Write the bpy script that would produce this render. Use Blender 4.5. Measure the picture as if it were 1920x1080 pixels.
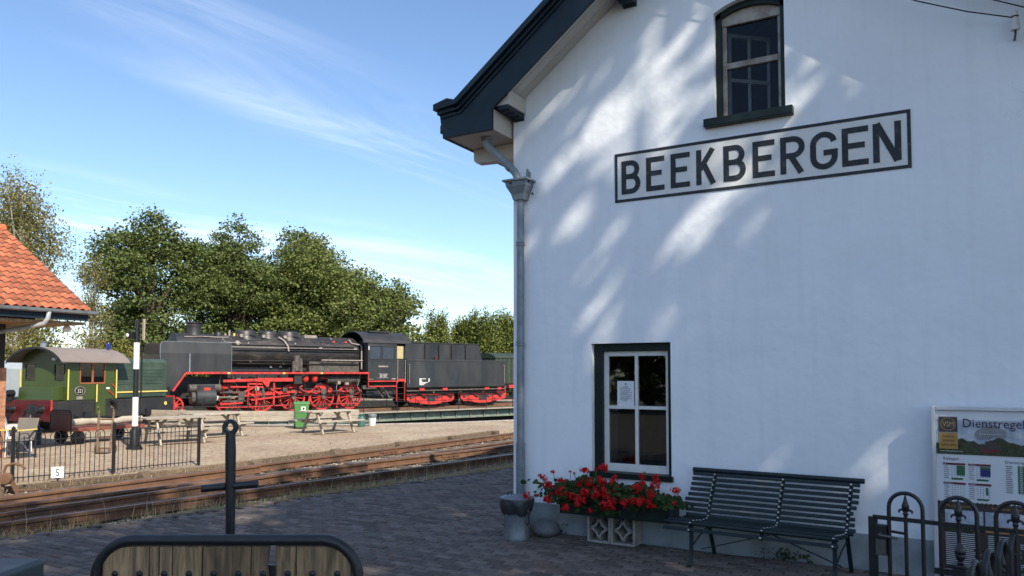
import bpy, bmesh, math, random
import numpy as np
from mathutils import Vector, Matrix, noise as mnoise
R_ = math.radians
scene = bpy.context.scene
for o in list(bpy.data.objects): bpy.data.objects.remove(o)

# ---------------------------------------------------------------- camera
CAM = Vector((4.459, -7.761, 1.8))
PITCH = math.atan(68 / 1420)
cd = bpy.data.cameras.new('camera'); cam = bpy.data.objects.new('camera', cd)
scene.collection.objects.link(cam); scene.camera = cam
cam.location = CAM; cam.rotation_euler = (R_(90) + PITCH, 0, R_(30))
cd.sensor_width = 36; cd.lens = 1420 / 1920 * 36; cd.shift_y = 92 / 1920
cd.clip_start = 0.05; cd.clip_end = 2000

# ---------------------------------------------------------------- sky, sun, exposure
SUN = Vector((.646, -.342, .684)).normalized()          # towards the sun
w = bpy.data.worlds.new('World'); scene.world = w; w.use_nodes = True
nt = w.node_tree; nt.nodes.clear()
sky = nt.nodes.new('ShaderNodeTexSky'); sky.sky_type = 'NISHITA'; sky.sun_disc = False
sky.sun_elevation = math.asin(SUN.z); sky.sun_rotation = math.atan2(SUN.x, SUN.y)
sky.altitude = 0; sky.air_density = 1.0; sky.dust_density = 0.55; sky.ozone_density = 4.0
bg = nt.nodes.new('ShaderNodeBackground'); wo = nt.nodes.new('ShaderNodeOutputWorld')
bg.inputs['Strength'].default_value = 0.118
# thin cirrus: stretched noise on the sky direction projected onto a high plane
tc = nt.nodes.new('ShaderNodeTexCoord'); sep = nt.nodes.new('ShaderNodeSeparateXYZ')
nt.links.new(tc.outputs['Generated'], sep.inputs[0])
def wm(op, a, b=None, c=None):
    n = nt.nodes.new('ShaderNodeMath'); n.operation = op
    for i, x in enumerate((a, b, c)):
        if x is None: continue
        if isinstance(x, (int, float)): n.inputs[i].default_value = x
        else: nt.links.new(x, n.inputs[i])
    return n.outputs[0]
zc = wm('MAXIMUM', wm('ADD', sep.outputs[2], .12), .06)
cmb = nt.nodes.new('ShaderNodeCombineXYZ')
nt.links.new(wm('DIVIDE', sep.outputs[0], zc), cmb.inputs[0]); nt.links.new(wm('DIVIDE', sep.outputs[1], zc), cmb.inputs[1])
mp = nt.nodes.new('ShaderNodeMapping'); mp.inputs['Rotation'].default_value = (0, 0, R_(75)); mp.vector_type = 'TEXTURE'; mp.inputs['Scale'].default_value = (2.0, .62, 1)
mp.inputs['Location'].default_value = (11.5, 8.1, 0)
nt.links.new(cmb.outputs[0], mp.inputs[0])
n1 = nt.nodes.new('ShaderNodeTexNoise'); n1.inputs['Scale'].default_value = 1.5; n1.inputs['Detail'].default_value = 9; n1.inputs['Roughness'].default_value = .58; n1.inputs['Distortion'].default_value = .7
n2 = nt.nodes.new('ShaderNodeTexNoise'); n2.inputs['Scale'].default_value = .45; n2.inputs['Detail'].default_value = 3
nt.links.new(mp.outputs[0], n1.inputs[0]); nt.links.new(mp.outputs[0], n2.inputs[0])
def wmap(x, a, b):
    n = nt.nodes.new('ShaderNodeMapRange'); n.interpolation_type = 'SMOOTHSTEP'
    n.inputs[1].default_value = a; n.inputs[2].default_value = b; nt.links.new(x, n.inputs[0]); return n.outputs[0]
cl = wm('MULTIPLY', wmap(n1.outputs[0], .46, .76), wmap(n2.outputs[0], .43, .62))
mx = nt.nodes.new('ShaderNodeMixRGB'); mx.inputs[2].default_value = (7.6, 8.0, 8.6, 1)
nt.links.new(wm('MULTIPLY', cl, .62), mx.inputs[0]); nt.links.new(sky.outputs[0], mx.inputs[1])
nt.links.new(mx.outputs[0], bg.inputs[0]); nt.links.new(bg.outputs[0], wo.inputs[0])
sl = bpy.data.lights.new('sun', 'SUN'); so = bpy.data.objects.new('sun', sl); scene.collection.objects.link(so)
sl.energy = 3.85; sl.angle = R_(.53); sl.color = (1, .91, .76)
so.rotation_euler = SUN.to_track_quat('Z', 'Y').to_euler(); so.location = (20, -20, 30)
vs = scene.view_settings; vs.view_transform = 'Standard'; vs.look = 'None'; vs.exposure = 0.88; vs.gamma = 1; vs.use_curve_mapping = False
scene.cycles.max_bounces = 8; scene.cycles.transparent_max_bounces = 16

# ---------------------------------------------------------------- helpers
COL = scene.collection
FW = Vector((-.5, math.sqrt(.75), 0)); RT = Vector((math.sqrt(.75), .5, 0))
def YP(r, f, z=0):                                       # yard position: metres right / ahead of the photographer
    p = CAM + RT * r + FW * f; return Vector((p.x, p.y, z))
def tag(o, label=None, cat=None, group=None, kind=None):
    if label: o['label'] = label
    if cat: o['category'] = cat
    if group: o['group'] = group
    if kind: o['kind'] = kind
    return o
def empty(name, loc=(0, 0, 0), rz=0, parent=None):
    o = bpy.data.objects.new(name, None); COL.objects.link(o); o.location = loc; o.rotation_euler = (0, 0, rz)
    o.empty_display_size = .2
    if parent: o.parent = parent
    return o
def link(name, me, m, parent=None, loc=None, rot=None, scale=None):
    if m is not None and not me.materials: me.materials.append(m)
    o = bpy.data.objects.new(name, me); COL.objects.link(o)
    if parent: o.parent = parent
    if loc is not None: o.location = loc
    if rot is not None: o.rotation_euler = rot
    if scale is not None: o.scale = scale
    return o
class MB:
    def __init__(s): s.v = []; s.f = []
    def add(s, vs_, fs):
        k = len(s.v); s.v += [tuple(a) for a in vs_]; s.f += [tuple(i + k for i in f) for f in fs]; return s
    def box(s, x0, x1, y0, y1, z0, z1):
        return s.add([(x0, y0, z0), (x1, y0, z0), (x1, y1, z0), (x0, y1, z0), (x0, y0, z1), (x1, y0, z1), (x1, y1, z1), (x0, y1, z1)],
                     [(0, 3, 2, 1), (4, 5, 6, 7), (0, 1, 5, 4), (1, 2, 6, 5), (2, 3, 7, 6), (3, 0, 4, 7)])
    def bar(s, p, q, wd, ht, up=(0, 0, 1)):
        p = Vector(p); q = Vector(q); d = (q - p).normalized(); u = Vector(up)
        sd = d.cross(u)
        if sd.length < 1e-5: sd = d.cross(Vector((1, 0, 0)))
        sd.normalize(); u = sd.cross(d).normalized(); a = sd * wd / 2; b = u * ht / 2
        return s.add([p - a - b, p + a - b, p + a + b, p - a + b, q - a - b, q + a - b, q + a + b, q - a + b],
                     [(0, 3, 2, 1), (4, 5, 6, 7), (0, 1, 5, 4), (1, 2, 6, 5), (2, 3, 7, 6), (3, 0, 4, 7)])
    def tube(s, pts, r, n=8, closed=False):
        pts = [Vector(p) for p in pts]; m = len(pts); rs = r if isinstance(r, (list, tuple)) else [r] * m
        rings = []; prev = None
        for i, p in enumerate(pts):
            a = pts[i - 1] if (i > 0 or closed) else p; b = pts[(i + 1) % m] if (i < m - 1 or closed) else p
            d = (b - a).normalized()
            if prev is None:
                t = Vector((0, 0, 1)) if abs(d.z) < .9 else Vector((1, 0, 0)); sd = d.cross(t).normalized()
            else:
                sd = prev - d * prev.dot(d)
                if sd.length < 1e-6: sd = d.orthogonal()
                sd.normalize()
            prev = sd; u = d.cross(sd)
            rings.append([p + (sd * math.cos(2 * math.pi * k / n) + u * math.sin(2 * math.pi * k / n)) * rs[i] for k in range(n)])
        vs_ = [v for rg in rings for v in rg]; fs = []
        for i in range(m if closed else m - 1):
            j = (i + 1) % m
            for k in range(n):
                l = (k + 1) % n; fs.append((i * n + k, i * n + l, j * n + l, j * n + k))
        if not closed: fs += [tuple(range(n))[::-1], tuple((m - 1) * n + k for k in range(n))]
        return s.add(vs_, fs)
    def cyl(s, p, q, r, n=12, r2=None): return s.tube([p, q], [r, r if r2 is None else r2], n)
    def lathe(s, prof, c=(0, 0, 0), n=16, ax='z', cap=True):
        f = {'z': lambda a, b, t: (c[0] + a, c[1] + b, c[2] + t), 'x': lambda a, b, t: (c[0] + t, c[1] + a, c[2] + b), 'y': lambda a, b, t: (c[0] + a, c[1] + t, c[2] + b)}[ax]
        vs_ = [f(r * math.cos(2 * math.pi * k / n), r * math.sin(2 * math.pi * k / n), t) for r, t in prof for k in range(n)]; fs = []
        for i in range(len(prof) - 1):
            for k in range(n):
                l = (k + 1) % n; fs.append((i * n + k, i * n + l, (i + 1) * n + l, (i + 1) * n + k))
        if cap: fs += [tuple(range(n))[::-1], tuple((len(prof) - 1) * n + k for k in range(n))]
        return s.add(vs_, fs)
    def ring(s, prof, c=(0, 0, 0), n=24, ax='z'):        # closed profile swept round an axis
        return s.lathe(list(prof) + [prof[0]], c, n, ax, cap=False)
    def prism(s, poly, a, b, pl='xz'):
        f = {'xz': lambda x, y, t: (x, t, y), 'xy': lambda x, y, t: (x, y, t), 'yz': lambda x, y, t: (t, x, y)}[pl]
        n = len(poly); vs_ = [f(x, y, a) for x, y in poly] + [f(x, y, b) for x, y in poly]
        return s.add(vs_, [tuple(range(n)), tuple(range(2 * n - 1, n - 1, -1))] + [(i, i + n, (i + 1) % n + n, (i + 1) % n) for i in range(n)])
    def ribbon(s, left, right, y0, y1):                  # flat stroke in the xz plane with thickness
        n = len(left); vs_ = []
        for y in (y0, y1):
            vs_ += [(a[0], y, a[1]) for a in left] + [(a[0], y, a[1]) for a in right]
        fs = []; m = 2 * n
        for i in range(n - 1):
            fs += [(i, i + 1, n + i + 1, n + i), (m + i, m + n + i, m + n + i + 1, m + i + 1), (i, m + i, m + i + 1, i + 1), (n + i, n + i + 1, m + n + i + 1, m + n + i)]
        fs += [(0, n, m + n, m), (n - 1, m + n - 1, m + 2 * n - 1, 2 * n - 1)]
        return s.add(vs_, fs)
    def mesh(s, name, smooth=None, fix=True):
        me = bpy.data.meshes.new(name); me.from_pydata(s.v, [], s.f)
        if fix:
            b = bmesh.new(); b.from_mesh(me); bmesh.ops.recalc_face_normals(b, faces=b.faces); b.to_mesh(me); b.free()
        if smooth is not None:
            me.polygons.foreach_set('use_smooth', [True] * len(me.polygons)); me.set_sharp_from_angle(angle=R_(smooth))
        me.update(); return me
    def build(s, name, m, parent=None, smooth=None, bevel=None, loc=None, rot=None, fix=True):
        o = link(name, s.mesh(name, smooth, fix), m, parent, loc, rot)
        if bevel:
            b = o.modifiers.new('bevel', 'BEVEL'); b.width = bevel; b.segments = 2; b.limit_method = 'ANGLE'; b.angle_limit = R_(40)
        return o
def copy_tree(o, parent=None):
    c = o.copy(); COL.objects.link(c); c.parent = parent
    for ch in list(o.children): copy_tree(ch, c)
    return c
_txt = {}
def text_mesh(s, size):
    key = (s, size)
    if key in _txt: return _txt[key]
    cu = bpy.data.curves.new('lettering', 'FONT'); cu.body = s; cu.size = size; cu.resolution_u = 2
    ob = bpy.data.objects.new('lettering', cu); COL.objects.link(ob)
    bpy.context.view_layer.update()
    me = bpy.data.meshes.new_from_object(ob.evaluated_get(bpy.context.evaluated_depsgraph_get()))
    bpy.data.objects.remove(ob); bpy.data.curves.remove(cu)
    _txt[key] = me; return me
def lettering(name, s, size, m, parent, loc, rot=(R_(90), 0, 0), sx=1.0, center=False):
    me = text_mesh(s, size).copy(); me.name = name
    if center and len(me.vertices):
        xs = [v.co.x for v in me.vertices]; c = (min(xs) + max(xs)) / 2
        for v in me.vertices: v.co.x -= c
    return link(name, me, m, parent, loc, rot, (sx, 1, 1))

# ---------------------------------------------------------------- materials
def lin(r, g, b):
    f = lambda c: (c / 255 / 12.92) if c / 255 <= .04045 else ((c / 255 + .055) / 1.055) ** 2.4
    return (f(r), f(g), f(b))
MATS = {}
def mat(name, col, rough=.7, metal=0.0, var=.18, vs=4.0, col2=None, mixat=(.45, .65), cs=2.0, bump=0.0, bs=60.0, rnd=0.0, island=False, spec=.5, stretch=None, coat=0.0, detail=6):
    m = bpy.data.materials.new(name); m.use_nodes = True; t = m.node_tree; N = t.nodes; bs_ = N['Principled BSDF']
    bs_.inputs['Roughness'].default_value = rough; bs_.inputs['Metallic'].default_value = metal; bs_.inputs['Specular IOR Level'].default_value = spec
    if coat: bs_.inputs['Coat Weight'].default_value = coat; bs_.inputs['Coat Roughness'].default_value = .15
    tcn = N.new('ShaderNodeTexCoord'); co = tcn.outputs['Object']
    if stretch:
        mpn = N.new('ShaderNodeMapping'); mpn.inputs['Scale'].default_value = stretch; t.links.new(co, mpn.inputs[0]); co = mpn.outputs[0]
    def nz(sc, det=detail):
        n = N.new('ShaderNodeTexNoise'); n.inputs['Scale'].default_value = sc; n.inputs['Detail'].default_value = det; n.inputs['Roughness'].default_value = .6
        t.links.new(co, n.inputs['Vector']); return n.outputs[0]
    def mrange(x, a, b, c, d):
        n = N.new('ShaderNodeMapRange'); n.inputs[1].default_value = a; n.inputs[2].default_value = b; n.inputs[3].default_value = c; n.inputs[4].default_value = d
        t.links.new(x, n.inputs[0]); return n.outputs[0]
    base = N.new('ShaderNodeRGB'); base.outputs[0].default_value = (*col, 1); c = base.outputs[0]
    if col2:
        mxn = N.new('ShaderNodeMixRGB'); mxn.inputs[2].default_value = (*col2, 1); t.links.new(c, mxn.inputs[1])
        t.links.new(mrange(nz(cs), mixat[0], mixat[1], 0, 1), mxn.inputs[0]); c = mxn.outputs[0]
    val = mrange(nz(vs), .3, .7, 1 - var, 1 + var)
    if rnd or island:
        if island: g = N.new('ShaderNodeNewGeometry'); rr = g.outputs['Random Per Island']
        else: oi = N.new('ShaderNodeObjectInfo'); rr = oi.outputs['Random']
        q = mrange(rr, 0, 1, 1 - rnd, 1 + rnd); mm = N.new('ShaderNodeMath'); mm.operation = 'MULTIPLY'
        t.links.new(q, mm.inputs[0]); t.links.new(val, mm.inputs[1]); val = mm.outputs[0]
    vm = N.new('ShaderNodeVectorMath'); vm.operation = 'SCALE'; t.links.new(c, vm.inputs[0]); t.links.new(val, vm.inputs['Scale'])
    t.links.new(vm.outputs[0], bs_.inputs['Base Color'])
    if bump:
        bn = N.new('ShaderNodeBump'); bn.inputs['Strength'].default_value = bump; bn.inputs['Distance'].default_value = .02
        t.links.new(nz(bs), bn.inputs['Height']); t.links.new(bn.outputs[0], bs_.inputs['Normal'])
    t.links.new(mrange(nz(vs * 1.7), .3, .7, max(0.02, rough - .08), min(1, rough + .08)), bs_.inputs['Roughness'])
    MATS[name] = m; return m
def leafmat(name, cols, trans=.25, rough=.55):
    m = bpy.data.materials.new(name); m.use_nodes = True; t = m.node_tree; N = t.nodes; p = N['Principled BSDF']; out = N['Material Output']
    g = N.new('ShaderNodeNewGeometry'); cr = N.new('ShaderNodeValToRGB'); el = cr.color_ramp.elements
    el[0].position = 0; el[0].color = (*cols[0], 1); el[1].position = 1; el[1].color = (*cols[-1], 1)
    for i, c in enumerate(cols[1:-1]): e = el.new((i + 1) / (len(cols) - 1)); e.color = (*c, 1)
    t.links.new(g.outputs['Random Per Island'], cr.inputs[0]); t.links.new(cr.outputs[0], p.inputs['Base Color'])
    p.inputs['Roughness'].default_value = rough; p.inputs['Specular IOR Level'].default_value = .15
    tr = N.new('ShaderNodeBsdfTranslucent'); t.links.new(cr.outputs[0], tr.inputs[0])
    ms = N.new('ShaderNodeMixShader'); ms.inputs[0].default_value = trans
    t.links.new(p.outputs[0], ms.inputs[1]); t.links.new(tr.outputs[0], ms.inputs[2]); t.links.new(ms.outputs[0], out.inputs[0]); return m
def glassmat(name, tint=(.9, .95, .95), ior=1.5, k=1.6):
    m = bpy.data.materials.new(name); m.use_nodes = True; t = m.node_tree; N = t.nodes; N.remove(N['Principled BSDF']); out = N['Material Output']
    tr = N.new('ShaderNodeBsdfTransparent'); tr.inputs[0].default_value = (*tint, 1)
    gl = N.new('ShaderNodeBsdfGlossy'); gl.inputs['Roughness'].default_value = .01
    fr = N.new('ShaderNodeFresnel'); fr.inputs[0].default_value = ior
    nz = N.new('ShaderNodeTexNoise'); nz.inputs['Scale'].default_value = 3.0; bn = N.new('ShaderNodeBump'); bn.inputs['Strength'].default_value = .03
    t.links.new(nz.outputs[0], bn.inputs['Height']); t.links.new(bn.outputs[0], gl.inputs['Normal'])
    mu = N.new('ShaderNodeMath'); mu.operation = 'MULTIPLY'; mu.inputs[1].default_value = k; t.links.new(fr.outputs[0], mu.inputs[0])
    ms = N.new('ShaderNodeMixShader'); t.links.new(mu.outputs[0], ms.inputs[0]); t.links.new(tr.outputs[0], ms.inputs[1]); t.links.new(gl.outputs[0], ms.inputs[2])
    t.links.new(ms.outputs[0], out.inputs[0]); return m

M = {}
M['wall'] = mat('white_wall_paint', (.80, .85, .90), .8, var=.03, vs=1.3, col2=(.75, .79, .83), cs=.7, mixat=(.5, .8), bump=.22, bs=22)
def wall_material():
    m = bpy.data.materials.new('limewashed_wall'); m.use_nodes = True; t = m.node_tree; N = t.nodes; p = N['Principled BSDF']; p.inputs['Roughness'].default_value = .85; p.inputs['Specular IOR Level'].default_value = .25
    tcn = N.new('ShaderNodeTexCoord')
    def mp(sc):
        n = N.new('ShaderNodeMapping'); n.inputs['Scale'].default_value = sc; t.links.new(tcn.outputs['Object'], n.inputs[0]); return n.outputs[0]
    def nz(v, sc, det=6, dist=0):
        n = N.new('ShaderNodeTexNoise'); n.inputs['Scale'].default_value = sc; n.inputs['Detail'].default_value = det; n.inputs['Roughness'].default_value = .6; n.inputs['Distortion'].default_value = dist; t.links.new(v, n.inputs[0]); return n.outputs[0]
    def mr(x, a, b, c, d):
        n = N.new('ShaderNodeMapRange'); n.inputs[1].default_value = a; n.inputs[2].default_value = b; n.inputs[3].default_value = c; n.inputs[4].default_value = d; t.links.new(x, n.inputs[0]); return n.outputs[0]
    def mul(a, b):
        n = N.new('ShaderNodeMath'); n.operation = 'MULTIPLY'; t.links.new(a, n.inputs[0])
        if isinstance(b, float): n.inputs[1].default_value = b
        else: t.links.new(b, n.inputs[1])
        return n.outputs[0]
    o1 = mp((1, 1, 1)); st = mp((5, 1, .35)); val = mul(mr(nz(o1, 1.1), .3, .7, .95, 1.03), mr(nz(st, 1.6), .50, .8, 1.0, .93))
    val = mul(val, mr(nz(o1, .55, 3), .52, .68, 1.0, .93)); val = mul(val, mr(nz(o1, 38, 2), .72, .78, 1.0, .80))
    wp_ = N.new('ShaderNodeVectorMath'); wp_.operation = 'ADD'; nzc = N.new('ShaderNodeTexNoise'); nzc.inputs['Scale'].default_value = 2.2; nzc.inputs['Detail'].default_value = 5
    t.links.new(o1, nzc.inputs[0]); sc_ = N.new('ShaderNodeVectorMath'); sc_.operation = 'SCALE'; sc_.inputs['Scale'].default_value = .7; t.links.new(nzc.outputs[1], sc_.inputs[0]); t.links.new(o1, wp_.inputs[0]); t.links.new(sc_.outputs[0], wp_.inputs[1])
    vo = N.new('ShaderNodeTexVoronoi'); vo.feature = 'DISTANCE_TO_EDGE'; vo.inputs['Scale'].default_value = .8; t.links.new(wp_.outputs[0], vo.inputs['Vector'])
    crack = mr(vo.outputs['Distance'], .0, .0045, 1.0, 0.0); gate = mr(nz(o1, .9, 2), .58, .66, 0, 1); cr = mul(crack, gate)
    val = mul(val, mr(cr, 0, 1, 1.0, .86))
    sepn = N.new('ShaderNodeSeparateXYZ'); t.links.new(tcn.outputs['Object'], sepn.inputs[0])
    dirt = mul(mr(sepn.outputs[2], .30, .75, 1.0, 0.0), mr(nz(o1, 4, 6), .45, .7, 0.0, 1.0))
    base = N.new('ShaderNodeRGB'); base.outputs[0].default_value = (.86, .89, .925, 1)
    dm = N.new('ShaderNodeMixRGB'); dm.inputs[2].default_value = (.44, .46, .42, 1); t.links.new(base.outputs[0], dm.inputs[1]); t.links.new(mul(dirt, .55), dm.inputs[0])
    vm = N.new('ShaderNodeVectorMath'); vm.operation = 'SCALE'; t.links.new(dm.outputs[0], vm.inputs[0]); t.links.new(val, vm.inputs['Scale']); t.links.new(vm.outputs[0], p.inputs['Base Color'])
    b1 = N.new('ShaderNodeBump'); b1.inputs['Strength'].default_value = .6; b1.inputs['Distance'].default_value = .03; t.links.new(nz(o1, 2.2, 3), b1.inputs['Height'])
    b2 = N.new('ShaderNodeBump'); b2.inputs['Strength'].default_value = .10; b2.inputs['Distance'].default_value = .012; t.links.new(nz(o1, 30, 4), b2.inputs['Height']); t.links.new(b1.outputs[0], b2.inputs['Normal'])
    b3 = N.new('ShaderNodeBump'); b3.invert = True; b3.inputs['Strength'].default_value = .25; b3.inputs['Distance'].default_value = .01; t.links.new(cr, b3.inputs['Height']); t.links.new(b2.outputs[0], b3.inputs['Normal']); t.links.new(b3.outputs[0], p.inputs['Normal'])
    return m
M['wall'] = wall_material()
M['plinth'] = mat('grey_plinth_paint', (.27, .31, .33), .8, var=.12, vs=5, col2=(.20, .22, .22), cs=3, bump=.3, bs=30)
M['signpaint'] = mat('sign_ground_paint', (.72, .72, .70), .75, var=.04, vs=5, col2=(.62, .62, .60), cs=6, mixat=(.55, .75), bump=.2, bs=22)
M['black_paint'] = mat('sign_black_paint', (.014, .018, .022), .6, var=.25, vs=9, col2=(.055, .058, .062), cs=9, mixat=(.54, .72), bump=.2, bs=22)
M['navy'] = mat('dark_blue_green_paint', (.010, .021, .031), .45, var=.2, vs=3, spec=.3, bump=.04, bs=30)
M['green_frame'] = mat('dark_green_frame_paint', (.007, .017, .014), .45, var=.25, vs=8, spec=.3)
M['white_frame'] = mat('white_frame_paint', (.70, .70, .67), .5, var=.08, vs=9, col2=(.52, .50, .46), cs=5, mixat=(.58, .8))
M['old_frame'] = mat('weathered_window_frame', (.40, .36, .31), .6, var=.15, vs=9, col2=(.22, .18, .15), cs=6)
M['cream'] = mat('cream_soffit_paint', (.50, .47, .42), .6, var=.08, vs=3, col2=(.38, .35, .31), cs=3, mixat=(.5, .75))
M['zinc'] = mat('grey_painted_zinc', (.22, .26, .29), .45, var=.12, vs=8, col2=(.16, .19, .21), cs=5, metal=.25)
M['bin_zinc'] = mat('galvanised_bin', (.15, .175, .19), .5, metal=.3, var=.2, vs=7, col2=(.21, .24, .25), cs=4, bump=.08, bs=15)
M['rubber'] = mat('black_plastic_bag', (.030, .033, .037), .4, var=.25, vs=20, bump=.5, bs=18)
M['stone'] = mat('grey_stone', (.13, .14, .15), .75, var=.2, vs=8, bump=.3, bs=30)
M['concrete'] = mat('weathered_concrete', (.36, .34, .31), .9, var=.22, vs=9, col2=(.23, .21, .185), cs=5, bump=.5, bs=45)
M['pit'] = mat('dirty_shaded_pit', (.025, .024, .02), .95, var=.4)  # dirty brick made near black: the pit's shade is put into the colour
M['smoke_print'] = mat('poster_smoke_print', (.20, .21, .23), .3, var=.2)
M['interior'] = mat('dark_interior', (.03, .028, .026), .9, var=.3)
M['glass'] = glassmat('window_glass'); M['glass_up'] = glassmat('dim_reflection_upper_glass', (.75, .78, .8), 1.4, .55)  # upper panes reflect less, standing in for dark trees mirrored there
M['bench'] = mat('dark_green_bench_paint', (.010, .021, .023), .48, var=.25, vs=10, spec=.35, bump=.05, bs=40, stretch=(1, 6, 6))
M['bolt'] = mat('bright_bolt_steel', (.62, .62, .60), .35, metal=.5, var=.1)
M['iron'] = mat('black_wrought_iron', (.012, .014, .017), .42, var=.3, vs=12, bump=.12, bs=60)
M['iron_lock'] = mat('worn_lock_steel', (.16, .15, .14), .4, metal=.7, var=.3, vs=20)
M['oldwood'] = mat('grey_old_planks', (.34, .225, .12), .85, var=.5, vs=9, col2=(.13, .092, .055), cs=4, mixat=(.4, .7), bump=.5, bs=40, rnd=.3, stretch=(9, 9, .8))
M['palewood'] = mat('sun_bleached_wood', (.40, .35, .28), .85, var=.25, vs=6, col2=(.27, .235, .19), cs=4, bump=.4, bs=30, rnd=.15, stretch=(1.2, 8, 8))
M['sleeper'] = mat('old_sleeper_timber', (.16, .115, .075), .9, var=.35, vs=7, col2=(.08, .055, .035), cs=4, bump=.6, bs=25, rnd=.3, stretch=(1, 6, 6))
M['rail'] = mat('rusty_rail', (.150, .076, .040), .8, var=.35, vs=6, col2=(.070, .040, .026), cs=3, bump=.3, bs=40)
M['railtop'] = mat('worn_rail_head', (.34, .31, .28), .38, metal=.8, var=.3, vs=8)
M['ballast'] = mat('ballast_bed', (.20, .165, .125), .95, var=.4, vs=14, col2=(.11, .085, .055), cs=5, bump=.9, bs=35)
M['pebble'] = mat('ballast_stone', (.30, .255, .20), .9, var=.2, vs=10, island=True, rnd=.45)
M['brick'] = mat('dark_clinker_brick', (.118, .098, .084), .85, var=.28, vs=14, col2=(.145, .10, .074), cs=3, mixat=(.5, .8), bump=.4, bs=60, rnd=.38)
M['brick_far'] = mat('dark_clinker_field', (.118, .098, .084), .85, var=.28, vs=14, col2=(.145, .10, .074), cs=3, mixat=(.5, .8), bump=.4, bs=60, rnd=.38, island=True)
M['joint'] = mat('sandy_joint', (.055, .047, .04), .95, var=.3, vs=8, bump=.5, bs=60)
M['tile'] = mat('orange_pantile', (.43, .103, .037), .8, var=.26, vs=7, col2=(.13, .082, .055), cs=5.0, mixat=(.51, .68), bump=.15, bs=40, rnd=.40)
M['darktile'] = mat('dark_roof_tiles', (.04, .042, .045), .7, var=.3, vs=6, bump=.4, bs=20)
M['white_gloss'] = mat('white_enamel', (.80, .80, .78), .35, var=.04)
M['black_gloss'] = mat('black_enamel', (.012, .012, .012), .35, var=.1)
M['red'] = mat('loco_red', (.52, .034, .027), .55, var=.25, vs=5, col2=(.16, .022, .016), cs=4, mixat=(.52, .72))
M['maroon'] = mat('shade_darkened_beam', (.085, .007, .009), .5, var=.25, vs=4)  # red of the shunter's front beam darkened, its shade painted in
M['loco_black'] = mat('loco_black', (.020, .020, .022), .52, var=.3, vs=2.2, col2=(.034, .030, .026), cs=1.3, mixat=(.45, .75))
M['boiler'] = mat('sooty_boiler', (.022, .020, .020), .45, var=.45, vs=2.5, col2=(.075, .060, .048), cs=2.6, mixat=(.5, .75), stretch=(.6, 1, 2.5))
M['tender_grey'] = mat('dark_grey_loco_paint', (.022, .025, .029), .5, var=.28, vs=1.6, col2=(.040, .041, .042), cs=1.1, mixat=(.4, .7), spec=.35, stretch=(1, 1, .35))
M['grime'] = mat('oily_grime', (.06, .052, .045), .7, var=.4, vs=8, col2=(.10, .085, .07), cs=5)
M['pipe_old'] = mat('lagged_pipe', (.26, .23, .20), .7, var=.3, vs=8)
M['sik_green'] = mat('olive_green_paint', (.042, .068, .014), .42, var=.10, vs=2, coat=.15)
M['wagon_green'] = mat('dark_wagon_green', (.026, .040, .024), .55, var=.2, vs=2)
M['hood_green'] = mat('blue_green_paint', (.040, .066, .044), .5, var=.18, vs=2, col2=(.052, .076, .052), cs=2)
M['grey_loco'] = mat('pale_grey_paint', (.34, .38, .40), .5, var=.08, vs=2)
M['yellow'] = mat('yellow_paint', (.72, .56, .14), .5, var=.1)
M['roof_brown'] = mat('brown_grey_cab_roof', (.20, .165, .145), .7, var=.1, vs=2)
M['varnish'] = mat('varnished_window_wood', (.30, .10, .035), .45, var=.2, vs=6)
M['tt_green'] = mat('green_grey_girder', (.14, .18, .14), .6, var=.25, vs=3, col2=(.22, .22, .17), cs=2)
M['yard'] = None
M['bin_green'] = mat('green_plastic', (.065, .20, .055), .45, var=.1, vs=3)
M['churn'] = mat('green_enamel_can', (.045, .12, .10), .45, var=.15)
M['white_plastic'] = mat('white_plastic', (.72, .72, .70), .45, var=.05)
M['grey_mesh'] = mat('grey_chair_mesh', (.16, .15, .14), .7, var=.1)
M['maroon_wood'] = mat('maroon_planks', (.19, .07, .05), .6, var=.25, vs=5, rnd=.2, stretch=(6, 6, 1))
M['red_steel'] = mat('rust_red_steel', (.25, .055, .03), .6, var=.25)
M['pier_brick'] = None
M['bark'] = mat('bark', (.085, .065, .045), .95, var=.4, vs=6, bump=.8, bs=14, stretch=(4, 4, 1))
M['birch_bark'] = mat('birch_bark', (.42, .40, .36), .9, var=.3, vs=5, col2=(.05, .045, .04), cs=4, mixat=(.55, .65), stretch=(1, 1, 4))
M['oak'] = leafmat('oak_leaf', [(.078, .108, .031), (.104, .138, .040), (.130, .164, .050), (.160, .186, .066)])
M['oak_b'] = leafmat('bright_oak_leaf', [(.105, .138, .036), (.140, .172, .048), (.172, .200, .061), (.200, .218, .076)])
M['birch'] = leafmat('birch_leaf', [(.15, .17, .05), (.23, .23, .085), (.30, .27, .11), (.27, .20, .09)], .35)
M['yellowleaf'] = leafmat('yellowing_leaf', [(.12, .14, .03), (.20, .20, .05), (.28, .24, .07)], .35)
M['conifer'] = leafmat('conifer_spray', [(.090, .120, .026), (.150, .182, .044), (.21, .23, .07)], .15)
M['shade'] = leafmat('shade_leaf', [(.035, .055, .015), (.06, .09, .025)], .12)
M['geranium'] = leafmat('geranium_leaf', [(.022, .048, .014), (.040, .075, .022), (.060, .10, .032)], .25)
M['petal'] = leafmat('geranium_petal', [(.50, .010, .015), (.62, .018, .022), (.70, .040, .040)], .25)
M['grass'] = leafmat('dry_grass', [(.36, .29, .14), (.46, .37, .20), (.30, .25, .11), (.54, .44, .26)], .35)
M['poster_dark'] = mat('poster_brown_print', (.045, .036, .035), .3, var=.1)
M['poster_white'] = mat('poster_white_print', (.66, .68, .71), .25, var=.02)
M['poster_ink'] = mat('poster_blue_ink', (.020, .018, .055), .3, var=.05)
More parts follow.
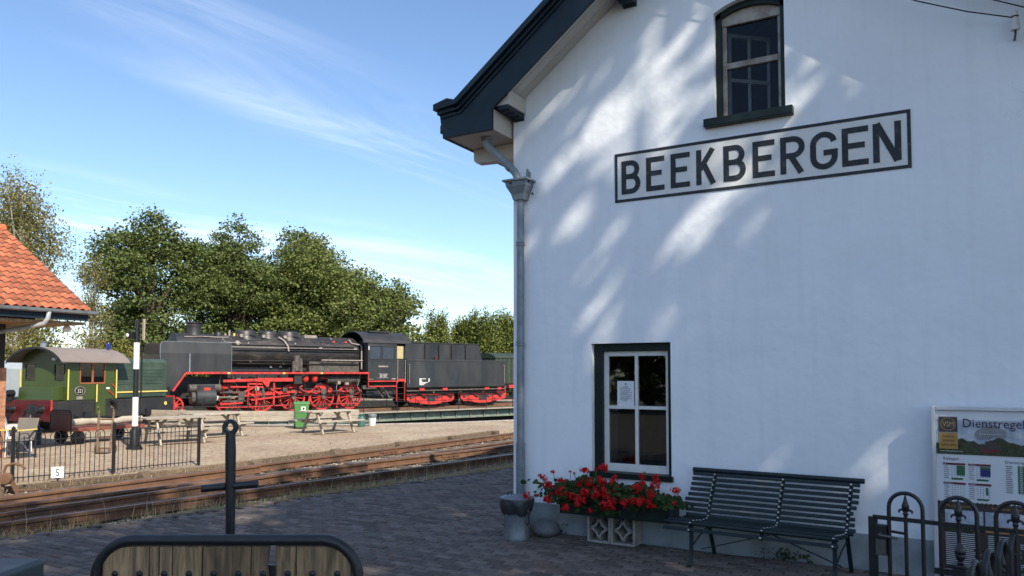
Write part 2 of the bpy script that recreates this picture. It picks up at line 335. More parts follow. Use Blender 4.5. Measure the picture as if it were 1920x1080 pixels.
M['poster_tan'] = mat('poster_tan_print', (.40, .22, .055), .3, var=.06)
M['poster_gold'] = mat('poster_gold_print', (.45, .30, .14), .3, var=.06)
M['poster_red'] = mat('poster_dark_red_print', (.12, .012, .025), .3, var=.1)
M['poster_green'] = mat('poster_green_print', (.035, .12, .055), .3, var=.2, vs=60)
M['poster_blue'] = mat('poster_blue_print', (.015, .03, .15), .3, var=.2, vs=60)
M['poster_tree'] = mat('poster_tree_print', (.018, .028, .012), .3, var=.6, vs=30, col2=(.05, .06, .025), cs=20)
M['poster_sky'] = mat('poster_sky_print', (.30, .36, .46), .3, var=.2, vs=8, col2=(.55, .57, .60), cs=9)
M['alu'] = mat('brushed_aluminium', (.55, .57, .60), .4, metal=.4, var=.06)
M['porcelain'] = mat('porcelain', (.62, .60, .56), .25, var=.06)
M['paper'] = mat('white_paper', (.72, .73, .75), .7, var=.02)
M['grey_box'] = mat('grey_green_steel', (.062, .078, .076), .5, var=.15)
M['blue_lamp'] = mat('blue_lamp_glass', (.01, .02, .25), .2, var=.05)
M['tan_cloth'] = mat('tan_cloth', (.42, .34, .17), .8, var=.2, vs=6)
M['dark_glass'] = mat('dark_blue_glass', (.020, .032, .055), .12, var=.2, vs=3)
M['weed'] = leafmat('weed_leaf', [(.03, .06, .02), (.06, .09, .03)], .25)
M['fallen'] = leafmat('fallen_leaf', [(.20, .16, .09), (.30, .26, .18), (.10, .06, .03), (.42, .38, .30)], .1)

def brick_surface(name, c1, c2, mortar, scale, sand=None, sand_mix=(.42, .72), rough=.9, rot=0.0, bump=.8, pl=None):
    m = bpy.data.materials.new(name); m.use_nodes = True; t = m.node_tree; N = t.nodes; p = N['Principled BSDF']; p.inputs['Roughness'].default_value = rough
    tcn = N.new('ShaderNodeTexCoord'); mpn = N.new('ShaderNodeMapping'); mpn.inputs['Rotation'].default_value = pl or (0, 0, rot)
    t.links.new(tcn.outputs['Object'], mpn.inputs[0])
    b = N.new('ShaderNodeTexBrick'); b.inputs['Color1'].default_value = (*c1, 1); b.inputs['Color2'].default_value = (*c2, 1); b.inputs['Mortar'].default_value = (*mortar, 1)
    b.inputs['Scale'].default_value = scale; b.inputs['Mortar Size'].default_value = .012; b.inputs['Brick Width'].default_value = .5; b.inputs['Row Height'].default_value = .25
    t.links.new(mpn.outputs[0], b.inputs['Vector']); c = b.outputs[0]
    def nz(sc, det=7):
        n = N.new('ShaderNodeTexNoise'); n.inputs['Scale'].default_value = sc; n.inputs['Detail'].default_value = det; n.inputs['Roughness'].default_value = .65; t.links.new(tcn.outputs['Object'], n.inputs[0]); return n.outputs[0]
    def mr(x, a, bb, cc, d):
        n = N.new('ShaderNodeMapRange'); n.inputs[1].default_value = a; n.inputs[2].default_value = bb; n.inputs[3].default_value = cc; n.inputs[4].default_value = d; t.links.new(x, n.inputs[0]); return n.outputs[0]
    if sand:
        mxn = N.new('ShaderNodeMixRGB'); mxn.inputs[2].default_value = (*sand, 1); t.links.new(c, mxn.inputs[1]); t.links.new(mr(nz(.55), sand_mix[0], sand_mix[1], .15, .92), mxn.inputs[0]); c = mxn.outputs[0]
    vm = N.new('ShaderNodeVectorMath'); vm.operation = 'SCALE'; t.links.new(c, vm.inputs[0]); t.links.new(mr(nz(7), .3, .7, .55, 1.38), vm.inputs['Scale'])
    t.links.new(vm.outputs[0], p.inputs['Base Color'])
    bn = N.new('ShaderNodeBump'); bn.inputs['Strength'].default_value = bump; bn.inputs['Distance'].default_value = .02; t.links.new(nz(18), bn.inputs['Height']); t.links.new(bn.outputs[0], p.inputs['Normal'])
    return m
M['yard'] = brick_surface('sandy_brick_yard', (.29, .20, .135), (.24, .165, .115), (.33, .27, .18), 2.4, sand=(.41, .335, .23), rot=R_(8))
M['paving_far'] = brick_surface('dark_clinker_paving', (.105, .088, .086), (.13, .09, .075), (.05, .043, .037), 2.4)
M['pier_brick'] = brick_surface('orange_brick_pier', (.42, .20, .11), (.36, .16, .09), (.30, .26, .22), 2.3, pl=(R_(90), 0, R_(0)))

# ================================================================ SETTING
rng = random.Random(5)
_fw = FW * math.cos(PITCH) + Vector((0, 0, 1)) * math.sin(PITCH); _up = Vector((0, 0, 1)) * math.cos(PITCH) - FW * math.sin(PITCH)
def proj(p):
    v = Vector(p) - CAM; d = v.dot(_fw)
    return 960 + 1420 * v.dot(RT) / d, 632 - 1420 * v.dot(_up) / d, d
EDGE = [(-34, -150), (-10.4, -30), (-4.55, -3.32), (-4.14, -1.67), (-3.67, .62), (-2.84, 4.93), (-2.2, 9), (-1.9, 20), (-1.8, 60), (-1.8, 400)]
def edge_x(y):
    for (xa, ya), (xb, yb) in zip(EDGE, EDGE[1:]):
        if ya <= y <= yb: return xa + (xb - xa) * (y - ya) / (yb - ya)
    return EDGE[0][0]
YE = [(-40, -150), (-14, -30), (-9.9, -4), (-9.42, -.95), (-8.85, 2.48), (-8.7, 15), (-8.6, 60), (-8.6, 400)]
YZ = -.15
def yedge_x(y):
    for (xa, ya), (xb, yb) in zip(YE, YE[1:]):
        if ya <= y <= yb: return xa + (xb - xa) * (y - ya) / (yb - ya)
    return YE[0][0]
# platform slab: left boundary strip with a vertical face
b = MB(); n = len(EDGE)
b.add([(x, y, -.03) for x, y in EDGE] + [(300, y, -.03) for x, y in EDGE], [(i, n + i, n + i + 1, i + 1) for i in range(n - 1)])
b.add([(x, y, -.03) for x, y in EDGE] + [(x, y, -.5) for x, y in EDGE], [(i, i + 1, n + i + 1, n + i) for i in range(n - 1)])
platform = tag(b.build('platform', M['joint'], fix=False), kind='structure')
b = MB(); nY = len(YE); b.add([(x - .25, y, -.232) for x, y in YE] + [(6, y, -.232) for x, y in YE], [(i, nY + i, nY + i + 1, i + 1) for i in range(nY - 1)]); tag(b.build('track_bed', M['ballast'], fix=False), kind='structure')
# yard with the round turntable pit
PC = Vector((-24.1, 24.7, 0)); PR = 13.7
poly = [(x, y) for x, y in YE] + [(-600, 400), (-600, -150)]
def ray_poly(a):
    dx, dy = math.cos(a), math.sin(a); best = 1e9
    for (x1, y1), (x2, y2) in zip(poly, poly[1:] + poly[:1]):
        ex, ey = x2 - x1, y2 - y1; den = dx * ey - dy * ex
        if abs(den) < 1e-9: continue
        t = ((x1 - PC.x) * ey - (y1 - PC.y) * ex) / den; u = ((x1 - PC.x) * dy - (y1 - PC.y) * dx) / den
        if t > 0 and -1e-6 <= u <= 1 + 1e-6: best = min(best, t)
    return PC.x + dx * best, PC.y + dy * best
angs = sorted([2 * math.pi * i / 120 for i in range(120)] + [math.atan2(y - PC.y, x - PC.x) % (2 * math.pi) for x, y in poly])
inner = [(PC.x + PR * math.cos(a), PC.y + PR * math.sin(a), YZ) for a in angs]; mid = []; outer = [(*ray_poly(a), YZ) for a in angs]
n = len(angs); b = MB(); b.add(inner + outer, [(i, n + i, n + (i + 1) % n, (i + 1) % n) for i in range(n)])
b.add([(x, y, YZ) for x, y in YE] + [(x, y, -.45) for x, y in YE], [(i, i + 1, len(YE) + i + 1, len(YE) + i) for i in range(len(YE) - 1)])
tag(b.build('yard_ground', M['yard'], fix=False), kind='structure')
b = MB(); b.add([(x, y, YZ) for x, y, _ in inner] + [(x, y, -1.5) for x, y, _ in inner], [(i, (i + 1) % n, n + (i + 1) % n, n + i) for i in range(n)] + [tuple(range(n, 2 * n))])
tag(b.build('turntable_pit', M['pit'], fix=False), kind='structure')
b = MB(); b.ring([(PR - .02, YZ + .03), (PR + .18, YZ + .03), (PR + .18, YZ - .03), (PR - .02, YZ - .03)], (PC.x, PC.y, 0), 120)
tag(b.build('pit_coping', M['concrete']), kind='structure')

# paving bricks of the platform
bm_ = MB(); bm_.box(-.099, .099, -.048, .048, -.05, -.003)
bt = MB(); bt.add([(-.099, -.048, -.045), (.099, -.048, -.045), (.099, .048, -.045), (-.099, .048, -.045), (-.099, -.048, -.006), (.099, -.048, -.006), (.099, .048, -.006), (-.099, .048, -.006),
                   (-.092, -.041, 0), (.092, -.041, 0), (.092, .041, 0), (-.092, .041, 0)],
                  [(0, 1, 5, 4), (1, 2, 6, 5), (2, 3, 7, 6), (3, 0, 4, 7), (4, 5, 9, 8), (5, 6, 10, 9), (6, 7, 11, 10), (7, 4, 8, 11), (8, 9, 10, 11)])
bricks = []
for j in range(-46, 50):
    y = j * .1045
    for i in range(-24, 26):
        x = i * .2075 + (.10375 if j % 2 else 0)
        if x < edge_x(y) + .12 or (x > -.12 and y > -.06): continue
        px, py, d = proj((x, y, 0))
        if d < .5 or not (-30 < px < 1950 and py < 1110): continue
        dist = (Vector((x, y, 0)) - CAM).length
        bricks.append((dist, x, y))
bricks.sort(); mesh_brick = bt.mesh('brick'); mesh_brick.materials.append(M['brick'])
vis = [q for q in bricks if not (proj((q[1], q[2], 0))[1] > 1085)]
joined = MB(); 
for k, (dist, x, y) in enumerate(vis):
    z = mnoise.noise(Vector((x * .7, y * .7, 0))) * .012 + rng.uniform(-.003, .003) + .002
    rot = (rng.gauss(0, .014), rng.gauss(0, .008), rng.gauss(0, .012))
    if k < 300: link('brick', mesh_brick, None, platform, (x, y, z), rot)
    else:
        mtx = Matrix.Translation((x, y, z)) @ Matrix.Rotation(rot[2], 4, 'Z') @ Matrix.Rotation(rot[1], 4, 'Y') @ Matrix.Rotation(rot[0], 4, 'X')
        joined.add([mtx @ Vector(v) for v in bt.v], bt.f)
tag(joined.build('brick_field', M['brick_far'], platform, fix=False), kind='stuff')
# edge course of rough stones along the platform
est = MB()
for k in range(150):
    y = -5.2 + k * .105; x = edge_x(y)
    est.box(x - .02 + rng.uniform(-.02, .02), x + .09, y, y + .098, -.2, -.004 + rng.uniform(-.01, .012))
tag(est.build('edge_course', M['brick_far'], platform), kind='stuff')

# ---------------------------------------------------------------- tracks
def rail_profile():
    return [(-.062, 0), (.062, 0), (.062, .012), (.012, .028), (.009, .10), (.034, .112), (.034, .145), (.026, .152), (-.026, .152), (-.034, .145), (-.034, .112), (-.009, .10), (-.012, .028), (-.062, .012)]
def rail_mesh(x0, y0, x1, y1, zb):
    b = MB(); p = rail_profile(); n = len(p); d = Vector((x1 - x0, y1 - y0, 0)).normalized(); s = Vector((d.y, -d.x, 0))
    vs_ = []
    for (x, y) in ((x0, y0), (x1, y1)): vs_ += [Vector((x, y, zb + h)) + s * a for a, h in p]
    b.add(vs_, [(i, (i + 1) % n, n + (i + 1) % n, n + i) for i in range(n)] + [tuple(range(n))[::-1], tuple(range(n, 2 * n))]); return b
def track(label, fx, y0, y1, gauge, sleepers, check):
    t = tag(empty('railway_track', (0, 0, 0)), label, 'track', 'tracks beside the platform')
    zb = -.195
    for off in (0, gauge):
        rail_mesh(fx(y0) + off, y0, fx(y1) + off, y1, zb).build('rail', M['rail'], t)
        h = MB(); d = Vector((fx(y1) - fx(y0), y1 - y0, 0)).normalized(); s = Vector((d.y, -d.x, 0)) * .024
        a = Vector((fx(y0) + off, y0, zb + .1535)); c = Vector((fx(y1) + off, y1, zb + .1535))
        h.add([a - s, a + s, c + s, c - s], [(0, 1, 2, 3)]); h.build('rail_head', M['railtop'], t, fix=False)
        for yj in range(int(y0) + 2, min(int(y1), 14), 5):           # fishplates with bolts
            yy = yj + off * .7; fp = MB(); dd = d * .3
            for sg in (-1, 1):
                c0 = Vector((fx(yy) + off, yy, zb + .065)) + Vector((d.y, -d.x, 0)) * .022 * sg
                fp.bar(c0 - dd, c0 + dd, .026, .062)
            f_ = fp.build('fishplate', M['rail'], t)
            for q in (-.22, -.08, .08, .22):
                c0 = Vector((fx(yy) + off, yy, zb + .065)) + d * q; bb = MB(); sv = Vector((d.y, -d.x, 0))
                bb.cyl(c0 - sv * .055, c0 + sv * .055, .018, 6); bb.build('bolt', M['rail'], f_)
    for xo, ya, yb in check: rail_mesh(fx(ya) + xo, ya, fx(yb) + xo, yb, zb).build('check_rail', M['rail'], t)
    sm = MB(); sm.box(-1.28, 1.28, -.12, .12, -.14, 0); me = sm.mesh('sleeper'); me.materials.append(M['sleeper'])
    if sleepers:
        y = y0 + .3
        while y < min(y1, 30):
            s = link('sleeper', me, None, t, (fx(y) + gauge / 2 + rng.uniform(-.04, .04), y, -.202), (0, 0, rng.gauss(0, .01)))
            ch = MB()
            y += .66
        y = y0 + .3; cm = MB(); cm.bar((-.13, -.035, .03), (-.07, -.035, .0), .06, .03).bar((.07, .0, .03), (.13, .0, .0), .06, .03).box(-.16, .16, -.07, .07, 0, .012)
        cme = cm.mesh('rail_chair'); cme.materials.append(M['rail'])
        while y < 14:
            if y > -6:
                for off in (0, gauge): link('rail_chair', cme, None, t, (fx(y) + off, y, -.198))
            y += .66
    return t
fA = lambda y: -7.91 + .036 * (y + 1.68)
fB = lambda y: -7.2 + .150 * (y + 2.74)
track('rusty straight track nearest the iron fence and yard', fA, -30, 90, 1.5, True, [(.115, -3, 3)])
track('rusty diverging track nearest the dry grass and platform edge', fB, -30, 16, 1.47, False, [(1.36, -2.5, 2.6), (.12, .4, 4.4)])
# loose ballast
bl = MB(); rb = random.Random(11)
for _ in range(7500):
    y = rb.triangular(-5, 14, -1); x = rb.uniform(yedge_x(y) + .05, edge_x(y) - .25)
    r = rb.uniform(.014, .034); q = [Vector((rb.uniform(.6, 1.3) * r * a, rb.uniform(.6, 1.3) * r * c, rb.uniform(.5, 1.0) * r * e)) for a, c, e in ((1, 0, 0), (-1, 0, 0), (0, 1, 0), (0, -1, 0), (0, 0, 1), (0, 0, -1))]
    bl.add([v + Vector((x, y, -.226)) for v in q], [(0, 2, 4), (2, 1, 4), (1, 3, 4), (3, 0, 4), (2, 0, 5), (1, 2, 5), (3, 1, 5), (0, 3, 5)])
tag(bl.build('loose_ballast', M['pebble'], fix=False), 'loose pale ballast stones lying between the rails', 'gravel', kind='stuff')
# dry grass along the platform edge and some along the fence
gb = MB(); rb = random.Random(23)
def blade(x, y, z, h, lean, a):
    dx, dy = math.cos(a) * lean, math.sin(a) * lean; wv = Vector((-math.sin(a), math.cos(a), 0)) * .0035
    p0 = Vector((x, y, z)); p1 = p0 + Vector((dx * .35, dy * .35, h * .6)); p2 = p0 + Vector((dx, dy, h))
    gb.add([p0 - wv, p0 + wv, p1 + wv * .8, p1 - wv * .8, p2], [(0, 1, 2, 3), (3, 2, 4)])
def bank_z(x, y): return -.02 - .17 * min(1, max(0, (edge_x(y) - x) / .75))
bk = MB(); nn = 140; cols_ = [(-.0, -.02), (.15, -.035), (.35, -.085), (.55, -.145), (.78, -.236)]
for k in range(nn):
    y = -14 + k * .2
    for o_, z_ in cols_: bk.v.append((edge_x(y) - o_ - (.05 * mnoise.noise(Vector((y * 1.7, o_ * 5, 1))) if o_ else 0), y, z_ + .025 * mnoise.noise(Vector((y * 2.3, o_ * 9, 4)))))
for k in range(nn - 1):
    for j in range(4): a_ = k * 5 + j; bk.f.append((a_, a_ + 1, a_ + 6, a_ + 5))
tag(bk.build('verge', mat('sandy_verge', (.27, .225, .14), .95, var=.35, vs=9, col2=(.16, .13, .075), cs=4, bump=.8, bs=40), smooth=60, fix=False), kind='structure')
for _ in range(15000):
    y = rb.triangular(-5.2, 13, 0); cl_ = mnoise.noise(Vector((y * 1.3, 3.1, 0)))
    wd = .28 + .14 * cl_; x = edge_x(y) - .03 - abs(rb.gauss(0, wd))
    if mnoise.noise(Vector((x * 2.2, y * 2.2, 7))) < -.12: continue
    blade(x, y, bank_z(x, y), rb.uniform(.02, .07) + (.14 * rb.random() ** 5), rb.uniform(.02, .12), rb.uniform(0, 6.28))
for _ in range(260):
    y = rb.uniform(-4.5, 10); blade(edge_x(y) - rb.uniform(.1, .75), y, -.15, rb.uniform(.25, .5), rb.uniform(.05, .2), rb.uniform(0, 6.28))
for _ in range(2600):
    y = rb.uniform(-4.5, 6); blade(yedge_x(y) + rb.gauss(-.12, .22), y, YZ - .02, rb.uniform(.03, .1), rb.uniform(.02, .07), rb.uniform(0, 6.28))
tag(gb.build('dry_grass', M['grass'], fix=False), 'dry straw coloured grass growing along the platform edge', 'grass', kind='stuff')
# timber edging of the yard
for k in range(8):
    y0 = -6 + k * 2.45; y1 = y0 + 2.42
    e = MB(); xa, xb = yedge_x(y0) + .09, yedge_x(y1) + .09
    e.bar((xa, y0, -.19), (xb, y1, -.19 + rng.uniform(-.01, .02)), .12, .19 + rng.uniform(-.02, .02))
    o = e.build('timber_edging', M['sleeper'], bevel=.015)
    ps = MB(); ps.box(-.09, .09, -.12, .12, -.4, -.055 + rng.uniform(-.03, .02)); st_ = ps.build('stake', M['sleeper'], o, bevel=.02, loc=(xb + .14, y1, 0))
    tag(o, ['old timber beam edging the yard left of the numbered plate', 'old timber beam under the numbered plate', 'old timber beam edging the yard behind the rails', 'old timber beam below the right end of the iron fence',
            'old timber beam edging the yard right of the fence', 'old timber beam edging the yard behind the far rails', 'far timber beam edging the yard near the station corner', 'farthest timber beam edging the yard by the station corner'][k], 'timber beam', 'timber beams edging the yard')

# ================================================================ STATION BUILDING
SB = tag(empty('station_building'), 'white painted gabled station building with dark barge boards', 'building')
W_, T_ = 5.5, .754
def jz(x): return 4.95 + T_ * min(x, W_ - x)             # soffit line on the gable
LW = (1.0, 1.91, .66, 2.13); UW = (2.41, 3.11, 4.43, 5.555)
def arch(x): 
    u = (x - UW[0]) / (UW[1] - UW[0]); return UW[3] + .10 * (1 - (2 * u - 1) ** 2)
xs = sorted(set([0, LW[0], LW[1], W_, 2.75] + [UW[0] + (UW[1] - UW[0]) * i / 12 for i in range(13)] + [i * .5 for i in range(12)]))
b = MB()
for xa, xb in zip(xs, xs[1:]):
    m_ = (xa + xb) / 2; holes = []
    if LW[0] < m_ < LW[1]: holes.append((LW[2], LW[3], LW[2], LW[3]))
    if UW[0] < m_ < UW[1]: holes.append((UW[2], arch(xa), UW[2], arch(xb)))
    za = zb_ = 0.0
    for h0, h1a, _, h1b in holes:
        b.add([(xa, 0, za), (xb, 0, zb_), (xb, 0, h0), (xa, 0, h0)], [(0, 1, 2, 3)]); za, zb_ = h1a, h1b
    b.add([(xa, 0, za), (xb, 0, zb_), (xb, 0, jz(xb) + .12), (xa, 0, jz(xa) + .12)], [(0, 1, 2, 3)])
RV = .12
def reveal(pts):
    for (x1, z1), (x2, z2) in zip(pts, pts[1:]): b.add([(x1, 0, z1), (x2, 0, z2), (x2, RV, z2), (x1, RV, z1)], [(0, 1, 2, 3)])
reveal([(LW[0], LW[2]), (LW[0], LW[3]), (LW[1], LW[3]), (LW[1], LW[2]), (LW[0], LW[2])])
reveal([(UW[0], UW[2])] + [(x, arch(x)) for x in [UW[0] + (UW[1] - UW[0]) * i / 12 for i in range(13)]] + [(UW[1], UW[2]), (UW[0], UW[2])])
D_ = 11.0
for x in (0, W_): b.add([(x, 0, 0), (x, D_, 0), (x, D_, 5.0), (x, 0, 5.0)], [(0, 1, 2, 3)])
b.add([(0, D_, 0), (W_, D_, 0), (W_, D_, 5.0), (2.75, D_, 7.1), (0, D_, 5.0)], [(0, 1, 2, 3, 4)])
wall = b.build('gable_wall', M['wall'], SB, fix=False)
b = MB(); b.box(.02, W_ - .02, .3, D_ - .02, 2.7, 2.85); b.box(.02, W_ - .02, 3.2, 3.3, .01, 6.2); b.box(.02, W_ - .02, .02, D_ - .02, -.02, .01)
b.build('inner_floor', M['interior'], SB)
# plinth with gaps-free front strip
b = MB(); b.box(-.022, W_ + .022, -.024, D_, -.05, .32); b.build('plinth', M['plinth'], SB, bevel=.006)
# --- lower window
fr = MB(); x0, x1, z0, z1 = LW
fr.box(x0, x0 + .10, .075, .20, z0 + .06, z1); fr.box(x1 - .055, x1, .075, .20, z0 + .06, z1); fr.box(x0 + .10, x1 - .055, .075, .20, z1 - .085, z1); fr.box(x0 - .02, x1 + .02, -.03, .2, z0, z0 + .06)
lwin = fr.build('window', M['green_frame'], SB, bevel=.004); tag(lwin, 'dark green frame of the lower four pane window')
sx0, sx1, sz0, sz1 = x0 + .10, x1 - .055, z0 + .06, z1 - .085
s = MB(); s.box(sx0, sx0 + .055, .12, .17, sz0, sz1); s.box(sx1 - .04, sx1, .12, .17, sz0, sz1); s.box(sx0 + .055, sx1 - .04, .12, .17, sz1 - .055, sz1); s.box(sx0 + .055, sx1 - .04, .12, .17, sz0, sz0 + .085)
s.build('sash', M['white_frame'], lwin, bevel=.004)
mxm = (sx0 + sx1) / 2 + .005; mzm = 1.425
s = MB(); s.box(mxm - .018, mxm + .018, .118, .165, sz0 + .085, sz1 - .055); s.build('glazing_bar', M['white_frame'], lwin, bevel=.003)
for xa, xb in ((sx0 + .055, mxm - .018), (mxm + .018, sx1 - .04)):
    s = MB(); s.box(xa, xb, .121, .162, mzm - .018, mzm + .018); s.build('glazing_bar', M['white_frame'], lwin, bevel=.003)
    for za, zb_ in ((sz0 + .085, mzm - .018), (mzm + .018, sz1 - .055)):
        s = MB(); s.box(xa - .01, xb + .01, .138, .142, za - .01, zb_ + .01); s.build('pane', M['glass'], lwin)
pn = MB(); pn.box(1.255, 1.452, .1295, .131, 1.44, 1.715); pn = pn.build('paper_notice', M['paper'])
tag(pn, 'white typed paper notice taped inside the lower window', 'notice')
for i in range(13):
    l = MB(); wdt = (.06 if i == 0 else rng.uniform(.09, .14)); c = 1.3535 if i == 0 else 1.29 + wdt / 2
    if i == 12: wdt = .05
    l.box(c - wdt / 2, c + wdt / 2, .1288, .1293, 1.655 - i * .0135, 1.659 - i * .0135); l.build('print_line', M['black_paint'], pn)
l = MB(); l.box(1.346, 1.361, .1288, .1293, 1.672, 1.692); l.build('print_emblem', M['black_paint'], pn)
# curtain edge and dim things behind the lower window
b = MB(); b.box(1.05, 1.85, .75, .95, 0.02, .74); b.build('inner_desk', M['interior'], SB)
# --- upper window
x0, x1, z0, z1 = UW; fr = MB()
fr.box(x0, x0 + .055, .07, .20, z0, z1 + .02); fr.box(x1 - .05, x1, .07, .20, z0, z1 + .02)
for i in range(12):
    xa = x0 + (x1 - x0) * i / 12; xb = x0 + (x1 - x0) * (i + 1) / 12
    fr.add([(xa, .07, arch(xa) - .06), (xb, .07, arch(xb) - .06), (xb, .07, arch(xb)), (xa, .07, arch(xa)), (xa, .2, arch(xa) - .06), (xb, .2, arch(xb) - .06), (xb, .2, arch(xb)), (xa, .2, arch(xa))], [(0, 1, 2, 3), (4, 7, 6, 5), (0, 4, 5, 1), (3, 2, 6, 7)])
uwin = fr.build('window', M['green_frame'], SB); tag(uwin, 'upper sash window under a shallow arch')
b = MB(); b.box(x0 - .10, x1 + .08, -.085, .13, z0 - .085, z0 - .002); b.build('sill', M['green_frame'], uwin, bevel=.006)
s = MB(); a0, a1 = x0 + .055, x1 - .05
for i in range(12):
    xa = a0 + (a1 - a0) * i / 12; xb = a0 + (a1 - a0) * (i + 1) / 12
    s.add([(xa, .12, z1 - .08), (xb, .12, z1 - .08), (xb, .12, arch(xb) - .06), (xa, .12, arch(xa) - .06)], [(0, 1, 2, 3)])
s.box(a0, a1, .117, .16, z1 - .11, z1 - .078)
s.build('transom_board', M['old_frame'], uwin, fix=False)
s = MB(); s.box(a0, a0 + .045, .13, .18, z0, z1 - .11); s.box(a1 - .035, a1, .13, .18, z0, z1 - .11); s.box(a0 + .045, a1 - .035, .13, .18, z0, z0 + .05); s.box(a0 + .045, a1 - .035, .122, .18, 4.985, 5.045)
s.build('sash', M['old_frame'], uwin, bevel=.004)
for za, zb_ in ((z0 + .05, 4.985), (5.045, z1 - .11)):
    s = MB(); s.box(a0 + .04, a1 - .03, .15, .154, za, zb_); s.build('pane', M['glass_up'], uwin)
ic = MB()                                                # inner casement standing ajar behind the sash
for t_ in (0, .17, .34): ic.bar((2.50 + t_, .30 + t_ * .9, z0), (2.50 + t_, .30 + t_ * .9, z1 - .12), .03, .03, (0, 1, 0))
for z_ in (z0 + .04, 4.93, z1 - .14): ic.bar((2.50, .30, z_), (2.84, .606, z_), .03, .04)
ic.build('inner_casement', M['cream'], uwin)
# --- roof, barge boards, soffit
def side(sgn):                                           # sgn +1 left slope, -1 right slope (mirrored about x = 2.75)
    mx_ = (lambda x: x) if sgn > 0 else (lambda x: W_ - x)
    nm = 'left' if sgn > 0 else 'right'
    P = lambda pts: [(mx_(x), z) for x, z in pts]
    zl = lambda x: 4.868 + T_ * x
    RX = 2.75
    b = MB(); b.prism(P([(-.72, 4.60), (-.03, 4.60), (-.03, zl(-.03)), (RX, zl(RX)), (RX, 5.24 + T_ * RX), (-.44, 5.24 - T_ * .44), (-.72, 4.865)]), -.45, -.41)
    bb = b.build('barge_board', M['navy'], SB, bevel=.004)
    b = MB(); b.prism(P([(-.03, zl(-.03) - .012), (RX, zl(RX) - .012), (RX, zl(RX) + .03), (-.03, zl(-.03) + .03)]), -.462, -.4501); b.build('lower_bead', M['navy'], bb)
    for k, (lo, hi, y_) in enumerate(((5.205, 5.25, -.468), (5.252, 5.30, -.50), (5.302, 5.385, -.545))):
        xx = -.74 - .028 * k; dz = (lo - 5.205)
        p = [(xx, 4.835 + dz * .9), (-.50, 4.875 + dz * .95 - .02), (-.46, lo - T_ * .46), (RX, lo + T_ * RX), (RX, hi + T_ * RX), (-.50, hi - T_ * .50), (-.60, 4.87 + (hi - 5.205) * .95), (xx, 4.835 + (hi - 5.205) * .9)]
        b = MB(); b.prism(P(p), y_, -.42 if k else -.4502); b.build('cornice_moulding', M['navy'], bb, bevel=.004)
    # soffit boards along the rake
    for k in range(3):
        ya, yb = -.408 + k * .1365, -.408 + (k + 1) * .1365 - .006
        b = MB(); b.prism(P([(-.02, 4.945 - T_ * .02), (RX, 4.945 + T_ * RX), (RX, 4.965 + T_ * RX), (-.02, 4.965 - T_ * .02)]), ya, yb); b.build('soffit_board', M['cream'], SB)
    # box gutter along the eave
    b = MB(); b.prism(P([(-.715, 4.612), (-.03, 4.612), (-.03, 4.85), (-.715, 4.85)]), -.409, D_); g = b.build('box_gutter', M['cream'], SB)
    b = MB(); b.prism(P([(-.72, 4.60), (-.69, 4.60), (-.69, 4.611), (-.72, 4.611)]), -.4095, D_); b.build('gutter_edge', M['navy'], g)
    b = MB(); b.prism(P([(-.755, 4.67), (-.716, 4.60), (-.716, 4.86), (-.79, 4.90)]), -.409, D_); b.build('gutter_front', M['navy'], g)
    b = MB(); b.prism(P([(0.0, 4.875), (.17, 4.875), (.17, 5.05), (0, 4.93)]), -.41, -.001); b.build('purlin_end', M['cream'], SB, bevel=.004)
    wv = [(y_, 4.874) for y_ in (-.412, -.002)] + [(-.002 - .41 * i / 16, 4.80 + .02 * abs(math.sin(i * .75)) - .0 + .02 * i / 16) for i in range(17)]
    b = MB(); b.prism(wv, mx_(.02), mx_(.15), 'yz'); b.build('carved_bracket', M['navy'], SB)
    for xp in (1.42,):
        z_ = 4.944 + T_ * xp
        wv = [(-.002, z_ + .03), (-.002, z_ - .17)] + [(-.03 - .38 * i / 12, z_ - .17 + .05 * i / 12 + .016 * math.sin(i * 1.3)) for i in range(13)] + [(-.41, z_ + .03)]
        b = MB(); b.prism(wv, mx_(xp), mx_(xp + .15), 'yz'); b.build('carved_bracket', M['navy'], SB)
    for yb in [.14 + 1.5 * i for i in range(7)]:
        b = MB(); b.prism(P([(-.66, 4.47), (-.62, 4.43), (0, 4.40), (0, 4.608), (-.66, 4.608)]), yb, yb + .13); b.build('eave_bracket', M['cream'], SB, bevel=.008)
    b = MB(); b.prism(P([(-.78, 5.27 - T_ * .78), (RX, 5.27 + T_ * RX), (RX, 5.36 + T_ * RX), (-.78, 5.36 - T_ * .78)]), -.415, D_ + .4); b.build('roof', M['darktile'], SB)
side(1); side(-1)
# dark carved tile edge under the barge is part of the boards; rainwater pipe:
DPx, DPy = .135, -.075
dp = tag(empty('downpipe', (DPx, DPy, 0)), 'grey zinc rainwater pipe with hopper head on the white station corner', 'drainpipe')
b = MB(); b.tube([(-.40, -.12, 4.66), (-.40, -.12, 4.56), (-.385, -.115, 4.51), (-.06, -.03, 4.17), (-.03, -.02, 4.10), (-.03, -.02, 4.0)], .045, 14); b.build('offset_pipe', M['zinc'], dp, 40)
b = MB(); b.cyl((-.135, -.05, 4.25), (-.105, -.042, 4.215), .053, 14); b.cyl((-.40, -.12, 4.575), (-.40, -.12, 4.605), .062, 14); b.build('pipe_collar', M['zinc'], dp, 40)
hp = MB()
def frustum(bm, a, c):
    (xa, ya, za), (xc, yc, zc_) = a, c
    bm.add([(-xa, -ya, za), (xa, -ya, za), (xa, .07, za), (-xa, .07, za), (-xc, -yc, zc_), (xc, -yc, zc_), (xc, .07, zc_), (-xc, .07, zc_)], [(0, 1, 2, 3), (4, 5, 6, 7), (0, 1, 5, 4), (1, 2, 6, 5), (2, 3, 7, 6), (3, 0, 4, 7)])
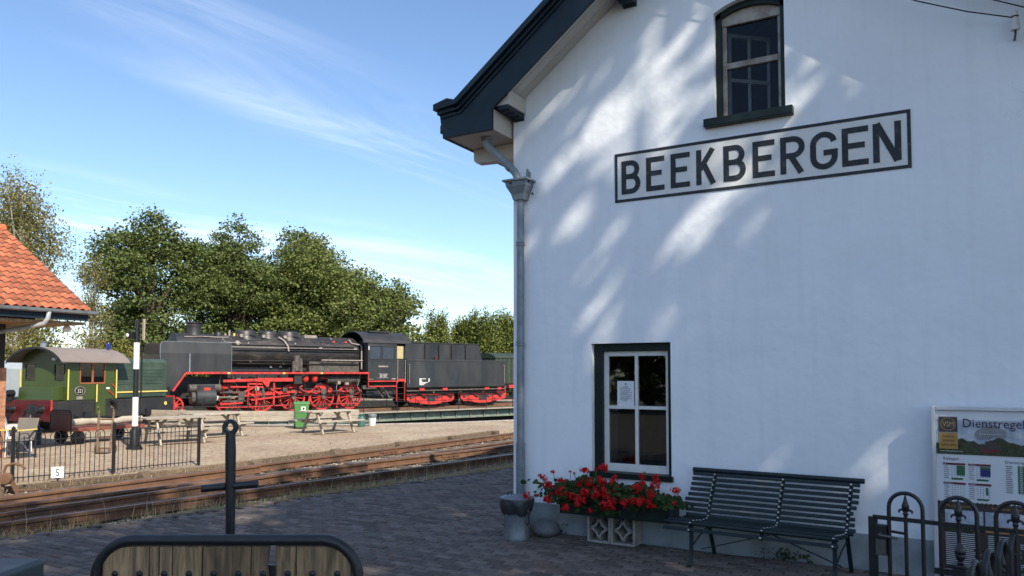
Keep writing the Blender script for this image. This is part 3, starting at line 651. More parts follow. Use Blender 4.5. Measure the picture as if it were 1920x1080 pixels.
frustum(hp, (.065, .06, 3.83), (.085, .075, 3.90)); frustum(hp, (.085, .075, 3.90), (.13, .115, 3.985)); frustum(hp, (.13, .115, 3.985), (.14, .125, 4.04)); frustum(hp, (.165, .15, 4.041), (.165, .15, 4.062))
h_ = hp.build('hopper', M['zinc'], dp)
for q in ((-.06, -.128, 4.015), (.145, -.05, 4.03), (.145, .03, 3.9)):
    s = MB(); s.lathe([(.0, -.012), (.012, -.01), (.014, 0), (.012, .01), (0, .012)], q, 8); s.build('bolt', M['iron'], h_)
s = MB(); s.box(.06, .10, .03, .07, 4.06, 4.17); s.box(.07, .09, .02, .04, 4.10, 4.20); s.build('wall_clip', M['zinc'], h_)
b = MB(); b.cyl((0, 0, .30), (0, 0, 3.85), .044, 16); b.build('pipe', M['zinc'], dp, 40)
b = MB(); b.cyl((0, 0, .0), (0, 0, 1.0), .052, 16); b.build('shoe_pipe', M['zinc'], dp, 40)
for z_ in (3.30, 3.33, 2.13, 2.16, .70, .73):
    b = MB(); b.lathe([(.045, -.008), (.055, -.006), (.055, .006), (.045, .008)], (0, 0, z_), 16); b.build('pipe_ring', M['zinc'], dp, 40)
for z_ in (3.31, 2.14, .72):
    b = MB(); b.box(-.012, .012, .03, .076, z_ - .01, z_ + .01); b.build('bracket', M['zinc'], dp)
# --- painted name board on the wall
sg = MB(); sg.box(1.31, 4.19, -.004, 0.002, 3.69, 4.215); ns = sg.build('name_sign', M['signpaint'], SB); tag(ns, 'painted station name panel reading BEEKBERGEN')
b = MB(); fx0, fx1, fz0, fz1, ft = 1.298, 4.204, 3.68, 4.225, .031
b.box(fx0, fx1, -.0075, -.0042, fz1 - ft, fz1); b.box(fx0, fx1, -.0075, -.0042, fz0, fz0 + ft); b.box(fx0, fx0 + ft, -.0075, -.0042, fz0 + ft, fz1 - ft); b.box(fx1 - ft, fx1, -.0075, -.0042, fz0 + ft, fz1 - ft); b.build('sign_border', M['black_paint'], ns)
ZB, ZT = 3.764, 4.133; HH = ZT - ZB; ST = .055
def stroke(bm, pts, k, wd=ST):
    pts = [Vector((p[0], 0, p[1])) for p in pts]; Lp, Rp = [], []
    for i, p in enumerate(pts):
        if i == 0: d = (pts[1] - p).normalized(); nrm = Vector((-d.z, 0, d.x)); sc = 1
        elif i == len(pts) - 1: d = (p - pts[i - 1]).normalized(); nrm = Vector((-d.z, 0, d.x)); sc = 1
        else:
            d1 = (p - pts[i - 1]).normalized(); d2 = (pts[i + 1] - p).normalized(); d = (d1 + d2).normalized(); nrm = Vector((-d.z, 0, d.x)); sc = 1 / max(.5, d.dot(d1))
        Lp.append(((p + nrm * wd / 2 * sc).x, (p + nrm * wd / 2 * sc).z)); Rp.append(((p - nrm * wd / 2 * sc).x, (p - nrm * wd / 2 * sc).z))
    y1 = -.0078 - k * .0006; bm.ribbon(Lp, Rp, y1, -.0043)
def arc(cx_, cz_, rx, rz, a0, a1, n=10): return [(cx_ + rx * math.cos(R_(a0 + (a1 - a0) * i / n)), cz_ + rz * math.sin(R_(a0 + (a1 - a0) * i / n))) for i in range(n + 1)]
def glyph(c, xa, xb):
    m_ = MB(); h = ST / 2; x_, X = xa + h, xb - h; zb, zt = ZB + h, ZT - h; zm = (ZB + ZT) / 2 + .008
    if c in 'BERKN': stroke(m_, [(x_, ZB), (x_, ZT)], 0)
    if c == 'E':
        stroke(m_, [(x_, zt), (xb, zt)], 1); stroke(m_, [(x_, zm), (xb - .03, zm)], 1); stroke(m_, [(x_, zb), (xb, zb)], 1)
    if c == 'B':
        for lo, hi, k, xr in ((zm, zt, 1, X - .012), (zb, zm, 2, X)):
            r = (hi - lo) / 2; stroke(m_, [(x_, lo)] + [(xr - r * .9, lo)] + arc(xr - r * .9, lo + r, r * .9, r, -90, 90)[1:-1] + [(xr - r * .9, hi), (x_, hi)], k)
    if c == 'R':
        lo = zm - .015; r = (zt - lo) / 2; stroke(m_, [(x_, lo), (X - r, lo)] + arc(X - r, lo + r, r, r, -90, 90)[1:-1] + [(X - r, zt), (x_, zt)], 1); stroke(m_, [(x_ + .07, lo), (xb - .035, ZB)], 2)
    if c == 'K':
        stroke(m_, [(x_ + .01, zm - .035), (xb - .04, ZT)], 1); stroke(m_, [(x_ + .055, zm + .02), (xb - .035, ZB)], 2)
    if c == 'N': stroke(m_, [(x_ + .005, ZT), (X - .005, ZB)], 1, ST * 1.05); stroke(m_, [(X, ZB), (X, ZT)], 2)
    if c == 'G':
        r = (X - x_) / 2; cx_ = x_ + r
        stroke(m_, [(X - .005, zt - .075)] + arc(cx_, zt - r, r, r, 35, 180, 10) + arc(cx_, zb + r, r, r, 180, 360, 14) + [(X, zm - .03)], 0); stroke(m_, [(X + h, zm - .03), (X - .10, zm - .03)], 1)
    return m_
for c, xa, xb in (('B', 1.376, 1.594), ('E', 1.66, 1.865), ('E', 1.934, 2.142), ('K', 2.21, 2.424), ('B', 2.494, 2.719), ('E', 2.787, 3.001), ('R', 3.055, 3.285), ('G', 3.333, 3.582), ('E', 3.618, 3.848), ('N', 3.887, 4.124)):
    glyph(c, xa, xb).build('letter', M['black_paint'], ns)
# --- insulator with wires
ins = tag(empty('insulator', (5.015, -.12, 4.73)), 'white porcelain insulator with a wire tied round it, high on the wall', 'insulator')
b = MB(); b.lathe([(.0, .0), (.034, .0), (.036, .02), (.030, .07), (.026, .10), (.020, .115), (.024, .13), (.020, .165), (0, .17)], n=16); b.build('porcelain_bell', M['porcelain'], ins, 50)
b = MB(); b.tube([(0, 0, .02), (0, 0, -.03), (0, .06, -.04), (0, .12, -.04)], .009, 8); b.build('hook', M['iron'], ins)
b = MB(); b.tube([(.024 * math.cos(a), .024 * math.sin(a), .117) for a in [i * .63 for i in range(10)]], .006, 6, True); b.build('wire_tie', M['iron'], ins)
b = MB(); b.tube([(-.024, 0, .117), (-.35, -.03, .235), (-.72, -.05, .41), (-1.4, -.08, .80), (-2.9, -.2, 1.7)], .0055, 6); o = b.build('wire', M['iron'], loc=(5.015, -.12, 4.73)); tag(o, 'thin black wire running up leftwards from the porcelain insulator', 'wire')
b = MB(); b.tube([(5.5, -.12, 4.72), (5.08, -.12, 4.915), (4.86, -.12, 5.035), (4.2, -.14, 5.42), (3.0, -.2, 6.1)], .0055, 6); o = b.build('wire', M['iron']); tag(o, 'upper black wire crossing the corner above the porcelain insulator', 'wire')

# ================================================================ THINGS BY THE STATION WALL
r3 = random.Random(77)
# --- dustbin with bag and lid
bn = tag(empty('dustbin', (.33, -.50, 0)), 'grey zinc dustbin lined with a black bag, beside the downpipe', 'dustbin')
b = MB(); b.lathe([(.0, .012), (.128, .012), (.134, 0), (.138, .025), (.132, .04), (.145, .33), (.150, .35)], n=28); b.build('drum', M['bin_zinc'], bn, 35)
for a in (-2.4, -.3):
    b = MB(); b.bar((.137 * math.cos(a), .137 * math.sin(a), .04), (.150 * math.cos(a), .150 * math.sin(a), .33), .012, .008, (math.cos(a), math.sin(a), 0)); b.build('drum_rib', M['bin_zinc'], bn)
bg_ = MB(); nb = 40; prof = [(.150, .275), (.166, .30), (.176, .35), (.182, .40), (.180, .435), (.165, .447)]
vs_ = []
for k, (r, z) in enumerate(prof):
    for i in range(nb):
        a = 2 * math.pi * i / nb; q = .010 * math.sin(a * 7 + k * .9) + .007 * math.sin(a * 13 + k * 1.7) + r3.uniform(-.003, .003)
        vs_.append(((r + q) * math.cos(a), (r + q) * math.sin(a), z + (.012 * math.sin(a * 3 + 1) + .005 * math.sin(a * 9) if k == 0 else 0) + .012 * math.sin(a * 4 + k)))
bg_.add(vs_, [(k * nb + i, k * nb + (i + 1) % nb, (k + 1) * nb + (i + 1) % nb, (k + 1) * nb + i) for k in range(len(prof) - 1) for i in range(nb)])
bg_.build('bin_bag', M['rubber'], bn, 60)
b = MB(); b.lathe([(.185, .435), (.188, .447), (.150, .462), (.06, .474), (0, .477)], n=28); lid = b.build('lid', M['bin_zinc'], bn, 40)
b = MB(); b.tube([(-.10, -.03, .455), (-.10, -.03, .495), (-.055, -.03, .505), (-.05, -.03, .46)], .008, 6); b.build('lid_handle', M['iron'], lid)
b = MB(); b.tube([(.15, -.06, .31), (.185, -.075, .27), (.19, -.07, .21), (.165, -.06, .17), (.15, -.06, .19)], .006, 6); b.build('side_handle', M['iron'], bn)
b = MB(); b.lathe([(0, -.03), (.02, -.028), (.026, 0), (.02, .028), (0, .03)], (.168, -.055, .31), 10); b.build('handle_boss', M['rubber'], bn, 60)
# --- rounded grey stone
bs = bmesh.new(); bmesh.ops.create_icosphere(bs, subdivisions=3, radius=1)
for v in bs.verts:
    n_ = mnoise.noise(v.co * 1.3) * .10; v.co = Vector((v.co.x * .17 * (1 + n_), v.co.y * .19 * (1 + n_), (v.co.z * (.11 if v.co.z > 0 else .09)) * (1 + n_)))
me = bpy.data.meshes.new('boulder'); bs.to_mesh(me); bs.free(); me.polygons.foreach_set('use_smooth', [True] * len(me.polygons))
o = link('boulder', me, M['stone'], None, (.52, -.20, .075), (0, 0, .4)); tag(o, 'smooth rounded grey boulder on the paving behind the dustbin', 'boulder')
# --- concrete screen blocks under the planter
def screen_block(x0, label):
    e = tag(empty('concrete_screen_block', (x0, -.25, 0)), label, 'concrete block', 'pierced concrete blocks under the flower box')
    s_, d_ = .268, .19; t_ = .024
    b = MB(); b.box(0, s_, 0, d_, 0, t_); b.box(0, s_, 0, d_, .30 - t_, .30); b.box(0, t_, 0, d_, t_, .30 - t_); b.box(s_ - t_, s_, 0, d_, t_, .30 - t_); b.build('block_frame', M['concrete'], e, bevel=.004)
    b = MB(); cx_, cz_ = s_ / 2, .15; rx, rz = s_ / 2 - t_ * .6, .15 - t_ * .6
    for sx, sz in ((1, 1), (1, -1), (-1, -1), (-1, 1)):
        L_, Rr = [], []
        for i in range(9):
            a = R_(90 * i / 8); px_ = rx * (1 - math.sin(a)); pz_ = rz * (1 - math.cos(a))
            nx, nz = math.sin(a), math.cos(a); ln = math.hypot(nx, nz)
            L_.append((cx_ + sx * (px_ + .010 * nx), cz_ + sz * (pz_ + .010 * nz))); Rr.append((cx_ + sx * (px_ - .010 * nx), cz_ + sz * (pz_ - .010 * nz)))
        b.ribbon(L_, Rr, .006, d_ - .006)
    b.build('block_star', M['concrete'], e)
    return e
screen_block(1.052, 'pierced concrete screen block under the flower box, on the dustbin side')
screen_block(1.324, 'pierced concrete screen block under the flower box, on the bench side')
# --- flower box and geraniums
fb = tag(empty('flower_box', (.80, -.40, .305)), 'long dark green wooden flower box below the lower window', 'flower box')
b = MB(); b.box(0, 1.215, 0, .022, 0, .20); b.build('front_board', M['green_frame'], fb, bevel=.004)
b = MB(); b.box(0, 1.215, .30, .322, 0, .20); b.build('back_board', M['green_frame'], fb, bevel=.004)
for x in (0, 1.193):
    b = MB(); b.box(x, x + .022, .0225, .2995, 0, .20); b.build('end_board', M['green_frame'], fb, bevel=.004)
b = MB(); b.box(.023, 1.192, .0225, .2995, .005, .165); b.build('soil', M['joint'], fb)
leafq = [(-.5, 0), (-.35, .38), (0, .5), (.35, .38), (.5, 0), (.28, -.42), (0, -.30), (-.28, -.42)]
def leaf_disc(bm, c, nrm, s):
    nrm = nrm.normalized(); t = nrm.orthogonal().normalized(); u = nrm.cross(t); a = r3.uniform(0, 6.28)
    ca, sa = math.cos(a), math.sin(a); cup = .18
    bm.add([c + (t * (x * ca - y * sa) + u * (x * sa + y * ca)) * s + nrm * cup * s * (x * x + y * y) * 2 for x, y in leafq], [tuple(range(8))])
petal_meshes = []
for k in range(4):
    pm = MB(); cnt = 26
    for i in range(cnt):
        d = Vector((r3.gauss(0, 1), r3.gauss(0, 1), r3.gauss(.3, 1))).normalized(); c = d * r3.uniform(.022, .056)
        t = d.orthogonal().normalized(); u = d.cross(t); a = r3.uniform(0, 6.28)
        for q in range(4):
            aa = a + q * 1.57; e1 = t * math.cos(aa) + u * math.sin(aa); e2 = -t * math.sin(aa) + u * math.cos(aa)
            pm.add([c, c + e1 * .008 + e2 * .007 + d * .002, c + e1 * .019 + e2 * .004 + d * .004, c + e1 * .019 - e2 * .005 + d * .003, c + e1 * .008 - e2 * .007 + d * .002], [(0, 1, 2, 3, 4)])
    me = pm.mesh('flower_head', fix=False); me.materials.append(M['petal']); petal_meshes.append(me)
glabels = ['straggling red geranium hanging over the left end of the flower box', 'full red geranium between the left end and the window in the flower box', 'red geranium spilling down the middle of the flower box over the concrete block',
           'bright red geranium rising in front of the right window panes', 'leafy geranium at the right end of the flower box by the bench']
gx = [.88, 1.08, 1.36, 1.65, 1.90]; gw = [.24, .22, .24, .22, .20]; nfl = [22, 20, 25, 22, 9]; top = [.74, .82, .74, .76, .66]; hang = [.45, .49, .36, .45, .49]
for k in range(5):
    e = tag(empty('geranium', (gx[k], -.26, .47)), glabels[k], 'geranium', 'geraniums in the flower box')
    f = MB(); st = MB()
    for i in range(430):
        x = r3.gauss(0, gw[k] * .55); y = r3.uniform(-.20, .12); z = r3.uniform(0, 1)
        zz = -.02 + (top[k] - .55) * z * (1 - .35 * abs(x) / gw[k])
        if y < -.15: y -= .03; zz = r3.uniform(hang[k] - .47 - .02, .10)
        if k == 0 and r3.random() < .35: x -= r3.uniform(.05, .26); zz = r3.uniform(-.08, .16); y = r3.uniform(-.2, .05)
        leaf_disc(f, Vector((x, y, zz)), Vector((r3.gauss(0, .5), r3.gauss(-.7, .5), r3.gauss(.7, .5))), r3.uniform(.030, .062))
    tag(f.build('foliage', M['geranium'], e, fix=False), kind='stuff')
    for i in range(nfl[k]):
        x = r3.gauss(0, gw[k] * .62); y = r3.uniform(-.25, .02); z = r3.uniform(.02, top[k] - .47)
        if r3.random() < .42: y = r3.uniform(-.29, -.23); z = r3.uniform(hang[k] - .47, .1)
        if k == 0 and i < 7: x = r3.uniform(-.30, -.02); z = r3.uniform(.02, .26)
        if k == 4 and i == 0: x, y, z = .17, -.12, .17
        s = r3.choice([.35, .5, .65, .8, .95, 1.1]); link('flower_head', petal_meshes[r3.randrange(4)], None, e, (x, y, z), (r3.uniform(0, 6), r3.uniform(0, 6), r3.uniform(0, 6)), (s, s, s))
        if z > .1: st.tube([(x * .6, y * .5, -.02), (x * .85, y * .8, z * .6), (x, y, z)], .0028, 4)
    if st.v: tag(st.build('flower_stems', M['geranium'], e, fix=False), kind='stuff')
# --- bench
BN = tag(empty('bench', (2.19, -.10, 0), R_(-3.0)), 'dark green slatted bench with iron legs against the white wall', 'bench')
LB = 1.56; slats = []
for i in range(9):                                       # backrest, top to bottom
    t = i / 8; slats.append((-.012 - .165 * t - .02 * math.sin(t * 3.14), .785 - .385 * t, 'back_slat', R_(20)))
slats += [(-.215, .375, 'seat_slat', R_(70)), (-.29, .372, 'seat_slat', R_(92)), (-.365, .378, 'seat_slat', R_(95)), (-.44, .388, 'seat_slat', R_(95)), (-.515, .395, 'seat_slat', R_(92)), (-.585, .388, 'seat_slat', R_(70)), (-.615, .338, 'seat_slat', R_(12))]
sm = MB(); sm.box(0, LB, -.011, .011, -.0165, .0165); sme = sm.mesh('slat'); sme.materials.append(M['bench'])
for i, (y, z, nm, a) in enumerate(slats):
    skew = .10 * (-y / .6)
    o = link(nm, sme, None, BN, (-.10 + r3.uniform(-.008, .008) + (.09 - skew), y, z), (-a, 0, 0)); bv = o.modifiers.new('bevel', 'BEVEL'); bv.width = .004; bv.segments = 2
    if i in (5, 10, 12): o.location.x -= .03
b = MB(); b.tube([(-.02, .005, .822), (LB + .02, .005, .822)], [.024, .024], 10); b.build('top_rail', M['bench'], BN, 60)
for k, xs_ in enumerate((.11, .77, 1.37)):
    prof = [(.012, .80), (-.03, .70), (-.10, .57), (-.165, .44), (-.20, .372), (-.25, .352), (-.36, .356), (-.46, .368), (-.56, .37), (-.595, .345), (-.60, .31)]
    b = MB()
    for (ya, za), (yb, zb_) in zip(prof, prof[1:]): b.bar((xs_ + .10 + ya * .1, ya, za), (xs_ + .10 + yb * .1, yb, zb_), .032, .012, (0, .3, 1))
    ir = b.build('iron_support', M['bench'], BN)
    bo = MB(); bo.lathe([(.0, -.003), (.009, -.002), (.009, .001), (.005, .004), (0, .005)], n=8); bme = bo.mesh('bolt'); bme.materials.append(M['bolt'])
    for (y, z, nm, a) in slats[:-1]:
        dr = Vector((0, -math.cos(a), math.sin(a))) * .0125
        link('bolt', bme, None, ir, (xs_ + .10 + y * .1, y + dr.y, z + dr.z), (R_(90) - a, 0, 0))
    y, z, nm, a = slats[-1]; link('bolt', bme, None, ir, (xs_ + .10 + y * .1, y - .013, z), (R_(90), 0, 0))
    if k != 1:
        b = MB(); pf = [(-.575, .37), (-.575, .25), (-.585, .13), (-.61, .05), (-.64, .012), (-.665, .010)]
        for (ya, za), (yb, zb_) in zip(pf, pf[1:]): b.bar((xs_ + .05, ya, za), (xs_ + .05, yb, zb_), .036, .014, (0, 1, .2))
        b.build('leg', M['bench'], BN)
        b = MB(); pf = [(-.215, .36), (-.14, .22), (-.05, .05), (-.03, .005)]
        for (ya, za), (yb, zb_) in zip(pf, pf[1:]): b.bar((xs_ + .09, ya, za), (xs_ + .09, yb, zb_), .036, .014, (0, 1, .2))
        b.build('leg', M['bench'], BN)
        b = MB(); b.tube([(xs_ + .07, -.58, .20), (xs_ + .07, -.40, .25), (xs_ + .08, -.20, .30)], .008, 6); b.build('leg_brace', M['bench'], BN)
b = MB(); b.bar((.16, -.30, .10), (.85, -.40, .335), .026, .009); b.build('cross_brace', M['bench'], BN)
b = MB(); b.bar((1.43, -.30, .10), (.86, -.40, .335), .026, .009); b.build('cross_brace', M['bench'], BN)
# --- timetable board
TB = tag(empty('timetable_board', (4.305, -.17, 0)), 'aluminium framed railway timetable board beside the bench', 'notice board')
b = MB(); b.box(0, .035, -.02, .04, .0, 1.515); b.box(1.16, 1.195, -.02, .04, 0, 1.515); b.build('post', M['alu'], TB, bevel=.006)
b = MB(); b.box(.036, 1.159, -.02, .04, 1.48, 1.515); b.build('top_rail', M['alu'], TB, bevel=.006)
b = MB(); b.box(.036, 1.159, .0, .03, .12, 1.479); pst = b.build('poster', M['poster_white'], TB)
def pr(name, x0, x1, z0, z1, m, y=-.0015, d=.0012):
    q = MB(); q.box(x0, x1, y - d, y, z0, z1); return q.build(name, M[m], pst)
pr('photo_sky', .037, 1.158, 1.11, 1.40, 'poster_sky')
tp = [(.037, 1.11), (1.158, 1.11), (1.158, 1.30)]
for i in range(40, -1, -1): tp.append((.037 + 1.12 * i / 40, 1.20 + .05 * mnoise.noise(Vector((i * .45, 2, 0))) + .05 * math.sin(i * .28) ** 2))
q = MB(); q.prism(tp, -.0045, -.003); q.build('photo_trees', M['poster_tree'], pst)
for ki, (cx_, cz_, r) in enumerate(((.42, 1.30, .045), (.47, 1.31, .04), (.37, 1.28, .035), (.52, 1.29, .03))):
    q = MB(); q.lathe([(0, -.0055 - ki * .0006), (r * 1.3, -.0055 - ki * .0006), (r * 1.3, -.005 - ki * .0006), (0, -.005 - ki * .0006)], (cx_, 0, cz_), 14, 'y'); q.build('photo_smoke', M['smoke_print'], pst)
pr('photo_engine', .36, .50, 1.14, 1.20, 'poster_dark', -.006); pr('photo_engine', .40, .47, 1.16, 1.225, 'poster_dark', -.0075); pr('photo_engine', .37, .50, 1.13, 1.16, 'poster_red', -.009)
pr('photo_ground', .037, 1.158, 1.105, 1.125, 'poster_tree', -.0048)
pr('logo_block', .06, .20, 1.295, 1.425, 'poster_dark', -.0065)
q = MB(); q.ring([(.052, -.0095), (.055, -.0095), (.055, -.0085), (.052, -.0085)], (.13, 0, 1.362), 28, 'y'); o = q.build('logo_ring', M['poster_gold'], pst)
lettering('logo_letters', 'VSM', .062, M['poster_gold'], pst, (.13, -.0092, 1.341), sx=.75, center=True)
pr('tan_block', .06, .20, 1.15, 1.288, 'poster_tan', -.0065)
for i, t_ in enumerate(('VELUWSCHE', 'STOOMTREIN', 'MAATSCHAPPIJ')): lettering('tan_lettering', t_, .026, M['poster_dark'], pst, (.13, -.0092, 1.247 - i * .036), sx=.62, center=True)
lettering('web_lettering', 'www.stoomtrein.org', .020, M['poster_white'], pst, (.065, -.0068, 1.126))
lettering('title', 'Dienstregeling', .105, M['poster_ink'], pst, (.235, -.0095, 1.340), sx=.92)
for i in range(22):
    if i != 10: pr('dotted_line', .36 + i * .017, .369 + i * .017, 1.282, 1.287, 'poster_white', -.0085)
lettering('heading', 'Rijdagen', .036, M['poster_ink'], pst, (.085, -.002, 1.055)); lettering('heading', 'Dienstregeling', .036, M['poster_ink'], pst, (.535, -.002, 1.045))
months = ('Juli', 'Augustus', 'September', 'Oktober')
for k in range(4):
    x0 = .085 + (k % 2) * .185; z1 = 1.03 - (k // 2) * .165
    pr('calendar_head', x0, x0 + .165, z1 - .018, z1, 'poster_red'); lettering('month', months[k], .015, M['poster_white'], pst, (x0 + .005, -.0032, z1 - .014))
    for i in range(7):
        z_ = z1 - .032 - i * .0165
        pr('calendar_row', x0 + .004, x0 + .004 + r3.uniform(.03, .045), z_, z_ + .004, 'poster_ink')
        for c in range(5):
            if not (k < 2 and c > 1 and 0 < i < 5) and not (k == 3 and c == 3): pr('calendar_date', x0 + .062 + c * .021, x0 + .068 + c * .021, z_, z_ + .005, 'poster_ink')
    if k == 0: pr('calendar_block', x0 + .10, x0 + .162, z1 - .105, z1 - .022, 'poster_green')
    if k == 1: pr('calendar_block', x0 + .09, x0 + .162, z1 - .105, z1 - .045, 'poster_blue'); pr('calendar_block', x0 + .09, x0 + .162, z1 - .045, z1 - .022, 'poster_green')
    if k == 3: pr('calendar_block', x0 + .125, x0 + .142, z1 - .095, z1 - .03, 'poster_green')
    if k != 2: pr('calendar_block', x0 + .06, x0 + .145, z1 - .142, z1 - .127, 'poster_green', -.003)
for i in range(15):
    z_ = 1.02 - i * .0155
    pr('station_row', .54, .54 + r3.uniform(.035, .055), z_, z_ + .005, 'poster_ink')
    for x_, m_ in ((.625, 'poster_green'), (.715, 'poster_blue'), (.80, 'poster_green'), (.89, 'poster_blue'), (.98, 'poster_green')):
        pr('time_cell', x_, x_ + .044, z_ - .004, z_ + .0105, m_); pr('time_print', x_ + .012, x_ + .032, z_ + .001, z_ + .006, 'poster_white', -.003, .0006)
pr('lower_band', .037, 1.158, .125, .70, 'poster_dark')
for i in range(70): pr('zigzag', .04 + i * .016, .048 + i * .016, .697, .704, 'poster_white' if i % 2 else 'poster_dark', -.003)
lettering('heading', 'Museum spoorlijn', .030, M['poster_tan'], pst, (.10, -.0032, .655)); lettering('heading', 'Stoomtrein rijden', .030, M['poster_tan'], pst, (.43, -.0032, .655))
pr('lower_photo', .09, .37, .50, .63, 'poster_sky', -.003); pr('lower_photo', .385, .70, .50, .63, 'poster_sky', -.003); pr('lower_photo', .72, 1.1, .42, .63, 'poster_blue', -.003)
pr('lower_photo_field', .09, .37, .46, .505, 'poster_tree', -.005); pr('lower_photo_field', .385, .70, .46, .515, 'poster_tan', -.005); pr('lower_photo_field', .72, 1.1, .40, .45, 'poster_tan', -.005); pr('lower_photo_field', .76, .95, .45, .52, 'poster_red', -.006)
for i in range(17):
    for x0 in (.09, .40, .73): pr('text_line', x0, x0 + r3.uniform(.20, .27), .43 - i * .0165, .4345 - i * .0165, 'poster_white', -.003)
b = MB(); b.box(.0, 1.19, -.10, -.021, .09, .105); b.box(.0, 1.19, -.10, -.09, .105, .14); b.build('ledge', M['iron'], TB)

# --- iron gate
GT = tag(empty('iron_gate', (4.045, -2.78, 0), R_(-7)), 'black iron gate with round hoops, spear points and a lock', 'gate')
def spear(name, parent, x, z, m='iron', s=1.0, y=0):
    b = MB(); b.lathe([(.012 * s, -.03 * s), (.016 * s, -.02 * s), (.011 * s, -.012 * s), (.012 * s, .0), (.019 * s, .010 * s), (.021 * s, .026 * s), (.012 * s, .05 * s), (.004 * s, .085 * s), (.0, .092 * s)], (x, y, z), 10)
    for sg in (-1, 1): b.tube([(x, y, z - .010 * s), (x + sg * .02 * s, y, z + .004 * s), (x + sg * .034 * s, y, z - .004 * s), (x + sg * .034 * s, y, z - .016 * s)], [.008 * s, .008 * s, .007 * s, .005 * s], 6)
    return b.build(name, M[m], parent, 50)
b = MB(); b.bar((0, 0, .02), (0, 0, .955), .012, .05, (1, 0, 0)); b.build('lock_stile', M['iron'], GT)
b = MB(); b.bar((0, 0, .955), (2.3, 0, .955), .012, .024); b.build('top_rail', M['iron'], GT)
b = MB(); b.bar((0, 0, .12), (2.3, 0, .12), .012, .034); b.build('bottom_rail', M['iron'], GT)
for k in range(9):
    xc = .175 + k * .265; r = .088
    b = MB(); b.tube([(xc - r, 0, .12), (xc - r, 0, 1.02)] + [(xc - r * math.cos(R_(a)), 0, 1.02 + r * math.sin(R_(a))) for a in range(15, 180, 15)] + [(xc + r, 0, 1.02), (xc + r, 0, .12)], .0115, 8); b.build('hoop_bar', M['iron'], GT, 60)
    b = MB(); b.cyl((xc, 0, .12), (xc, 0, 1.0), .0105, 8); sb = b.build('spear_bar', M['iron'], GT, 60); spear('spear_point', sb, xc, 1.01)
b = MB(); b.box(.012, .075, -.022, .022, .74, .915); lk = b.build('lock_box', M['iron'], GT, bevel=.004)
b = MB(); b.box(.018, .07, -.026, -.0225, .74, .83); b.build('key_plate', M['iron_lock'], lk)
b = MB(); b.tube([(.045, -.02, .865), (.045, -.065, .865), (.06, -.075, .865), (.145, -.072, .858)], .008, 8); b.build('lever_handle', M['iron_lock'], lk)
b = MB(); b.tube([(.045, .02, .868), (.045, .065, .868), (.06, .072, .868), (.165, .072, .862)], .008, 8); b.build('lever_handle', M['iron'], lk)
# --- small hooped fence running from the acorn post to the gate
FN = tag(empty('hooped_fence', (4.48, -3.94, 0), math.atan2(.93, .22)), 'short black hooped iron fence behind the acorn post, at the right edge', 'fence')
b = MB(); b.box(-.028, .028, -.028, .028, 0, .965); b.box(-.034, .034, -.034, .034, .965, .98); post = b.build('post', M['iron'], FN, bevel=.004)
b = MB(); b.lathe([(.010, .98), (.016, .986), (.010, .993), (.016, 1.002), (.021, 1.014), (.019, 1.022), (.022, 1.024), (.021, 1.04), (.016, 1.058), (.007, 1.068), (0, 1.071)], n=16); b.build('acorn_finial', M['iron'], post, 60)
for k in range(4):
    xc = .24 + k * .29; r = .085
    b = MB(); b.tube([(xc - r, 0, .05), (xc - r, 0, .86)] + [(xc - r * math.cos(R_(a)), 0, .86 + r * math.sin(R_(a))) for a in range(15, 180, 15)] + [(xc + r, 0, .86), (xc + r, 0, .05)], .014, 8); b.build('hoop_bar', M['iron'], FN, 60)
    b = MB(); b.cyl((xc, 0, .05), (xc, 0, .80), .010, 8); sb = b.build('spear_bar', M['iron'], FN, 60); spear('spear_point', sb, xc, .815, s=.8)
b = MB(); b.bar((.05, 0, .70), (1.25, 0, .70), .04, .012); b.build('rail', M['iron'], FN)
b = MB(); b.bar((.05, 0, .08), (1.25, 0, .08), .04, .012); b.build('rail', M['iron'], FN)
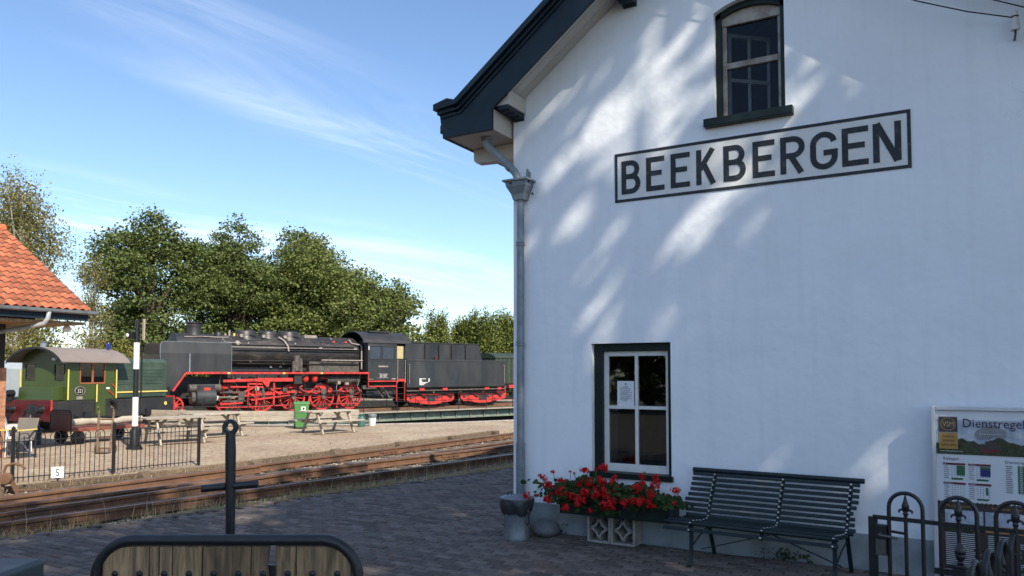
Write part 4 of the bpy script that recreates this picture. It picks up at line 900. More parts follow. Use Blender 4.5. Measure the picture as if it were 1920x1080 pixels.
# --- luggage trolley in the foreground
def trolley(name, loc, rz, label, wood, L=1.1, bar_at=None, H=1.17, log=False):
    t = tag(empty(name, loc, rz), label, 'luggage trolley', 'luggage trolleys with a hooped plank end')
    hw = .495
    b = MB(); rc = .14; pts = [(-hw, 0, .30), (-hw, 0, H - rc)] + [(-hw + rc - rc * math.cos(R_(a)), 0, H - rc + rc * math.sin(R_(a))) for a in range(10, 91, 10)] + [(hw - rc + rc * math.sin(R_(a)), 0, H - rc + rc * math.cos(R_(a))) for a in range(0, 91, 10)] + [(hw, 0, .30)]
    b.tube(pts, .021, 12); b.build('end_hoop', M['iron'], t, 60)
    edges = [-.470, -.292, -.255, -.205, -.092, .092, .158, .182, .262, .470] if wood == 'oldwood' else [-.47 + .094 * i for i in range(11)]
    for i, (xa, xb) in enumerate(zip(edges, edges[1:])):
        if wood == 'oldwood' and i == 6: continue        # the missing strip
        zt = H - .02
        pl = [(xa + .002, .42), (xb - .002, .42)]
        def topz(x):
            q = hw - abs(x); return zt if q > .12 else zt - .12 + math.sqrt(max(0, .12 ** 2 - (.12 - q) ** 2))
        k_ = 6
        for j in range(k_ + 1):
            x = xb - .002 - (xb - xa - .004) * j / k_; wob = .0
            pl.append((x, topz(x) - .004))
        if wood == 'oldwood' and i in (5, 7):            # ragged broken edges beside the gap
            ex = xb if i == 5 else xa; rag = []
            for j in range(9):
                rag.append((ex + r3.uniform(-.012, .006) * (1 if i == 5 else -1), .42 + (zt - .42) * j / 9))
            pl = ([(xa + .002, .42)] + rag + [(ex, zt - .004), (xa + .002, zt - .004)]) if i == 5 else ([(xb - .002, .42), (xb - .002, zt - .004), (ex, zt - .004)] + rag[::-1])
        b = MB(); b.prism(pl, -.008, .022 + r3.uniform(-.002, .003)); b.build('plank', M[wood], t, bevel=.003)
    b = MB(); b.box(-.46, .46, .0225, .045, .60, .66); b.box(-.46, .46, .0225, .045, H - .16, H - .10); b.build('batten', M['iron'], t)
    for i in range(10):
        b = MB(); x = -.42 + .093 * i; b.lathe([(0, -.014), (.010, -.0125), (.013, -.0085), (.013, -.008)], (x, 0, H - .125), 8, 'y'); b.build('coach_bolt', M['iron'], t, 60)
    for i in range(6):
        b = MB(); x = -.48 + i * .161; b.box(x, x + .157, .05, L, .42, .45); b.build('deck_plank', M[wood], t)
    b = MB()
    for sx in (-1, 1): b.box(sx * .45 - .03, sx * .45 + .03, .0, L, .36, .418)
    for y in (.05, L * .5, L - .05): b.box(-.42, .42, y - .025, y + .025, .362, .416)
    b.build('chassis', M['red_steel' if log else 'iron'], t)
    for y in (.25, L - .25):
        b = MB(); b.cyl((-.40, y, .19), (.40, y, .19), .018, 8); ax_ = b.build('axle', M['iron'], t)
        for sx in (-1, 1):
            b = MB(); b.lathe([(.0, -.02), (.05, -.025), (.06, -.012), (.15, -.012), (.155, -.024), (.185, -.024), (.19, -.015), (.19, .015), (.185, .024), (.155, .024), (.15, .012), (.06, .012), (.05, .025), (0, .02)], (sx * .41, y, .19), 20, 'x'); b.build('wheel', M['iron'], ax_, 40)
            b = MB(); b.box(sx * .34 - .02, sx * .34 + .02, y - .03, y + .03, .18, .36); b.build('axle_bracket', M['iron'], ax_)
    if bar_at:
        bx, by = bar_at; b = MB()
        b.tube([(bx + .012, by, .34), (bx + .008, by, .80), (bx + .004, by, 1.1), (bx, by, 1.42), (bx - .002, by, 1.50)], [.018, .020, .023, .026, .023], 10)
        db = b.build('drawbar', M['iron'], t, 60)
        b = MB(); b.ring([(.019, -.014), (.037, -.014), (.041, 0), (.037, .014), (.019, .014)], (bx - .003, by, 1.53), 20, 'y'); b.build('towing_eye', M['iron'], db, 50)
        b = MB(); b.cyl((bx - .135, by - .015, 1.225), (bx - .02, by - .002, 1.235), .019, 10); b.cyl((bx + .02, by + .002, 1.237), (bx + .135, by + .015, 1.245), .019, 10); b.build('cross_handle', M['iron'], db, 60)
    return t
tp_ = YP(-1.076, 2.9); trolley('luggage_trolley', (tp_.x, tp_.y, 0), R_(30), 'old luggage trolley with grey planks, black hoop and raised drawbar, in the foreground', 'oldwood', 1.15, (-.335, .92))
# --- grey box at the lower left corner
gp = YP(-2.07, 2.80); GB = tag(empty('utility_box', (gp.x, gp.y, 0), R_(26)), 'grey green steel box cut by the lower left corner', 'box')
b = MB(); b.box(-.22, .22, -.12, .14, 0, 1.02); b.build('body', M['grey_box'], GB, bevel=.01)
b = MB(); b.prism([(-.26, 1.02), (.26, 1.02), (.262, 1.075), (.245, 1.088), (-.245, 1.088), (-.262, 1.075)], -.15, .17); b.build('lid', M['grey_box'], GB, bevel=.006)
b = MB(); b.box(-.2, .05, -.06, .06, 1.0885, 1.0925); b.build('slot_plate', M['iron'], GB)
# --- small weeds and fallen leaves on the paving
wd = MB()
for cx_, n_ in ((3.05, 60), (3.22, 30), (2.86, 12), (.62, 14)):
    for i in range(n_): leaf_disc(wd, Vector((cx_ + r3.gauss(0, .05), -.04 - abs(r3.gauss(0, .03)), .01 + abs(r3.gauss(0, .05)))), Vector((r3.gauss(0, 1), -1, r3.gauss(.5, .6))), r3.uniform(.012, .03))
tag(wd.build('weeds', M['weed'], fix=False), 'small green weeds at the foot of the wall behind the bench', 'weeds', kind='stuff')
fl = MB()
for i in range(420):
    x, y = r3.uniform(-3.5, 4.5), r3.uniform(-4.6, 4)
    if x < edge_x(y) + .1 or (x > -.1 and y > -.1): continue
    leaf_disc(fl, Vector((x, y, .012)), Vector((r3.gauss(0, .3), r3.gauss(0, .3), 1)), r3.choice([.012, .016, .022, .03]))
for i in range(40): leaf_disc(fl, Vector((r3.gauss(1.7, .5), r3.uniform(-.7, -.3), .014)), Vector((0, 0, 1)), .012)
tag(fl.build('fallen_leaves', M['fallen'], fix=False), 'scattered dry leaves and bits on the dark paving', 'fallen leaves', kind='stuff')

# ================================================================ THINGS IN THE YARD
r4 = random.Random(9)
# --- hooped fence beside the track: one fence, bars as parts
HF = tag(empty('yard_fence', (0, 0, YZ)), 'low black hooped iron fence along the sunny yard edge', 'fence')
fp = [(-11.0, -3.75), (-10.42, -2.1), (-9.95, -.49), (-9.55, 1.13), (-9.36, 2.9)]
hbm = {}
for k, ((xa, ya), (xb, yb)) in enumerate(zip(fp, fp[1:])):
    A = Vector((xa, ya, 0)); B = Vector((xb, yb, 0)); D = B - A; L = D.length; d = D / L; nb = 19; stp = L / (nb + 1)
    for z in (.10, .74): q = MB(); q.bar(A + Vector((0, 0, z)), B + Vector((0, 0, z)), .035, .010); q.build('fence_rail', M['iron'], HF)
    i = 1
    while i <= nb:
        p = A + d * stp * i
        if i + 1 <= nb and i % 3 == 1:                   # a hoop over two bars
            p2 = p + d * stp * 2 if i + 2 <= nb else p + d * stp; r = (p2 - p).length / 2; c = (p + p2) / 2
            q = MB(); q.tube([p + Vector((0, 0, .03)), p + Vector((0, 0, .80))] + [c - d * r * math.cos(R_(a)) + Vector((0, 0, .80 + r * math.sin(R_(a)))) for a in range(20, 180, 20)] + [p2 + Vector((0, 0, .80)), p2 + Vector((0, 0, .03))], .0075, 6)
            q.build('hoop_bar', M['iron'], HF, 60, fix=False)
        elif i % 3 == 2:
            q = MB(); q.cyl(p + Vector((0, 0, .03)), p + Vector((0, 0, .79)), .007, 6); q.lathe([(.007, .79), (.013, .80), (0, .84)], p, 6); q.build('spear_bar', M['iron'], HF, 60, fix=False)
        i += 1
    q = MB(); q.box(B.x - .024, B.x + .024, B.y - .024, B.y + .024, -.1, .97); q.add([(B.x - .03, B.y - .03, .97), (B.x + .03, B.y - .03, .97), (B.x + .03, B.y + .03, .97), (B.x - .03, B.y + .03, .97), (B.x, B.y, 1.02)], [(0, 1, 4), (1, 2, 4), (2, 3, 4), (3, 0, 4)])
    q.build('fence_post', M['iron'], HF)
# --- kerb line and litter in the yard
A = YP(-12.2, 15.6, YZ); B = YP(-9.6, 19.4, YZ); d = (B - A).normalized(); L = (B - A).length; k = 0
KB = tag(empty('kerb', (0, 0, 0)), kind='structure')
while k * .5 < L - .5:
    p = A + d * (k * .5); q = A + d * (k * .5 + .49); b = MB(); b.bar(p + Vector((0, 0, -.02)), q + Vector((0, 0, -.02)), .09, .07); b.build('kerb_stone', M['pebble'], KB); k += 1
lt = MB()
for i in range(2600):
    f_ = r4.uniform(13.5, 31); x_ = r4.uniform(-.70, .02) * f_; p = YP(x_, f_, YZ + .006)
    if p.x > yedge_x(p.y) - .1 or (p - Vector((PC.x, PC.y, p.z))).length < PR + .3: continue
    s_ = r4.choice([.015, .02, .03, .045]); leaf_disc(lt, p, Vector((r4.gauss(0, .35), r4.gauss(0, .35), 1)), s_)
tag(lt.build('yard_litter', M['fallen'], fix=False), 'dry leaves and grit scattered over the sunny yard', 'fallen leaves', kind='stuff')
# --- track number plate
NP = tag(empty('number_plate', (-9.36, -.03, YZ), R_(48)), 'small white plate with a black number 5 in front of the fence', 'sign')
b = MB(); b.prism([(-.09, .09), (.09, .09), (.10, .10), (.10, .275), (.09, .285), (-.09, .285), (-.10, .275), (-.10, .10)], -.006, .006); pl_ = b.build('plate', M['white_gloss'], NP)
lettering('numeral', '5', .19, M['black_gloss'], pl_, (0, -.0075, .118), sx=.8, center=True)
b = MB(); b.box(-.035, .035, .0065, .02, .06, .12); b.box(-.012, .012, .0065, .02, -.15, .06); b.build('stake', M['iron'], NP)
# --- point lever
PL = tag(empty('point_lever', (-9.15, -.95, -.25), R_(35)), 'rusty point lever with an iron stand and rod at the left edge', 'point lever')
b = MB(); b.bar((-.18, 0, 0), (-.03, 0, .30), .05, .05); b.bar((.18, 0, 0), (.03, 0, .30), .05, .05); b.box(-.26, .26, -.12, .12, -.02, .03); b.build('stand', M['rail'], PL)
b = MB(); b.tube([(.0, -.03, .26), (-.06, -.03, .42), (-.02, -.03, .52), (.10, -.03, .55), (.22, -.03, .52), (.28, -.03, .46)], .022, 8); b.build('lever', M['rail'], PL, 50)
b = MB(); b.lathe([(0, -.05), (.085, -.05), (.10, -.03), (.10, .03), (.085, .05), (0, .05)], (-.02, -.03, .30), 16, 'y'); b.build('weight', M['rail'], PL, 40)
b = MB(); b.tube([(.1, 0, .10), (.75, .05, .11), (1.0, .06, .13)], .016, 8); b.build('rod', M['rail'], PL)
b = MB(); b.tube([(1.0, .06, .13), (1.22, .05, .13), (1.33, -.02, .10), (1.42, -.12, .04)], .015, 8); b.build('painted_rod_end', M['pipe_old'], PL, 50)
# --- sack truck
ST_ = tag(empty('sack_truck', (-13.47, 3.36, YZ), R_(35)), 'old wooden sack truck standing behind the fence', 'sack truck')
for sx in (-1, 1):
    b = MB(); b.tube([(sx * .15, 0, .04), (sx * .16, .03, .4), (sx * .17, .08, .8), (sx * .175, .10, 1.0), (sx * .165, .06, 1.10), (sx * .16, .0, 1.13)], [.026, .028, .028, .026, .022, .020], 8); b.build('stile', M['sleeper'], ST_, 60)
    b = MB(); b.ring([(.07, -.016), (.10, -.016), (.10, .016), (.07, .016)], (sx * .21, .10, .10), 16, 'x'); b.build('wheel', M['rail'], ST_, 40)
for z_, y_ in ((.12, .01), (.38, .03), (.62, .06), (.82, .085)):
    b = MB(); b.box(-.15, .15, y_ - .012, y_ + .012, z_ - .02, z_ + .02); b.build('crossbar', M['rail'], ST_)
b = MB(); b.box(-.17, .17, -.16, .01, .02, .032); b.build('toe_plate', M['rail'], ST_)
# --- trolley in the yard with a timber on it
trolley('luggage_trolley', (-16.75, 4.15, YZ), R_(0), 'maroon planked luggage trolley standing in front of the olive green shunter', 'maroon_wood', 2.2, None, .94, True)
lg = MB(); pts = [(.25 + .08 * math.sin(i * 1.7), .13 + i * .26, .585 + .02 * math.sin(i * 1.1)) for i in range(9)]
lg.tube(pts, [.10 + .012 * math.sin(i * 2.3) for i in range(9)], 10); o = lg.build('timber_log', M['palewood'], smooth=50, loc=(-16.75, 4.15, YZ)); tag(o, 'long grey sawn log lying on the maroon luggage trolley', 'log')
# --- picnic tables
def picnic(loc, rz, label):
    t = tag(empty('picnic_table', loc, rz), label, 'picnic table', 'wooden picnic tables in the yard'); L = 1.75
    for i in range(5):
        y = -.34 + i * .17; b = MB(); b.box(-L / 2 + r4.uniform(-.02, .02), L / 2 + r4.uniform(-.02, .02), y - .078, y + .078, .70, .74); b.build('top_plank', M['palewood'], t)
    for sy in (-1, 1):
        for k in range(2):
            y = sy * (.62 + .0 + k * .13); b = MB(); b.box(-L / 2 + r4.uniform(-.02, .02), L / 2, y - .06, y + .06, .40, .44); b.build('seat_plank', M['palewood'], t)
    for sx in (-1, 1):
        x = sx * .58
        for sy in (-1, 1):
            b = MB(); b.bar((x, sy * .22, .70), (x, sy * .62, 0), .09, .045, (1, 0, 0)); b.build('leg', M['palewood'], t)
        b = MB(); b.bar((x + .046, -.74, .37), (x + .046, .74, .37), .04, .09); b.build('seat_bearer', M['palewood'], t)
        b = MB(); b.bar((x + .046, -.40, .675), (x + .046, .40, .675), .04, .05); b.build('top_bearer', M['palewood'], t)
        b = MB(); b.bar((x, 0, .36), (x - sx * .36, 0, .69), .07, .035, (0, 1, 0)); b.build('brace', M['palewood'], t)
    return t
picnic((-13.27, 10.87, YZ), R_(76), 'weathered picnic table beside the green wheeled bin')
picnic((-14.35, 5.95, YZ), R_(74), 'weathered picnic table right behind the black and white signal post')
picnic((-15.25, 8.0, YZ), R_(78), 'weathered picnic table behind the iron fence, left of the raised drawbar')
# --- bins and churn
WB = tag(empty('wheeled_bin', (-15.43, 11.78, YZ), R_(50)), 'green plastic wheeled bin with a white badge by the timber barrier', 'bin')
b = MB(); b.add([(-.20, -.22, .06), (.20, -.22, .06), (.20, .20, .06), (-.20, .20, .06), (-.25, -.27, .86), (.25, -.27, .86), (.25, .27, .86), (-.25, .27, .86)], [(0, 3, 2, 1), (4, 5, 6, 7), (0, 1, 5, 4), (1, 2, 6, 5), (2, 3, 7, 6), (3, 0, 4, 7)]); b.build('body', M['bin_green'], WB, bevel=.02)
b = MB(); b.prism([(-.29, .86), (.30, .86), (.30, .90), (.10, .955), (-.22, .94), (-.29, .89)], -.27, .27, 'yz'); b.build('lid', M['bin_green'], WB, bevel=.015)
b = MB(); b.box(-.27, .27, .28, .32, .84, .88); b.build('handle', M['bin_green'], WB)
for z_ in (.56, .36): b = MB(); b.box(-.225, .225, -.262 + (.6 - z_) * .06, -.235, z_, z_ + .02); b.build('rib', M['churn'], WB)
b = MB(); b.box(-.02, .13, -.272, -.262, .64, .78); bd = b.build('badge', M['white_gloss'], WB)
b = MB(); b.lathe([(0, -.276), (.038, -.276), (.038, -.2735), (0, -.2735)], (.065, 0, .72), 12, 'y'); b.box(.03, .06, -.2765, -.2736, .66, .70); b.build('badge_mark', M['black_gloss'], bd)
for sx in (-1, 1): b = MB(); b.lathe([(0, -.025), (.085, -.025), (.095, 0), (.085, .025), (0, .025)], (sx * .2, .22, .095), 14, 'x'); b.build('wheel', M['rubber'], WB, 40)
b = MB(); b.lathe([(0, 0), (.135, 0), (.14, .02), (.14, .31), (.125, .35), (.085, .385), (.082, .42), (.10, .435), (.10, .455), (0, .47)], n=18)
CH = b.build('milk_churn', M['churn'], smooth=40, loc=(-14.15, 13.5, YZ)); tag(CH, 'dark green milk churn between the picnic table and the white bin', 'milk churn')
for sx in (-1, 1): b = MB(); b.tube([(sx * .125, 0, .34), (sx * .165, 0, .37), (sx * .165, 0, .42), (sx * .10, 0, .43)], .01, 6); b.build('handle', M['churn'], CH)
WT = tag(empty('white_bin', (-14.2, 14.15, YZ)), 'white plastic bin with a grey liner beside the turntable pit', 'bin')
b = MB(); b.lathe([(0, 0), (.12, 0), (.125, .01), (.155, .36), (.15, .36), (0, .33)], n=18); b.build('bucket', M['white_plastic'], WT, 40)
b = MB(); b.lathe([(.157, .30), (.165, .36), (.172, .41), (.16, .43), (.13, .40), (0, .38)], n=18); b.build('liner', M['bin_zinc'], WT, 60)
# --- timber barrier round the pit
for k in range(4):
    a0, a1 = R_(-83 + k * 8.6), R_(-83 + (k + 1) * 8.6); rr = PR + 1.0
    A = PC + Vector((math.cos(a0), math.sin(a0), 0)) * rr; B = PC + Vector((math.cos(a1), math.sin(a1), 0)) * rr; d = (B - A).normalized()
    t = tag(empty('timber_barrier', (A.x, A.y, YZ), math.atan2(d.y, d.x)), ['bleached timber barrier behind the signal post', 'bleached timber barrier behind the picnic tables', 'bleached timber barrier seen through the drawbar ring', 'bleached timber barrier behind the green wheeled bin'][k], 'barrier', 'timber barriers round the turntable pit'); L = (B - A).length
    for z0, z1 in ((.20, .385), (.39, .575)):
        b = MB(); b.box(.03, L - .03, -.04, .04, z0, z1); b.build('beam', M['palewood'], t, bevel=.01)
    b = MB(); b.box(-.10, .10, -.16, -.041, -.1, .60 + r4.uniform(-.04, .04)); b.build('post', M['palewood'], t, bevel=.01)
# --- signal post
SG = tag(empty('signal_post', (-13.66, 4.29, YZ)), 'black and white banded railway signal post behind the iron fence', 'signal post')
for z0, z1, m_ in ((.60, 1.34, 'white_gloss'), (1.34, 2.06, 'iron'), (2.06, 2.74, 'white_gloss')):
    b = MB(); b.cyl((0, 0, z0), (0, 0, z1), .072 if m_ != 'iron' else .066, 14); b.build('band', M[m_], SG, 40)
b = MB(); b.lathe([(.17, 0), (.17, .08), (.12, .10), (.11, .40), (.075, .50), (.072, .60)], n=12); b.build('base', M['iron'], SG, 30)
for a in range(4): b = MB(); b.bar((.11 * math.cos(a * 1.57 + .4), .11 * math.sin(a * 1.57 + .4), .12), (.20 * math.cos(a * 1.57 + .4), .20 * math.sin(a * 1.57 + .4), .0), .03, .09, (0, 0, 1)); b.build('base_rib', M['iron'], SG)
b = MB(); b.cyl((0, 0, 2.74), (0, 0, 3.32), .05, 10); b.build('mast_top', M['iron'], SG)
b = MB(); b.cyl((.13, .05, .1), (.13, .05, 2.9), .014, 6); b.cyl((.16, .06, 1.3), (.16, .06, 3.3), .010, 6); b.build('pull_rod', M['iron'], SG)
for dx in (-.10, -.04, .05): b = MB(); b.cyl((dx, .03, 2.78), (dx, .03, 3.34), .014, 6); b.build('ladder_rod', M['iron'], SG)
for z_ in (2.80, 3.0, 3.18): b = MB(); b.bar((-.14, .0, z_), (.16, .05, z_), .03, .03); b.build('bracket', M['iron'], SG)
b = MB(); b.box(-.34, -.12, -.08, .08, 2.84, 3.02); b.lathe([(.06, 3.02), (.04, 3.06), (.0, 3.07)], (-.23, 0, 0), 10); b.build('lamp_house', M['iron'], SG, bevel=.01)
b = MB(); b.lathe([(.0, -.02), (.045, -.018), (.055, 0), (.045, .01)], (-.26, -.095, 2.93), 12, 'y'); b.build('lamp_lens', M['white_gloss'], SG, 60)
b = MB(); b.bar((.30, -.02, 2.80), (.31, -.02, 3.34), .07, .03, (0, 1, 0)); b.build('signal_arm', M['palewood'], SG)
b = MB(); b.bar((.0, .0, 3.1), (.30, -.01, 3.05), .02, .02); b.build('arm_pivot', M['iron'], SG)
# --- terrace chairs and table at the left edge
def chair(loc, rz, label, m_):
    t = tag(empty('terrace_chair', loc, rz), label, 'chair', 'terrace chairs')
    b = MB(); b.box(-.24, .24, -.22, .22, .42, .45); b.build('seat', M[m_], t, bevel=.01)
    b = MB(); b.add([(-.25, .20, .46), (.25, .20, .46), (.27, .30, .92), (-.27, .30, .92), (-.25, .225, .46), (.25, .225, .46), (.27, .325, .92), (-.27, .325, .92)], [(0, 1, 2, 3), (4, 7, 6, 5), (0, 4, 5, 1), (1, 5, 6, 2), (2, 6, 7, 3), (3, 7, 4, 0)]); b.build('backrest', M[m_], t, bevel=.01)
    for sx in (-1, 1):
        b = MB(); b.tube([(sx * .25, -.24, 0), (sx * .25, -.22, .66)], .014, 6); b.build('leg', M['iron' if m_ != 'white_plastic' else m_], t)
        b = MB(); b.tube([(sx * .25, .26, 0), (sx * .25, .24, .66)], .014, 6); b.build('leg', M['iron' if m_ != 'white_plastic' else m_], t)
        b = MB(); b.box(sx * .25 - .025, sx * .25 + .025, -.25, .26, .655, .68); b.build('armrest', M['yellow' if m_ == 'grey_mesh' else m_], t)
    return t
chair((-15.75, 2.45, YZ), R_(-20), 'grey mesh backed terrace chair beside the brick pier', 'grey_mesh')
chair((-13.95, 1.62, YZ), R_(20), 'grey mesh backed terrace chair cut by the left edge', 'grey_mesh')
chair((-14.72, 2.05, YZ), R_(150), 'white plastic terrace chair by the left fence post', 'white_plastic')
PT = tag(empty('terrace_table', (-15.2, 2.1, YZ), R_(15)), 'white slatted terrace table behind the white chair', 'table')
for i in range(6): b = MB(); b.box(-.35, .35, -.33 + i * .11, -.33 + i * .11 + .095, .68, .70); b.build('top_slat', M['white_plastic'], PT)
for sx in (-1, 1):
    for sy in (-1, 1): b = MB(); b.bar((sx * .3, sy * .28, .68), (sx * .3, -sy * .26, 0), .03, .02); b.build('leg', M['white_plastic'], PT)
PO = tag(empty('flower_churn', (-17.3, 3.75, YZ)), 'dark blue churn holding a plant in the shade below the shunter', 'planter')
b = MB(); b.lathe([(0, 0), (.18, 0), (.18, .40), (.11, .50), (.13, .56), (.12, .56), (0, .52)], n=16); b.build('churn', mat('navy_enamel', (.03, .045, .08), .5), PO, 40)
f = MB()
for i in range(70): leaf_disc(f, Vector((r4.gauss(0, .1), r4.gauss(0, .1), .58 + abs(r4.gauss(0, .1)))), Vector((r4.gauss(0, 1), r4.gauss(0, 1), r4.gauss(.3, 1))), .05)
tag(f.build('foliage', M['geranium'], PO, fix=False), kind='stuff')

# ================================================================ TILED BUILDING ON THE LEFT
TBD = tag(empty('tiled_building'), 'building with orange pantile roof and grey gutter at the left edge', 'building')
GX, GZ, VY, RXx, RZz = -13.25, 3.27, 2.82, -17.25, 5.62
sa = math.atan2(RZz - GZ, GX - RXx); SL = math.hypot(RZz - GZ, GX - RXx)
cw, ex = .1835, .30; npf = 9; tm = MB(); vs_ = []
for (s0, lift) in ((-.02, .028), (.34, .0)):
    for th in (0, -.014):
        for i in range(npf + 1):
            u = i / npf; hgt = .024 * math.sin(2 * math.pi * (u - .12)) + .008
            vs_.append((s0, -u * (cw + .012), hgt + lift + th))
n = npf + 1
fs = []
for i in range(npf): fs += [(i, i + 1, 2 * n + i + 1, 2 * n + i), (n + i, 3 * n + i, 3 * n + i + 1, n + i + 1), (i, n + i, n + i + 1, i + 1)]
fs += [(0, 2 * n, 3 * n, n), (npf, n + npf, 3 * n + npf, 2 * n + npf)]
tm.add(vs_, fs); tme = tm.mesh('roof_tile', 50, fix=True); tme.materials.append(M['tile'])
rf = MB(); rf.prism([(GX + .05, GZ - .03), (RXx, RZz - .02), (RXx, RZz - .08), (GX + .05, GZ - .09)], -8, VY - .03); roof_ = rf.build('roof', M['tile'], TBD)
rf = MB(); rf.prism([(RXx, RZz - .02), (2 * RXx - GX, GZ - .03), (2 * RXx - GX, GZ - .09), (RXx, RZz - .08)], -8, VY - .03); rf.build('back_slope', M['tile'], roof_)
rows = int(SL / ex); fieldt = MB()
rotm = Matrix.Rotation(-(math.pi - sa), 4, 'Y')
for j in range(rows + 1):
    for i in range(34):
        s_ = j * ex; x = GX + .06 - s_ * math.cos(sa); z = GZ + s_ * math.sin(sa) + .01; y = VY - i * cw
        # local x runs up the slope
        mtx = Matrix.Translation((x, y, z)) @ Matrix(((-math.cos(sa), 0, math.sin(sa), 0), (0, 1, 0, 0), (math.sin(sa), 0, math.cos(sa), 0), (0, 0, 0, 1))) @ Matrix.Rotation(r4.gauss(0, .012), 4, 'Z')
        if i < 13:
            o = link('roof_tile', tme, None, roof_); o.matrix_local = mtx
        else: fieldt.add([mtx @ Vector(v) for v in tm.v], tm.f)
tag(fieldt.build('roof_tile_field', M['tile'], roof_, fix=False), kind='stuff')
for i in range(16):
    b = MB(); y = VY - .02 - i * .34
    b.tube([(RXx, y, RZz + .02), (RXx, y - .36, RZz + .01)], [.13, .12], 12); b.build('ridge_tile', M['tile'], roof_, 50)
gt = MB(); prf = [(.0, .0), (.02, -.06), (.07, -.085), (.12, -.06), (.14, .0), (.13, .0), (.11, -.05), (.07, -.072), (.03, -.05), (.01, 0)]
gt.prism([(GX + x, GZ + .0 + z) for x, z in prf], -8, VY + .10); gt.build('gutter', M['zinc'], TBD)
b = MB(); b.box(GX - .10, GX - .005, -8, VY - .06, GZ - .23, GZ - .05); b.build('fascia', M['navy'], TBD)
b = MB(); b.box(RXx, GX - .11, -8, VY - .08, GZ - .32, GZ - .26); b.build('ceiling', M['oldwood'], TBD)
b = MB(); b.tube([(GX + .06, 1.82, GZ - .07), (GX + .06, 1.80, GZ - .22), (GX - .02, 1.76, GZ - .34), (GX - .25, 1.62, GZ - .40)], .05, 10); b.build('swan_neck', M['alu'], TBD, 50)
b = MB(); b.tube([(GX - .25, 1.62, GZ - .40), (-14.45, 1.0, GZ - .62), (-14.52, .95, GZ - .8)], .05, 10); b.build('drain_pipe', M['zinc'], TBD, 50)
b = MB(); b.box(-18.3, -14.6, -8, 1.66, YZ - .05, 1.93); b.build('brick_base', M['pier_brick'], TBD)
b = MB(); b.box(-18.3, -14.63, -8, 1.63, 1.93, 3.0); b.build('dark_boarding', M['interior'], TBD)
b = MB(); b.prism([(-17.2, 2.95), (-13.4, 2.95), (-13.4, 3.2), (RXx, RZz - .1), (2 * RXx - GX, 3.2), (2 * RXx - GX, 2.95)], 1.60, 1.64); b.build('gable_boarding', M['navy'], TBD)
GLb = tag(empty('globe_lamp', (-13.75, 2.55, 2.86)), 'white globe lamp hanging under the tiled roof verge', 'lamp')
b = MB(); b.lathe([(0, -.09), (.06, -.075), (.095, -.02), (.095, .02), (.05, .07), (.03, .085), (0, .086)], n=16); b.build('globe', M['white_gloss'], GLb, 60)
b = MB(); b.cyl((0, 0, .08), (0, 0, .2), .02, 8); b.build('stem', M['iron'], GLb)

# ================================================================ STEAM LOCOMOTIVE, TENDER, TURNTABLE
LO = (-27.18, 16.24, -.13); LR = R_(70.01)
LC = tag(empty('steam_locomotive', LO, LR), 'large black steam locomotive with red wheels on the turntable', 'locomotive')
def lp(name, b, m, parent=LC, smooth=None, bevel=None, **k): return b.build(name, M[m], parent, smooth, bevel, **k)
BZ, BR = 2.98, .86
b = MB(); b.lathe([(.0, -1.02), (.80, -1.02), (.865, -.98), (.865, 1.2)], (0, 0, BZ), 36, 'x'); lp('smokebox', b, 'loco_black', smooth=35)
b = MB(); b.lathe([(.0, -1.22), (.25, -1.20), (.50, -1.12), (.66, -1.035), (.66, -1.02)], (0, 0, BZ), 28, 'x'); lp('smokebox_door', b, 'loco_black', smooth=60)
b = MB(); b.lathe([(BR, 1.2), (BR, 8.5), (0, 8.5)], (0, 0, BZ + .01), 36, 'x', cap=False); bo = lp('boiler', b, 'boiler', smooth=35)
for u in (1.22, 2.05, 3.1, 4.15, 5.3, 6.4, 7.4, 8.3): b = MB(); b.ring([(BR + .001, u - .025), (BR + .010, u - .025), (BR + .010, u + .025), (BR + .001, u + .025)], (0, 0, BZ + .01), 36, 'x'); lp('boiler_band', b, 'loco_black', bo, smooth=35)
b = MB(); b.box(5.6, 8.5, -.80, .80, 1.55, 2.55); lp('firebox', b, 'grime')
b = MB(); b.lathe([(.42, 3.70), (.36, 3.78), (.325, 3.86), (.325, 4.16), (.345, 4.17), (.345, 4.22), (.325, 4.23), (.33, 4.33), (.375, 4.36), (.375, 4.40), (.29, 4.40), (.27, 3.9)], n=24, cap=False); lp('chimney', b, 'loco_black', smooth=40)
for u, r, zt in ((2.52, .52, 4.10), (3.65, .47, 4.11), (4.78, .55, 4.13)):
    b = MB(); b.lathe([(r + .10, 3.60), (r + .04, 3.72), (r, 3.80), (r, zt - .10), (r - .04, zt - .035), (r - .14, zt), (0, zt + .015)], (u, 0, 0), 24); dm = lp('dome', b, 'boiler', smooth=40)
    if u != 3.65:
        for k in range(5): q = MB(); q.tube([(u + .05 + k * .07, -r - .0, 3.80), (u + .05 + k * .07, -r - .04, 3.62), (u + .05 + k * .07, -r - .10, 3.45)], .012, 5); lp('sand_pipe', q, 'loco_black', dm)
        q = MB(); q.box(u + .0, u + .36, -r - .05, -r + .05, 3.83, 3.90); lp('sand_lever', q, 'loco_black', dm)
    q = MB(); q.cyl((u - .42, -.52, 3.80), (u - .42, -.60, 3.80), .085, 12); lp('steam_cock', q, 'pipe_old', dm, smooth=40)
b = MB(); b.lathe([(0, 3.70), (.17, 3.70), (.17, 3.86), (.11, 3.96), (.0, 3.98)], (1.05, -.35, 0), 14); lp('bell', b, 'loco_black', smooth=50)
for u, h, m_ in ((1.62, 4.05, 'pipe_old'), (1.42, 3.90, 'pipe_old'), (1.86, 3.92, 'yellow'), (2.02, 3.90, 'grime')): b = MB(); b.cyl((u, -.25, 3.6), (u, -.25, h), .055, 8); lp('valve', b, m_)
